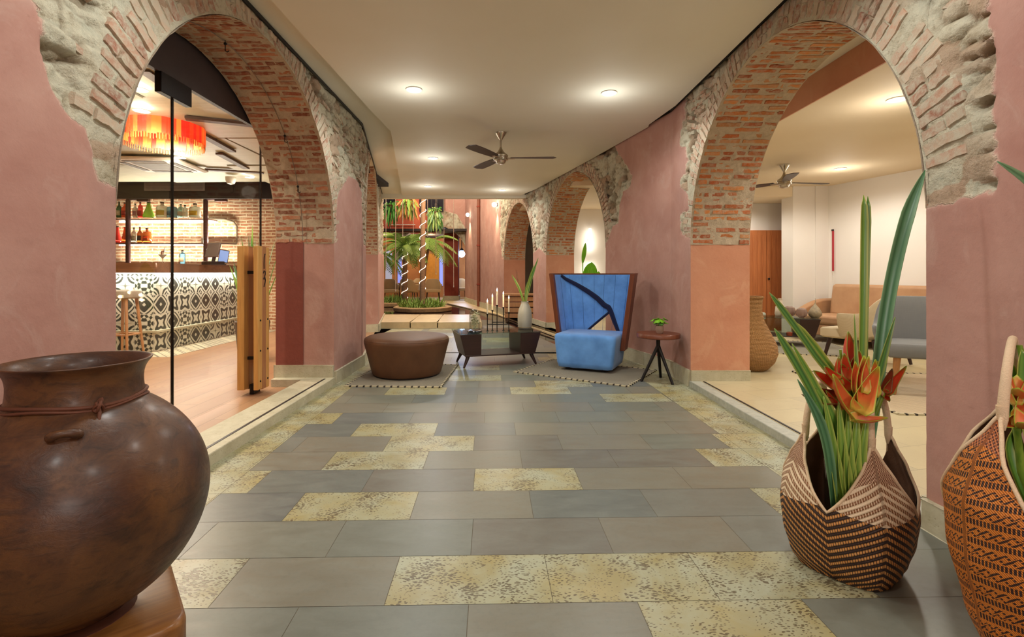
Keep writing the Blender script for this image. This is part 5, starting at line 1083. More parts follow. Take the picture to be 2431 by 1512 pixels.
mb = MB(); mb.lathe([(.15, .1235), (.15, .126), (.001, .126)], 30); mb.build('felt_pad', M_CORD, t)
# ---- woven baskets
def weave_nodes(t): 
    v = t.co(); X, Y, Z = t.xyz(v); d = t.attr('edge', 'Fac'); u = t.attr('run', 'Fac'); return v, Z, d, u
def m_basket_brown():
    t = NT('brown_cream_weave'); v, Z, d, u = weave_nodes(t)
    st = t.math('FRACT', t.math('DIVIDE', t.math('ADD', Z, t.math('MULTIPLY', d, .62)), .027)); band = t.math('GREATER_THAN', st, .5)
    dash = t.math('GREATER_THAN', t.math('FRACT', t.math('DIVIDE', t.math('ADD', u, t.math('MULTIPLY', Z, .2)), .0095)), .26)
    chk = t.math('GREATER_THAN', t.math('MULTIPLY', t.math('SINE', t.math('MULTIPLY', u, 640)), t.math('SINE', t.math('MULTIPLY', Z, 520))), .0)
    nz = t.noise(v, 30, 4); nz2 = t.noise(v, 160, 3)
    dark = srgb(50, 34, 30); org = t.mix(nz, srgb(190, 128, 66), srgb(224, 166, 98)); cream = t.mix(nz, srgb(226, 202, 166), srgb(240, 220, 190)); brn = srgb(140, 96, 62)
    low = t.mix(t.math('MULTIPLY', band, dash), dark, org); mid = t.mix(t.math('MULTIPLY', band, dash), cream, brn); top = t.mix(chk, t.mix(nz, srgb(196, 160, 128), srgb(216, 184, 150)), srgb(128, 84, 62))
    spl = t.math('GREATER_THAN', Z, t.math('ADD', .270, t.math('MULTIPLY', d, .16))); sp2 = t.math('GREATER_THAN', Z, t.math('SUBTRACT', .425, t.math('MULTIPLY', d, .35)))
    c = t.mix(sp2, t.mix(spl, low, mid), top); c = t.mix(t.math('MULTIPLY', nz2, .12), c, dark)
    t.p(Base_Color=c, Roughness=.5, Specular_IOR_Level=.4)
    hgt = t.math('ADD', t.math('MULTIPLY', t.math('SINE', t.math('MULTIPLY', u, 805)), .5), t.math('SINE', t.math('MULTIPLY', t.math('ADD', Z, t.math('MULTIPLY', d, .62)), 465))); t.bump(hgt, .55, .0022); return t.m
def m_basket_orange():
    t = NT('orange_black_weave'); v, Z, d, u = weave_nodes(t)
    zz = t.math('DIVIDE', t.math('SUBTRACT', Z, t.math('MULTIPLY', u, .22)), .054); f = t.math('FRACT', zz); row = t.math('FLOOR', zz)
    dash = t.math('GREATER_THAN', t.math('FRACT', t.math('DIVIDE', u, .0078)), .34)
    b1 = t.math('MULTIPLY', t.math('LESS_THAN', f, .30), dash)
    tri = t.math('PINGPONG', t.math('ADD', u, t.math('MULTIPLY', row, .009)), .012); tr = t.math('DIVIDE', tri, .012)
    f2 = t.math('DIVIDE', t.math('SUBTRACT', f, .36), .5); inb = t.math('MULTIPLY', t.math('GREATER_THAN', f2, 0), t.math('LESS_THAN', f2, 1.0)); hv = t.math('PINGPONG', t.math('MULTIPLY', f2, 2.0), 1.0)
    dg = t.math('LESS_THAN', t.math('ABSOLUTE', t.math('SUBTRACT', tr, hv)), .34)
    b2 = t.math('MULTIPLY', t.math('MULTIPLY', inb, dg), t.math('GREATER_THAN', t.math('SINE', t.math('MULTIPLY', t.math('SUBTRACT', Z, u), 620)), -.55))
    m = t.math('MAXIMUM', b1, b2); nz = t.noise(v, 22, 4); org = t.mix(nz, srgb(192, 106, 30), srgb(230, 142, 54)); c = t.mix(m, org, srgb(46, 24, 18))
    chk = t.math('GREATER_THAN', t.math('MULTIPLY', t.math('SINE', t.math('MULTIPLY', u, 560)), t.math('SINE', t.math('MULTIPLY', Z, 470))), .1)
    sp2 = t.math('GREATER_THAN', Z, t.math('SUBTRACT', .705, t.math('MULTIPLY', d, .35))); c = t.mix(sp2, c, t.mix(chk, srgb(196, 116, 66), srgb(84, 40, 26)))
    fi = t.math('SINE', t.math('MULTIPLY', t.math('ADD', t.math('MULTIPLY', u, .9), Z), 900)); c = t.mix(t.math('MULTIPLY', t.math('GREATER_THAN', fi, .6), .25), c, srgb(120, 58, 20))
    t.p(Base_Color=c, Roughness=.42, Specular_IOR_Level=.45); t.bump(t.math('ADD', fi, t.math('SINE', t.math('MULTIPLY', u, 740))), .5, .002); return t.m
M_ROPE = simple('pale_plaited_rope', srgb(222, 196, 162), .6, bump=.6, bscale=240)
M_INNER = simple('basket_inside', srgb(98, 66, 46), .8, bump=.4, bscale=120)
def basket(name, label, loc, prof, valley, peak, a0, matl, pairs, handle_h, sharp=1.0):
    t = thing(name, label, 'basket', loc); n = 144; m = 46
    def rad(z): 
        for i in range(len(prof)-1):
            if prof[i][0] <= z <= prof[i+1][0]:
                k = (z-prof[i][0])/(prof[i+1][0]-prof[i][0]); k = k*k*(3-2*k)*.5+k*.5; return prof[i][1]*(1-k)+prof[i+1][1]*k
        return prof[-1][1]
    V = []; edge = []; run = []
    def pt(a, k):
        q = ((a-a0) % (PI/2))/(PI/2); q = min(q, 1-q)*2                 # 0 at a corner, 1 mid side
        zr = valley+(peak-valley)*(1-q)**1.15; z = zr*k
        sq = (1.10-.17*q)*(1-min(1, z/.35))+(1.03-.06*q)*min(1, z/.35); r = rad(z)*sq
        return Vector((r*math.cos(a), r*math.sin(a), z+.0)), q, r
    mb = MB(); rings = []
    for i in range(m+1):
        ring = []
        for j in range(n):
            a = a0+2*PI*j/n; p_, q, r = pt(a, i/m); ring.append(p_); edge.append(q*PI/4*rad(.25)); run.append((a-a0)*rad(.25))
        rings.append(ring)
    vs = [p_ for r in rings for p_ in r]; fs = [(i*n+j, i*n+(j+1) % n, (i+1)*n+(j+1) % n, (i+1)*n+j) for i in range(m) for j in range(n)]
    mb.add(vs, fs); mb.build('body', matl, t, attrs={'edge': edge, 'run': run}, angle=70)
    mi = MB(); mi.add([Vector((p_.x*.965, p_.y*.965, p_.z*.998+.004)) for p_ in vs], [tuple(reversed(f)) for f in fs]+[tuple(range(n))]); mi.build('lining', M_INNER, t, angle=70)
    mr = MB(); mr.tube([Vector(p_)*1.0 for p_ in rings[-1]]+[rings[-1][0]], .0055, 8); mr.build('rim', M_ROPE, t, angle=60)
    for (c1_, c2_) in pairs:
        A_, B_ = pt(a0+c1_*PI/2, 1)[0], pt(a0+c2_*PI/2, 1)[0]; mid = (A_+B_)/2; pts = []; L_ = (B_-A_).length
        for k in np.linspace(0, PI, 26):
            w_ = (1-math.cos(k))/2; base = A_.lerp(B_, w_); pts.append(base+Vector((0, 0, handle_h*math.sin(k)**.85-.01))-Vector((mid.x, mid.y, 0))*.10*math.sin(k))
        mh = MB(); mh.tube(pts, [.0135-.003*math.sin(k) for k in np.linspace(0, PI, 26)], 12); mh.build('handle', M_ROPE, t, angle=60)
        for E in (A_, B_):
            mh = MB(); mh.tube([E*1.0-Vector((E.x*.02, E.y*.02, .05)), E-Vector((0, 0, .02)), E+Vector((0, 0, .02))], [.004, .013, .0145], 10); mh.build('handle_tip', M_ROPE, t)
    return t
B1 = Vector((1.42, 2.03, .004))
basket('woven_basket', 'brown and cream woven basket with a dark chevron lower half and pointed rim', B1, [(0, .170), (.05, .2), (.14, .226), (.24, .238), (.33, .232), (.43, .20), (.50, .172), (.57, .150)], .278, .55, math.radians(-96), m_basket_brown(), ((0, 1), (2, 3)), .19)
B2 = Vector((1.612, 1.385, .004))
basket('woven_basket', 'tall orange woven basket with rows of black motifs, cut by the photo edge', B2, [(0, .15), (.08, .19), (.2, .236), (.38, .276), (.54, .283), (.66, .255), (.76, .205), (.84, .165)], .46, .80, math.radians(176), m_basket_orange(), ((0, 3), (1, 2)), .21)
# ---- heliconia arrangements
M_BRACT = NT('heliconia_bract'); t = M_BRACT; c = t.attr('Col'); t.p(Base_Color=t.mix(t.math('MULTIPLY', t.noise(t.co(), 40, 3), .3), c, srgb(150, 140, 40)), Roughness=.35, Specular_IOR_Level=.45); M_BRACT = t.m
M_STEMY = m_leaf('yellow_green_stem', srgb(150, 150, 30), srgb(190, 170, 60)); M_STEM = m_leaf('green_stem', srgb(90, 130, 40), srgb(140, 165, 60))
M_LEAFV = NT('variegated_leaf'); t = M_LEAFV; c = t.attr('Col'); n = t.noise(t.map(t.co(), (90, 90, 5)), 1, 3); t.p(Base_Color=t.mix(t.math('MULTIPLY', n, .5), c, srgb(60, 110, 50)), Roughness=.33); M_LEAFV = t.m
def strap(mb, pts, w, fold=.35, facing=(0, -1, 0), cols=None, tipk=.12, basek=.35):
    """long leaf along a path, folded at its midrib"""
    pts = [Vector(p_) for p_ in pts]; N = 22; path = []
    for i in range(N+1):
        s = i/N*(len(pts)-1); k = min(int(s), len(pts)-2); f = s-k; p0 = pts[max(k-1, 0)]; p1 = pts[k]; p2_ = pts[k+1]; p3 = pts[min(k+2, len(pts)-1)]
        path.append(.5*((2*p1)+(p2_-p0)*f+(2*p0-5*p1+4*p2_-p3)*f*f+(3*p1-p0-3*p2_+p3)*f**3))
    rows = []; F_ = Vector(facing); cc = []
    g1, g2, ye = (cols or (srgb(64, 118, 52), srgb(100, 150, 70), srgb(178, 186, 84)))
    for i, c_ in enumerate(path):
        k = i/N; d = (path[min(i+1, N)]-path[max(i-1, 0)]).normalized(); sd = d.cross(F_).normalized(); nn = sd.cross(d).normalized()
        ww = w*min(1, (basek+(1-basek)*min(1, k/.35)))*(1 if k < 1-tipk else max(.03, (1-k)/tipk)**.8)
        for q in (-1, -.9, -.45, 0, .45, .9, 1): rows.append(c_+sd*ww*q+nn*ww*fold*abs(q)); cc.append(ye if abs(q) > .85 else (g2 if q == 0 else g1))
    fs = [(7*i+j, 7*i+j+1, 7*i+j+8, 7*i+j+7) for i in range(N) for j in range(6)]
    mb.add(rows, fs, 0, cc); return mb
def bract(mb, base, tip, w, roll=(0, -1, .2), red=srgb(214, 78, 58), edge=srgb(150, 176, 50), yel=srgb(226, 200, 90), curl=.12, N=12):
    base, tip = Vector(base), Vector(tip); d = tip-base; L_ = d.length; t_ = d.normalized(); F_ = Vector(roll).normalized(); sd = t_.cross(F_).normalized(); nn = sd.cross(t_).normalized(); rows = []; cc = []
    for i in range(N+1):
        k = i/N; c_ = base+d*k+nn*(-curl*L_*math.sin(PI*k))+Vector((0, 0, curl*L_*.5*k*k)); ww = 1.3*w*(min(1, .6+k*2.5))*(max(.01, 1-k)**.62)
        for q in (-1, -.9, -.5, 0, .5, .9, 1):
            rows.append(c_+sd*ww*q+nn*ww*(abs(q)**1.6)*1.5)
            col = edge if abs(q) > .9 else red
            m_ = max(0, 1-k*3.2) if abs(q) <= .9 else 0; m2 = max(0, (k-.8)*5)
            col = tuple(col[x]*(1-m_)+yel[x]*m_ for x in range(3)); col = tuple(col[x]*(1-m2)+edge[x]*m2 for x in range(3))+(1,); cc.append(col)
    fs = [(7*i+j, 7*i+j+1, 7*i+j+8, 7*i+j+7) for i in range(N) for j in range(6)]
    mb.add(rows, fs, 0, cc); return mb
def V3(px, py, Y): return P(px, py, Y)
def leafpart(t, path, w, cols=None, name='leaf', **kw):
    mb = MB(); strap(mb, path, w, cols=cols, **kw); sub(mb, t.location); return mb.build(name, M_LEAFV, t, angle=70, solid=.0012)
def flower(t, brs, stem, **kw):
    mb = MB()
    for (b_, e_, w_, r_, *o_) in brs: bract(mb, b_, e_, w_, r_, **(o_[0] if o_ else {}))
    sub(mb, t.location); f = mb.build('flower', M_BRACT, t, angle=70, solid=.0015)
    ms = MB(); ms.tube(stem, [.011, .010, .008][:len(stem)] if len(stem) < 4 else .010, 10); sub(ms, t.location); ms.build('stem', M_STEM, f); return f
BG = (srgb(50, 100, 66), srgb(96, 146, 110), srgb(120, 160, 120)); LG = (srgb(90, 138, 44), srgb(128, 168, 70), srgb(196, 196, 96)); DG = (srgb(52, 104, 44), srgb(104, 156, 74), srgb(164, 180, 84))
t = thing('heliconia_arrangement', 'red and yellow heliconia flowers with long strap leaves in the brown chevron basket', 'flowers', (B1.x, B1.y, .02))
bs = B1+Vector((-.035, -.02, .14))
leafpart(t, [bs+Vector((.05, 0, 0)), V3(2040, 1000, 2.0), V3(2046, 760, 2.0), V3(2050, 463, 2.0)], .0165, LG, fold=.5, tipk=.06)
leafpart(t, [bs+Vector((.06, .02, 0)), V3(2047, 1000, 2.02), V3(2051, 760, 2.02), V3(2060, 466, 2.03)], .0135, DG, fold=.5, tipk=.06)
leafpart(t, [bs+Vector((.09, .03, 0)), V3(2072, 980, 2.03), V3(2105, 720, 2.05), V3(2150, 520, 2.06), V3(2196, 404, 2.07)], .026, BG, fold=.35, tipk=.22, facing=(-.3, -1, 0))
leafpart(t, [bs+Vector((0, 0, .1)), V3(2003, 960, 1.98), V3(1925, 830, 1.96), V3(1826, 694, 1.95)], .014, DG, fold=.4)
leafpart(t, [bs+Vector((.02, .02, .1)), V3(2006, 960, 2.0), V3(1950, 850, 2.0), V3(1872, 757, 2.0)], .019, LG, fold=.5)
leafpart(t, [bs+Vector((-.03, -.01, .0)), V3(1975, 1060, 1.9), V3(1925, 930, 1.88), V3(1838, 779, 1.86)], .0165, DG, fold=.45)
leafpart(t, [bs+Vector((-.04, -.02, -.02)), V3(1972, 1130, 1.86), V3(1948, 1010, 1.85), V3(1893, 900, 1.84)], .019, BG, fold=.45, tipk=.3)
leafpart(t, [bs+Vector((-.01, -.02, .05)), V3(1985, 1020, 1.9), V3(1930, 910, 1.9), V3(1880, 815, 1.9)], .016, LG, fold=.5, tipk=.3)
leafpart(t, [bs+Vector((.07, -.01, .05)), V3(2062, 990, 1.95), V3(2090, 870, 1.93), V3(2125, 752, 1.92)], .016, DG, fold=.4, tipk=.3)
leafpart(t, [bs+Vector((.04, -.03, .05)), V3(2030, 960, 1.95), V3(2032, 880, 1.95), V3(2028, 745, 1.96)], .010, LG, fold=.4, tipk=.3)
pr = random.Random(4)
for (px, py, r_, m_) in ((2088, 858, .0125, M_STEMY), (2060, 870, .011, M_STEMY), (2040, 862, .009, M_STEM), (2022, 900, .010, M_STEM), (1995, 830, .0075, M_STEM), (2000, 980, .013, M_STEM), (2076, 900, .010, M_STEM)):
    mb = MB(); mb.tube([bs+Vector((pr.uniform(-.03, .05), pr.uniform(-.03, .02), 0)), V3((px+2030)/2, 1040, 1.97), V3(px, py, 1.97)], [r_*.9, r_, r_*.6], 10); sub(mb, t.location); mb.build('stem', m_, t)
for (px, py, w_) in ((1955, 1000, .02), (1990, 1010, .022), (2035, 1020, .024), (2062, 1010, .02), (2012, 1030, .022)):
    leafpart(t, [bs+Vector((pr.uniform(-.03, .05), -.03, -.03)), V3((px+2010)/2, 1120, 1.87), V3(px, py-60, 1.88)], w_*1.15, (srgb(110, 150, 50), srgb(150, 180, 70), srgb(180, 196, 90)), name='leaf_sheath', fold=.7, tipk=.5)
dwn = dict(red=srgb(222, 88, 54), edge=srgb(150, 180, 50), yel=srgb(224, 206, 80))
O_ = dict(red=srgb(230, 112, 66), edge=srgb(160, 184, 56), yel=srgb(220, 204, 90)); Rr = dict(red=srgb(210, 48, 40), edge=srgb(104, 140, 46), yel=srgb(214, 120, 60)); Dk = dict(red=srgb(150, 36, 40), edge=srgb(90, 60, 40), yel=srgb(190, 80, 50))
hb = V3(2025, 965, 1.87)
flower(t, [(V3(2022, 990, 1.87), V3(1976, 895, 1.84), .028, (.4, -1, .1), O_), (V3(2030, 975, 1.86), V3(2086, 876, 1.84), .034, (-.4, -1, .1), O_), (V3(2018, 1000, 1.86), V3(2108, 997, 1.82), .020, (0, -.5, 1), O_),
           (V3(2035, 950, 1.88), V3(2050, 850, 1.88), .032, (0, -1, .0), O_), (V3(2040, 930, 1.87), V3(2062, 850, 1.87), .020, (.2, -1, 0), O_), (V3(2030, 930, 1.89), V3(2030, 862, 1.89), .018, (-.3, -1, 0), O_)],
       [bs, V3(2008, 1110, 1.9), V3(2022, 985, 1.87)])
flower(t, [(V3(1985, 925, 1.93), V3(1930, 885, 1.91), .026, (0, -1, .5), Rr), (V3(1990, 945, 1.93), V3(1935, 925, 1.9), .018, (0, -1, .5), Dk), (V3(1985, 905, 1.94), V3(1990, 850, 1.94), .016, (.4, -1, 0), Rr)], [bs, V3(2000, 1040, 1.92), V3(1987, 925, 1.93)])
flower(t, [(V3(2012, 880, 1.98), V3(2012, 792, 1.98), .030, (.3, -1, 0), Rr), (V3(2020, 885, 1.97), V3(2040, 835, 1.96), .026, (-.2, -1, .2), Rr), (V3(2010, 910, 1.97), V3(1993, 865, 1.95), .024, (.2, -1, .2), Rr)], [bs, V3(2015, 1030, 1.95), V3(2012, 880, 1.98)])
flower(t, [(V3(1978, 905, 1.92), V3(1956, 872, 1.9), .02, (.2, -1, .3), Rr), (V3(2000, 900, 1.95), V3(2003, 842, 1.95), .024, (0, -1, .1), Rr), (V3(2010, 930, 1.93), V3(1985, 888, 1.92), .022, (.2, -1, .2), Rr), (V3(2068, 940, 1.93), V3(2078, 858, 1.93), .02, (-.3, -1, .1), O_)], [bs, V3(2005, 1040, 1.94), V3(2000, 900, 1.95)])
flower(t, [(V3(2098, 935, 1.98), V3(2152, 873, 1.96), .017, (-.2, -1, .4), Rr), (V3(2094, 930, 1.98), V3(2118, 878, 1.97), .018, (-.3, -1, .2), Dk), (V3(2090, 925, 1.98), V3(2112, 955, 1.97), .014, (-.3, -1, .2), Rr)], [bs, V3(2060, 1030, 1.97), V3(2098, 930, 1.98)])
flower(t, [(V3(1985, 960, 1.9), V3(1903, 942, 1.88), .013, (0, -.6, 1), Dk), (V3(1990, 975, 1.9), V3(1960, 930, 1.9), .015, (0, -1, .4), Rr)], [bs, V3(1995, 1050, 1.9), V3(1988, 962, 1.9)])
tv = thing('glass_vase', 'clear glass cylinder vase standing inside the brown chevron basket', 'vase', (B1.x-.01, B1.y-.01, .02))
mb = MB(); mb.lathe([(.001, 0), (.072, 0), (.075, .01), (.078, .40), (.074, .40), (.071, .012), (.001, .012)], 32, cap0=False, cap1=False); mb.build('glass', M_GLASS2, tv)
# second arrangement
t = thing('heliconia_arrangement', 'orange heliconia flowers and leaves rising from the orange basket at the photo edge', 'flowers', (B2.x, B2.y, .02))
bs2 = B2+Vector((0, 0, .25))
leafpart(t, [bs2, V3(2400, 1100, 1.5), V3(2412, 1000, 1.5), V3(2402, 860, 1.5)], .016, LG, fold=.5); leafpart(t, [bs2, V3(2430, 1000, 1.48), V3(2425, 830, 1.48)], .017, LG, fold=.5); leafpart(t, [bs2, V3(2415, 1050, 1.5), V3(2392, 885, 1.5)], .012, DG, fold=.5)
leafpart(t, [bs2, V3(2520, 900, 1.45), V3(2560, 600, 1.40), V3(2470, 470, 1.36), V3(2367, 384, 1.33)], .030, BG, fold=.3, facing=(-.5, -.6, .6), tipk=.2)
flower(t, [(V3(2415, 1010, 1.42), V3(2440, 900, 1.40), .030, (-.3, -1, 0), O_), (V3(2402, 1000, 1.42), V3(2376, 1015, 1.40), .015, (0, -1, .5), O_), (V3(2400, 960, 1.42), V3(2396, 890, 1.42), .016, (.3, -1, .1), O_), (V3(2400, 1010, 1.41), V3(2475, 1020, 1.38), .028, (0, -.6, 1), O_), (V3(2395, 935, 1.42), V3(2470, 950, 1.38), .03, (0, -.6, 1), O_)], [bs2, V3(2425, 1120, 1.45), V3(2412, 1000, 1.42)])
for i in range(3): mb = MB(); mb.tube([bs2+Vector((.02*i, 0, 0)), V3(2440+10*i, 900, 1.5), V3(2420+15*i, 820+10*i, 1.5)], [.010, .010, .007], 10); sub(mb, t.location); mb.build('stem', M_STEM, t)
# ================================================================== SEATING GROUP
def m_leather(name, a, b): t = NT(name); v = t.co(); n = t.noise(v, 5, 5, .6); t.p(Base_Color=t.ramp(n, [(.3, a), (.7, b)]), Roughness=.5, Specular_IOR_Level=.35); t.bump(t.voro(v, 220), .12, .002); return t.m
M_OTTO = m_leather('brown_suede', srgb(87, 57, 37), srgb(102, 69, 45))
def m_rug():
    t = NT('grey_woven_rug'); v = t.co(); X, Y, Z = t.xyz(v)
    a = t.math('SINE', t.math('MULTIPLY', t.math('ADD', X, t.math('PINGPONG', Y, .05)), 420)); n = t.noise(v, 50, 4)
    c = t.mix(t.math('GREATER_THAN', a, -.1), srgb(92, 90, 84), srgb(172, 164, 144)); c = t.mix(t.math('MULTIPLY', n, .4), c, srgb(120, 116, 104)); t.p(Base_Color=c, Roughness=.95, Specular_IOR_Level=.1); t.bump(a, .4, .003); return t.m
M_RUG = m_rug(); M_RUGE = simple('cream_stitch', srgb(188, 178, 148), .9); M_RUGD = simple('dark_stitch', srgb(56, 50, 44), .9)
def rug(label, loc, rz, w, d, group='flat woven rugs', mat=None, stitch=.07):
    t = thing('rug', label, 'rug', loc, rz, group)
    mb = MB(); mb.box((-w/2, -d/2, 0), (w/2, d/2, .009)); mb.build('field', mat or M_RUG, t, bevel=.003)
    for mi, mm in ((0, M_RUGE), (1, M_RUGD)):
        mb = MB()
        for sgn in (-1, 1):
            k = int(w/stitch)
            for i in range(k):
                x = -w/2+w*(i+.5)/k; 
                if mi == 0: mb.cbox((x-.012, sgn*(d/2-.004), .0065), (stitch*.72, .022, .012))
                else: mb.cbox((x+stitch*.36, sgn*(d/2-.002), .007), (.014, .030, .013))
            k = int(d/stitch)
            for i in range(k):
                y = -d/2+d*(i+.5)/k
                if mi == 0: mb.cbox((sgn*(w/2-.004), y-.012, .0065), (.022, stitch*.72, .012))
                else: mb.cbox((sgn*(w/2-.002), y+stitch*.36, .007), (.030, .014, .013))
        mb.build('border_stitching' if mi == 0 else 'corner_binding', mm, t, smooth=False)
    return t
rug('small grey woven rug under the round brown ottoman', (-1.145, 5.83, 0), -.045, 1.03, 1.28)
rug('grey woven rug turned diagonally under the blue high-backed chair', (1.01, 6.03, 0), math.atan2(-.77, 1.18), 1.42, 1.05)
t = thing('ottoman', 'round brown suede ottoman tapering to its base on a small grey rug', 'ottoman', (-1.15, 5.86, .0095))
mb = MB(); mb.lathe([(.001, .015), (.39, .015), (.405, .03), (.43, .12), (.475, .30), (.497, .385), (.498, .41), (.488, .435), (.46, .452), (.40, .460), (.2, .466), (.001, .467)], 72, cap0=False, cap1=False); mb.build('cushion', M_OTTO, t, angle=60)
mb = MB(); mb.lathe([(.38, 0), (.38, .016)], 48); mb.build('base', M_BLACK, t)
mb = MB(); mb.tube([(.492*math.cos(a), .492*math.sin(a), .425) for a in np.linspace(0, 2*PI, 73)], .0035, 6); mb.build('piping', M_OTTO, t)
# coffee tables
M_WAL = wood('walnut_veneer', srgb(39, 22, 19), srgb(60, 35, 29), axis=0, rough=.35)
M_TGL = glassy('smoked_table_glass', (.75, .84, .82, 1), 1.0)
def coffee_table(label, loc, rz, sc=1.0, group='walnut coffee tables with glass tops'):
    t = thing('coffee_table', label, 'coffee table', loc, rz, group)
    S = lambda *q: tuple(x*sc for x in q)
    for sx in (-1, 1):
        mb = MB(); o_b, o_t, i_ = .475, .545, .265; rows = []
        for z, o in ((.155, o_b), (.425, o_t)): rows.append([Vector(S(sx*i_, -.245-.02*(z > .3), z)), Vector(S(sx*o, -.245-.02*(z > .3), z)), Vector(S(sx*o, .245+.02*(z > .3), z)), Vector(S(sx*i_, .245+.02*(z > .3), z))])
        if sx < 0: rows = [r[::-1] for r in rows]
        mb.loft(rows); mb.build('end_box', M_WAL, t, smooth=False, bevel=.004)
    mb = MB(); mb.box(S(-.475, -.25, .140), S(.475, .25, .158)); mb.build('shelf', M_WAL, t, bevel=.004)
    mb = MB(); mb.box(S(-.556, -.275, .430), S(.556, .275, .440)); mb.build('glass_top', M_TGL, t, smooth=False, bevel=.002)
    mb = MB(); mb.box(S(-.262, .20, .16), S(.262, .206, .425)); mb.build('glass_back', M_TGL, t, smooth=False)
    for sx in (-1, 1):
        for sy in (-1, 1): mb = MB(); mb.tube([S(sx*.43, sy*.20, .142), S(sx*.445, sy*.21, .10), S(sx*.49, sy*.235, .0)], [.028*sc, .024*sc, .013*sc], 10); mb.build('leg', M_WAL, t)
    return t
coffee_table('low walnut coffee table with glass top between the ottoman and the blue chair', (-.10, 6.62, 0), .29)
TZ = .4405
# candle holder
def on_t(px, Y, z=TZ): return Vector(((px-CX)*Y/FPX, Y, z))
Yc = 6.52; cz = lambda py, Y=Yc: CH-(py-HY)*Y/FPX
hx = on_t(1181, Yc)
t = thing('candle_holder', 'black five-armed metal candle holder on the walnut coffee table', 'candle holder', hx)
cd = [(1157, 745, 712, .00), (1169, 736, 700, .07), (1180, 724, 686, -.02), (1195, 729, 694, .07), (1208, 741, 704, .0)]; feet = []
M_WAX = simple('ivory_wax', srgb(238, 226, 196), .45, bump=0); M_FLAME = emis('candle_flame', (1, .85, .6, 1), 18)
for px, yt, yc, dy in cd:
    q = on_t(px, Yc+dy)-hx; zt_ = cz(yt, Yc+dy)-hx.z; mb = MB(); mb.lathe([(.016, 0), (.016, .004), (.006, .012), (.0055, zt_-.05), (.008, zt_-.02), (.017, zt_), (.001, zt_)], 14, (q.x, q.y, 0)); mb.build('stem', M_BLACK, t); feet.append(q)
for a, b_, z in ((0, 4, .09), (1, 3, .11), (0, 2, .09), (2, 4, .09)):
    mb = MB(); mb.tube([feet[a]+Vector((0, 0, z)), feet[b_]+Vector((0, 0, z))], .0055, 8); mb.build('crossbar', M_BLACK, t)
for i, (px, yt, yc, dy) in enumerate(cd):
    q = on_t(px, Yc+dy); z0 = cz(yt, Yc+dy)+.001; z1 = cz(yc, Yc+dy)-.03
    lb = ['first ivory candle from the left, burning on the black holder', 'ivory candle second from the left, in the rear of the holder', 'tallest burning ivory candle in the middle of the holder', 'ivory candle right of the tallest one', 'last burning ivory candle on the right arm, nearest the vase'][i]
    k = thing('candle', lb, 'candle', (q.x, q.y, z0), group='burning candles in the black holder'); mb = MB(); mb.lathe([(.010, 0), (.010, z1-z0), (.006, z1-z0+.003), (.001, z1-z0)], 14); mb.build('wax', M_WAX, k)
    mb = MB(); mb.lathe([(.001, 0), (.007, .010), (.007, .018), (.003, .032), (.0005, .042)], 10, (0, 0, z1-z0+.002)); mb.build('flame', M_FLAME, k); lamp_point((q.x, q.y, z1+.03), .9, (1, .7, .38), .02)
# vase with leaves
vl = on_t(1246, 6.86); t = thing('vase', 'tall pale grey ceramic vase on the right of the walnut coffee table', 'vase', vl)
M_CER = simple('pale_grey_ceramic', srgb(175, 175, 163), .3, var=.05)
mb = MB(); mb.lathe([(.001, 0), (.085, 0), (.094, .015), (.100, .12), (.098, .19), (.088, .26), (.062, .325), (.050, .345), (.050, .37), (.054, .376), (.046, .374), (.044, .34), (.001, .30)], 40, fn=lambda a, z: 1+.006*math.cos(20*a), cap0=False, cap1=False); mb.build('body', M_CER, t)
mb = MB(); mb.tube([(.097*math.cos(a), .097*math.sin(a), .018) for a in np.linspace(0, 2*PI, 41)], .003, 6); mb.build('foot_ring', simple('glaze_line', srgb(150, 136, 100), .4), t)
t = thing('cut_leaves', 'tall green and yellow strap leaves standing in the pale grey vase', 'leaves', vl+Vector((0, 0, .30)))
for (px, py, dy, w_, cc_) in ((1278, 612, 0, .018, DG), (1268, 628, .05, .016, LG), (1262, 655, -.02, .012, LG), (1215, 652, 0, .016, LG), (1222, 660, .04, .010, DG), (1252, 668, .03, .009, DG)):
    b_ = vl+Vector((.0, 0, .31)); tp = P(px, py, vl.y+dy); leafpart(t, [b_, b_.lerp(tp, .5)+Vector((.01 if px < 1240 else -.01, 0, .03)), tp], w_, cc_, fold=.4, tipk=.35)
mb = MB(); b_ = vl+Vector((0, 0, .31)); mb.tube([b_, P(1232, 690, vl.y), P(1228, 645, vl.y)], [.003, .003, .001], 5); mb.tube([P(1230, 668, vl.y), P(1226, 655, vl.y), P(1225, 640, vl.y)], .002, 5); sub(mb, t.location); mb.build('twig', simple('dark_twig', srgb(96, 60, 40), .7), t)
# cloche
cl_ = on_t(1127, 6.42); t = thing('bell_jar', 'glass bell jar over pale dried stems on a dark base, left on the coffee table', 'bell jar', cl_)
mb = MB(); mb.lathe([(.001, 0), (.095, 0), (.098, .008), (.09, .02), (.075, .024), (.001, .024)], 32, cap0=False, cap1=False); mb.build('base', simple('black_lacquer', srgb(30, 34, 38), .2), t)
M_GDOME = glassy('bell_jar_glass', (.86, .89, .86, 1), 1.4)
mb = MB(); mb.lathe([(.072, .0242)]+[(.072, .05), (.073, .225)]+[(.073*math.cos(a), .225+.073*math.sin(a)) for a in np.linspace(.15, 1.5, 10)], 32, cap0=False); mb.build('dome', M_GDOME, t)
mb = MB(); pr = random.Random(3)
for i in range(60):
    a = pr.uniform(0, 6.28); r_ = pr.uniform(.01, .055); z = pr.uniform(.05, .26); mb.sphere((r_*math.cos(a), r_*math.sin(a), z), pr.uniform(.006, .013), 8, 6)
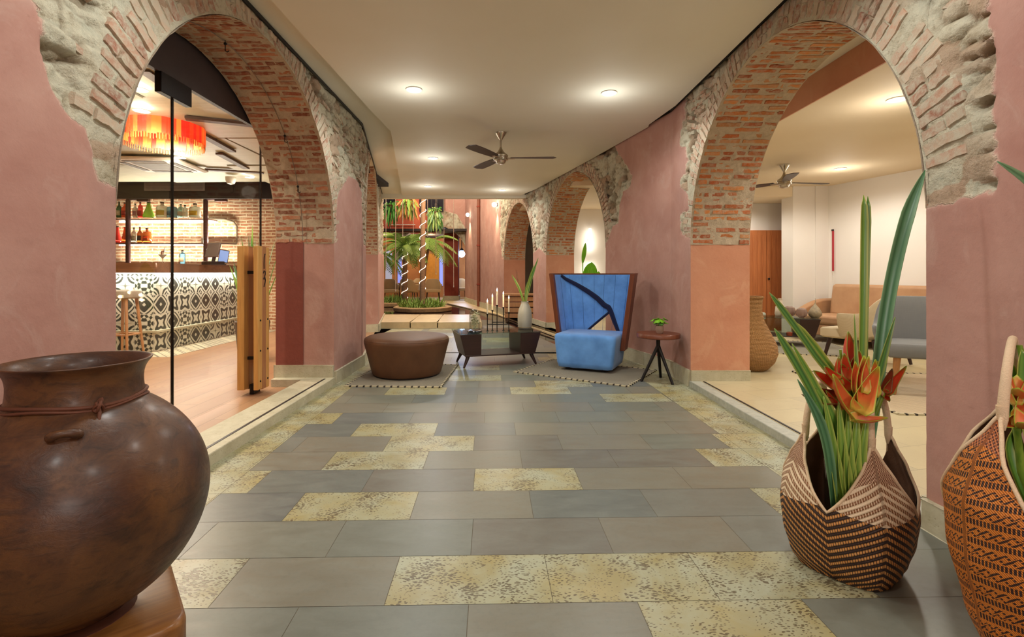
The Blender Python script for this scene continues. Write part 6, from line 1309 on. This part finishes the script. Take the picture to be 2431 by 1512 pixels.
for i in range(9): a = i*.7; mb.tube([(0, 0, .024), (.02*math.cos(a), .02*math.sin(a), .12), (.04*math.cos(a+1), .04*math.sin(a+1), .22)], .0022, 5)
mb.build('dried_stems', simple('pale_dried_flowers', srgb(206, 206, 170), .8), t)
# high-backed chair
cr_rz = -math.radians(25.5); CO = Vector((1.118, 6.26, .0135))
t = thing('high_back_chair', 'blue felt chair with a tall wraparound back in a walnut shell', 'chair', CO, cr_rz)
M_BLUE = NT('blue_felt'); q_ = M_BLUE; n = q_.noise(q_.co(), 5, 6, .6); n2 = q_.noise(q_.co(), 300, 3)
q_.p(Base_Color=q_.ramp(n, [(.3, srgb(84, 135, 202)), (.7, srgb(108, 165, 235))]), Roughness=.85, Sheen_Weight=.3, Specular_IOR_Level=.2); q_.bump(n2, .3, .003); M_BLUE = q_.m
M_NAVY = fabric('navy_edge', srgb(26, 32, 64)); M_CHW = wood('chair_walnut', srgb(88, 44, 26), srgb(126, 68, 42), axis=2, rough=.35)
z0c, z1c = .235, 1.19
def shell(tt, z, off=0.0):
    k = (z-.23)/(z1c-.23); hw = .425+(.55-.425)*k-off; a = tt
    yb = .37+.05*k-off; yf = -.02
    # rounded rectangle-like curve: flat back with wings swinging forward
    s_ = abs(a); cx_ = hw*(min(1, s_/.74))**.93 if s_ < .74 else hw; sx = math.copysign(1, a)
    if s_ <= .60: x = hw*.90*(s_/.60); y = yb-.05*(s_/.6)**2
    else:
        u = (s_-.60)/.40; x = hw*(.90+.10*math.sin(min(1, u*1.6)*PI/2)); y = (yb-.05)*(1-u)+yf*u+.03*math.sin(PI*u)
    return Vector((sx*x, y, z))
triA, triB, triC = (-.34, .36), (.25, .69), (.50, .36)       # opening corners in (t, z)
def intri(a, z):
    def sg(p, q, r): return (p[0]-r[0])*(q[1]-r[1])-(q[0]-r[0])*(p[1]-r[1])
    d1, d2, d3 = sg((a, z), triA, triB), sg((a, z), triB, triC), sg((a, z), triC, triA); return not (((d1 < 0) or (d2 < 0) or (d3 < 0)) and ((d1 > 0) or (d2 > 0) or (d3 > 0)))
def sheet(off, za, zb, mat, name, flip, thick=None):
    nt, nz = 132, 110; mb = MB(); vs = [shell(-1+2*j/nt, za+(zb-za)*i/nz, off) for i in range(nz+1) for j in range(nt+1)]; fs = []
    for i in range(nz):
        for j in range(nt):
            if intri(-1+2*(j+.5)/nt, za+(zb-za)*(i+.5)/nz): continue
            f = (i*(nt+1)+j, i*(nt+1)+j+1, (i+1)*(nt+1)+j+1, (i+1)*(nt+1)+j); fs.append(f[::-1] if flip else f)
    mb.add(vs, fs); return mb.build(name, mat, t, angle=60)
pad = sheet(.032, .30, z1c-.015, M_BLUE, 'back_pad', True); sheet(.0, z0c, z1c, M_CHW, 'shell', False); sheet(.012, z0c, z1c, M_CHW, 'shell_lining', True)
for sg in (-1, 1):
    mb = MB(); zs = np.linspace(z0c, z1c, 12); mb.loft([[shell(sg, z, 0)+Vector((sg*.006, -.02, 0)), shell(sg, z, .05)+Vector((0, -.02, 0)), shell(sg*.985, z, .05)+Vector((0, .03, 0)), shell(sg*.985, z, 0)+Vector((sg*.006, .025, 0))][::(1 if sg > 0 else -1)] for z in zs]); mb.build('wing_edge', M_CHW, t, smooth=False, bevel=.003)
mb = MB(); ts_ = np.linspace(-1, 1, 60); mb.loft([[shell(a, z1c, -.004)+Vector((0, 0, .004)), shell(a, z1c, .030)+Vector((0, 0, .004)), shell(a, z1c-.012, .030), shell(a, z1c-.012, -.004)] for a in ts_]); mb.build('top_rail', M_CHW, t, smooth=False)
mb = MB(); [mb.tube([shell(a, z, .034) for z in np.linspace(.40, z1c-.02, 16)], .0016, 5) for a in (-.52, -.30, .30, .52, -.08, .1, -.72, .72)]; mb.build('seam', simple('blue_seam', srgb(52, 92, 150), .9), pad)
def ribbon(pts, w):
    P_ = []
    for i in range(len(pts)-1):
        for k in np.linspace(0, 1, 9)[:-1]: P_.append((pts[i][0]*(1-k)+pts[i+1][0]*k, pts[i][1]*(1-k)+pts[i+1][1]*k))
    P_.append(pts[-1]); return [shell(a, z, .038) for a, z in P_]
mb = MB(); curve = [(-.70, 1.165), (-.55, 1.10), (-.38, 1.03), (-.2, .95), (-.02, .86), (.12, .77), (.21, .74), (.26, .685), (.345, .56), (.44, .44), (.50, .385)]
mb.tube(ribbon(curve, .02), [.019+.018*math.sin(PI*i/80) for i in range(len(ribbon(curve, .02)))], 8)
mb.tube(ribbon([(.25, .69), (-.05, .522), (-.34, .36)], .02), .015, 8); mb.tube(ribbon([(-.26, .40), (-.4, .41), (-.6, .41), (-.97, .40)], .02), .020, 8)
mb.build('navy_trim', M_NAVY, t)
mb = MB(); rows = []
for z, sc_, yo in ((.012, .875, 0), (.05, .885, 0), (.36, .975, 0), (.405, .985, .0), (.435, .965, .012), (.45, .90, .04)):
    hw = .395*sc_; f_ = -.335*(.93+.07*sc_)+yo; b_ = .30; r_ = .05; ring = []
    for cx_, cy_, a0_ in ((hw-r_, f_+r_, -PI/2), (hw-r_, b_-r_, 0), (-hw+r_, b_-r_, PI/2), (-hw+r_, f_+r_, PI)):
        for a in np.linspace(a0_, a0_+PI/2, 7): ring.append(Vector((cx_+r_*math.cos(a), cy_+r_*math.sin(a), z)))
    rows.append(ring)
mb.loft(rows); mb.build('seat', M_BLUE, t, angle=50, subd=1)
mb = MB(); mb.box((-.26, -.24, 0), (.26, .22, .03)); mb.build('plinth', M_BLACK, t)
# side table
t = thing('side_table', 'small round walnut side table on three black splayed legs beside the blue chair', 'side table', (1.735, 5.5, 0))
mb = MB(); mb.lathe([(.001, .488), (.228, .488), (.236, .494), (.236, .532), (.232, .537), (.001, .537)], 56, cap0=False, cap1=False); mb.build('tabletop', M_CHW, t, angle=40)
mb = MB(); mb.lathe([(.02, .33), (.022, .36), (.022, .488)], 16); mb.build('post', M_BLACK, t)
for fx, fy in ((-.20, -.03), (.10, -.185), (.085, .18)): mb = MB(); mb.tube([(0, 0, .40), (fx*.5, fy*.5, .2), (fx, fy, .0)], [.020, .017, .015], 12); mb.build('leg', M_BLACK, t)
t = thing('potted_plant', 'tiny round-leaved green plant in a small glass pot on the side table', 'plant', (1.742, 5.47, .5375))
mb = MB(); mb.lathe([(.001, 0), (.03, 0), (.042, .02), (.045, .05), (.040, .085), (.037, .083), (.040, .05), (.001, .012)], 24, cap0=False, cap1=False); mb.build('pot', m_bglass('pink_glass', srgb(210, 180, 160)), t)
pr = random.Random(2)
for i in range(12):
    a = 6.28*i/12+pr.uniform(-.3, .3); r_ = pr.uniform(.02, .085); z = pr.uniform(.11, .17); mb = MB(); c_ = Vector((r_*math.cos(a), r_*math.sin(a), z)); n_ = Vector((math.cos(a)*.6, math.sin(a)*.6, 1)).normalized(); u_ = n_.cross(Vector((0, 1, 0))).normalized(); v_ = n_.cross(u_)
    mb.add([c_]+[c_+(u_*math.cos(b_)+v_*math.sin(b_))*.032+n_*(.004*math.cos(2*b_)) for b_ in np.linspace(0, 2*PI, 13)[:-1]], [(0, 1+k, 1+(k+1) % 12) for k in range(12)]); lf = mb.build('leaf', M_LEAFG if i % 3 else M_LEAF, t, solid=.002)
    ms = MB(); ms.tube([(0, 0, .04), c_*.5+Vector((0, 0, .04)), c_], .0025, 5); ms.build('stem', M_STEM, lf)
# ceiling fans
M_NICK = NT('brushed_nickel'); q_ = M_NICK; q_.p(Base_Color=q_.mix(q_.noise(q_.co(), 40), srgb(170, 160, 144), srgb(200, 190, 172)), Metallic=1.0, Roughness=.28); M_NICK = q_.m
M_BLADE = simple('dark_brown_blade', srgb(74, 58, 54), .45)
def fan(label, loc, rz, drop, R, group='three-bladed ceiling fans'):
    t = thing('ceiling_fan', label, 'ceiling fan', loc, rz, group)
    mb = MB(); mb.lathe([(.001, -.10), (.018, -.10), (.022, -.09), (.06, -.03), (.075, -.004), (.075, 0)], 32); mb.build('canopy', M_NICK, t)
    mb = MB(); mb.lathe([(.013, -.09), (.013, -drop+.13)], 14); mb.build('rod', M_NICK, t)
    mb = MB(); z = -drop; mb.lathe([(.015, z+.15), (.02, z+.13), (.045, z+.085), (.085, z+.055), (.098, z+.04), (.098, z+.02), (.09, z+.015), (.09, z+.0), (.098, z-.005), (.098, z-.02), (.07, z-.03), (.062, z-.06), (.04, z-.07), (.001, z-.072)], 40); mb.build('motor', M_NICK, t)
    for i in range(3):
        a = i*2*PI/3; M_ = Matrix.Rotation(a, 4, 'Z'); mb = MB(); rows = []
        for k in np.linspace(0, 1, 16):
            x = .13+(R-.13)*k; w_ = (.048+.03*math.sin(PI*min(1, k*1.1)*.6))*(1 if k < .93 else math.sqrt(max(.02, 1-((k-.93)/.07)**2))); tilt = .16-.08*k
            rows.append([M_ @ Vector((x, sy*w_, z+.005+sy*w_*tilt+zz)) for sy, zz in ((-1, 0), (0, -.001), (1, 0), (1, .008), (0, .009), (-1, .008))])
        mb.loft(rows); b_ = mb.build('blade', M_BLADE, t)
        mb = MB(); mb.cbox((.125, 0, z+.002), (.13, .045, .012)); mb.v = [tuple(M_ @ Vector(v)) for v in mb.v]; mb.build('blade_bracket', M_NICK, b_, bevel=.003)
    return t
fan('ceiling fan with dark blades in the middle of the corridor', (-.035, 6.56, 3.085), -.02, .345, .74)
fan('smaller-looking ceiling fan seen through the right arch in the lounge', (4.12, 7.2, 2.8), .15, .27, .72)
# ================================================================== LOUNGE FURNITURE
M_GREYF = fabric('grey_chair_fabric', srgb(122, 122, 120), srgb(96, 98, 100)); M_BEIGEF = fabric('beige_chair_fabric', srgb(206, 190, 158), srgb(180, 162, 130)); M_TEALF = fabric('pale_teal_fabric', srgb(190, 200, 180), srgb(160, 172, 154))
M_TAN = m_leather('tan_leather', srgb(166, 125, 91), srgb(180, 141, 104)); M_OAKL = wood('honey_oak_leg', srgb(140, 91, 46), srgb(173, 122, 66), axis=2)
tub_chair('grey upholstered armchair with honey wood legs just inside the lounge arch', (4.04, 4.71, fz), -.45, 'lounge armchairs', M_GREYF, M_OAKL, w=.78, h=.90, seat=.47, arm=.62, d=.66, legr=.024)
tub_chair('beige upholstered armchair turned to the lounge coffee table', (4.62, 6.25, fz), -2.72, 'lounge armchairs', M_BEIGEF, M_WAL, w=.90, h=.86, seat=.44, arm=.64, d=.78, legr=.022)
tub_chair('pale teal armchair at the far side behind the lounge coffee table', (4.45, 9.05, fz), .9, 'lounge armchairs', M_TEALF, M_WAL, w=.8, h=.75, seat=.42, arm=.62, d=.68, legr=.02)
coffee_table('walnut and glass coffee table with ornaments in front of the tan sofa', (4.42, 7.92, fz+.0135), -.32, 1.0); LT = fz+.0135+.4405
M_RUG2 = m_enc('lattice_rug', srgb(150, 130, 104), srgb(196, 178, 146), srgb(202, 184, 152), .07)
rug('pale woven rug under the lounge coffee table', (4.40, 7.62, fz), -.28, 1.6, 1.5, 'rugs in the lounge', M_RUG)
rug('light lattice rug under the grey armchair', (4.15, 4.75, fz), -.1, 1.75, 1.75, 'rugs in the lounge', M_RUG2)
for o in [x for x in COL.objects if x.get('category') == 'armchair' and x.location.x > 3.5 and x.location.y < 10]: o.location.z = fz+.0135 if o.location.y < 8.8 else fz
# sofa
th = math.radians(-73.8); t = thing('sofa', 'tan leather sofa with two back cushions along the cream lounge wall', 'sofa', (5.86, 7.60, fz), th)
W_ = 2.35
mb = MB(); mb.box((-W_/2+.06, -.42, .12), (W_/2-.06, .42, .30)); mb.build('base', M_TAN, t, bevel=.02)
for i in (-1, 1):
    mb = MB(); mb.box((i*.51-.50, -.44, .30), (i*.51+.50, .22, .46)); mb.build('seat_cushion', M_TAN, t, bevel=.05, segs=4)
    mb = MB(); mb.cbox((i*.515, .26, .68), (1.0, .20, .56), rot=(-.14, 0, 0)); mb.build('back_cushion', M_TAN, t, bevel=.06, segs=4)
for i in (-1, 1):
    mb = MB(); rows = []
    for k in np.linspace(0, 1, 14):
        y = -.46+.90*k; zt_ = .46+.24*math.sin(min(1, k*1.25)*PI/2); w_ = .07; rows.append([Vector((i*(W_/2-.01)-w_, y, .12)), Vector((i*(W_/2-.01)+w_, y, .12)), Vector((i*(W_/2+.01)+w_, y, zt_-.03)), Vector((i*(W_/2+.01)+w_*.5, y, zt_)), Vector((i*(W_/2+.01)-w_*.5, y, zt_)), Vector((i*(W_/2+.01)-w_, y, zt_-.03))])
    mb.loft(rows); mb.build('arm', M_TAN, t, bevel=.01)
for sx in (-1, 1):
    for sy in (-1, 1): mb = MB(); mb.lathe([(.018, 0), (.028, .12)], 12, (sx*1.05, sy*.34, 0)); mb.build('leg', M_WAL, t)
# woven floor vases
def m_wicker():
    t = NT('coiled_seagrass'); v = t.co(); X, Y, Z = t.xyz(v); a = t.n('Math', operation='ARCTAN2'); t.set(a.inputs[0], Y); t.set(a.inputs[1], X)
    s1 = t.math('SINE', t.math('MULTIPLY', Z, 420)); s2 = t.math('SINE', t.math('ADD', t.math('MULTIPLY', a.outputs[0], 70), t.math('MULTIPLY', Z, 60))); m = t.math('MULTIPLY_ADD', t.math('MULTIPLY', s1, s2), .5, .5)
    t.p(Base_Color=t.mix(t.noise(v, 12, 4), t.ramp(m, [(.1, srgb(120, 82, 44)), (.6, srgb(186, 142, 88))]), srgb(170, 122, 70)), Roughness=.8); t.bump(t.math('ADD', s1, t.math('MULTIPLY', s2, .6)), .8, .006); return t.m
M_WICK = m_wicker()
t = thing('woven_floor_vase', 'tall bottle-shaped woven seagrass vase behind the right arch pier', 'floor vase', (2.955, 5.88, fz))
mb = MB(); mb.lathe([(.001, 0), (.17, 0), (.20, .02), (.265, .10), (.30, .20), (.29, .30), (.22, .45), (.155, .58), (.13, .70), (.135, .83), (.145, .86), (.13, .86), (.115, .82), (.001, .6)], 48, cap0=False, cap1=False); mb.build('body', M_WICK, t)
mb = MB(); mb.tube([(.14*math.cos(a), .14*math.sin(a), .862) for a in np.linspace(0, 2*PI, 41)], .012, 8); mb.build('rim', M_WICK, t)
t = thing('woven_floor_vase', 'short round woven seagrass vase beside the tall one', 'floor vase', (3.30, 6.28, fz))
mb = MB(); mb.lathe([(.001, 0), (.10, 0), (.15, .03), (.185, .10), (.17, .18), (.11, .26), (.07, .31), (.075, .36), (.09, .375), (.06, .36), (.001, .2)], 40, cap0=False, cap1=False); mb.build('body', M_WICK, t)
mb = MB(); mb.tube([(.085*math.cos(a), .085*math.sin(a), .372) for a in np.linspace(0, 2*PI, 33)], .009, 8); mb.build('rim', M_WICK, t)
t = thing('wall_hanging', 'very narrow red strip with a pale tail hanging at the lounge wall corner', 'wall hanging', (5.925, 8.82, 1.25))
mb = MB(); mb.box((-.012, -.012, 0), (.012, .012, .72)); mb.build('strip', simple('crimson_strip', srgb(170, 50, 60), .7), t); mb = MB(); mb.tube([(0, 0, 0), (.008, 0, -.2), (-.004, 0, -.38)], .007, 6); mb.build('tail', M_RING, t); mb = MB(); mb.box((-.01, -.01, .72), (.01, .03, .75)); mb.build('hook', M_BLACK, t)
# ornaments on the lounge table
def orn(px, Y, prof, mat, label, name, cat, group=None, extra=None, z=None):
    t = thing(name, label, cat, ((px-CX)*Y/FPX, Y, LT if z is None else z), group=group); mb = MB(); mb.lathe(prof, 28, cap0=False, cap1=False); mb.build('body', mat, t)
    if extra: mb = MB(); extra(mb); mb.build('stem', mat, t)
    return t
M_BUBBLE = m_bglass('rosy_bubble_glass', srgb(176, 150, 138), .15); M_FIG = simple('mottled_fig_glaze', srgb(150, 136, 110), .4, var=.25, nscale=30)
orn(1874, 7.85, [(.001, 0), (.03, 0), (.08, .04), (.092, .09), (.07, .15), (.03, .17), (.001, .172)], M_BUBBLE, 'round rosy glass ornament, left one of the pair on the lounge table', 'glass_ornament', 'ornament', 'rosy glass ornaments')
orn(1903, 7.7, [(.001, 0), (.03, 0), (.075, .035), (.085, .08), (.065, .13), (.03, .15), (.001, .152)], M_BUBBLE, 'round rosy glass ornament beside the fig-shaped vase', 'glass_ornament', 'ornament', 'rosy glass ornaments')
orn(1935, 7.65, [(.001, 0), (.05, 0), (.09, .04), (.095, .08), (.06, .15), (.02, .20), (.008, .23), (.001, .23)], M_FIG, 'mottled fig-shaped ceramic ornament with a thin stem', 'fig_ornament', 'ornament', None, lambda mb: mb.tube([(0, 0, .22), (.005, 0, .26), (0, 0, .31)], [.006, .004, .002], 6))
orn(1852, 8.1, [(.001, 0), (.07, 0), (.08, .03), (.07, .14), (.035, .20), (.03, .27), (.036, .28), (.001, .27)], simple('cream_ceramic', srgb(226, 214, 190), .4), 'cream bottle-shaped ceramic vase at the left of the lounge table', 'ceramic_vase', 'vase')
orn(1874, 7.7, [(.001, 0), (.04, 0), (.045, .05), (.03, .06), (.001, .06)], simple('amber_bowl', srgb(140, 60, 30), .3), 'small amber cup on the lower shelf of the lounge table', 'amber_cup', 'cup', z=fz+.011+.1585)
# wall lamps seen through the second arch, plant behind chair
M_TLAMP = emis('white_paper_lamp', (1, .94, .82, 1), 7)
for (z0_, z1_, lb) in ((1.80, 2.38, 'tall tapered glowing wall lamp seen through the second right arch'), (1.10, 1.50, 'lower glowing tapered wall lamp just above the blue chair back')):
    X = (1401-CX)*12.75/FPX; t = thing('wall_lamp', lb, 'wall lamp', (X, 12.89, z0_), group='tapered lamps on the white lounge wall'); h = z1_-z0_
    mb = MB(); mb.lathe([(.055, 0), (.045, h*.5), (.035, h)], 20, (0, -.11, 0)); mb.build('lamp_shade', M_TLAMP, t); mb = MB(); mb.box((-.03, -.12, h*.45), (.03, 0, h*.55)); mb.build('bracket', M_RING, t)
    lamp_point((X, 12.6, z0_+h/2), 2.5, (1, .85, .65), .1)
t = thing('potted_plant', 'broad-leaved bright green plant standing behind the blue chair', 'plant', (1.49, 9.1, .0))
mb = MB(); mb.lathe([(.001, 0), (.13, 0), (.17, .40), (.15, .41), (.14, .38), (.001, .38)], 24, cap0=False, cap1=False); mb.build('pot', M_CER, t)
for (dx, top, w_, dy) in ((-.02, 1.78, .04, 0), (.10, 1.42, .13, .05), (.22, 1.25, .10, 0), (-.12, 1.2, .09, -.05), (.05, 1.3, .11, -.1)):
    mb = MB(); mb.tube([(0, 0, .37), (dx*.5, dy*.5, (top+.4)*.4), (dx, dy, top-.35)], .009, 6); blade(mb, (dx, dy, top-.38), (dx+.05, dy, top), w_, .08, .15, 10, prof=lambda k: math.sin(PI*min(1, .06+k*.94))**.7); mb.build('leaf', M_LEAFG, t)
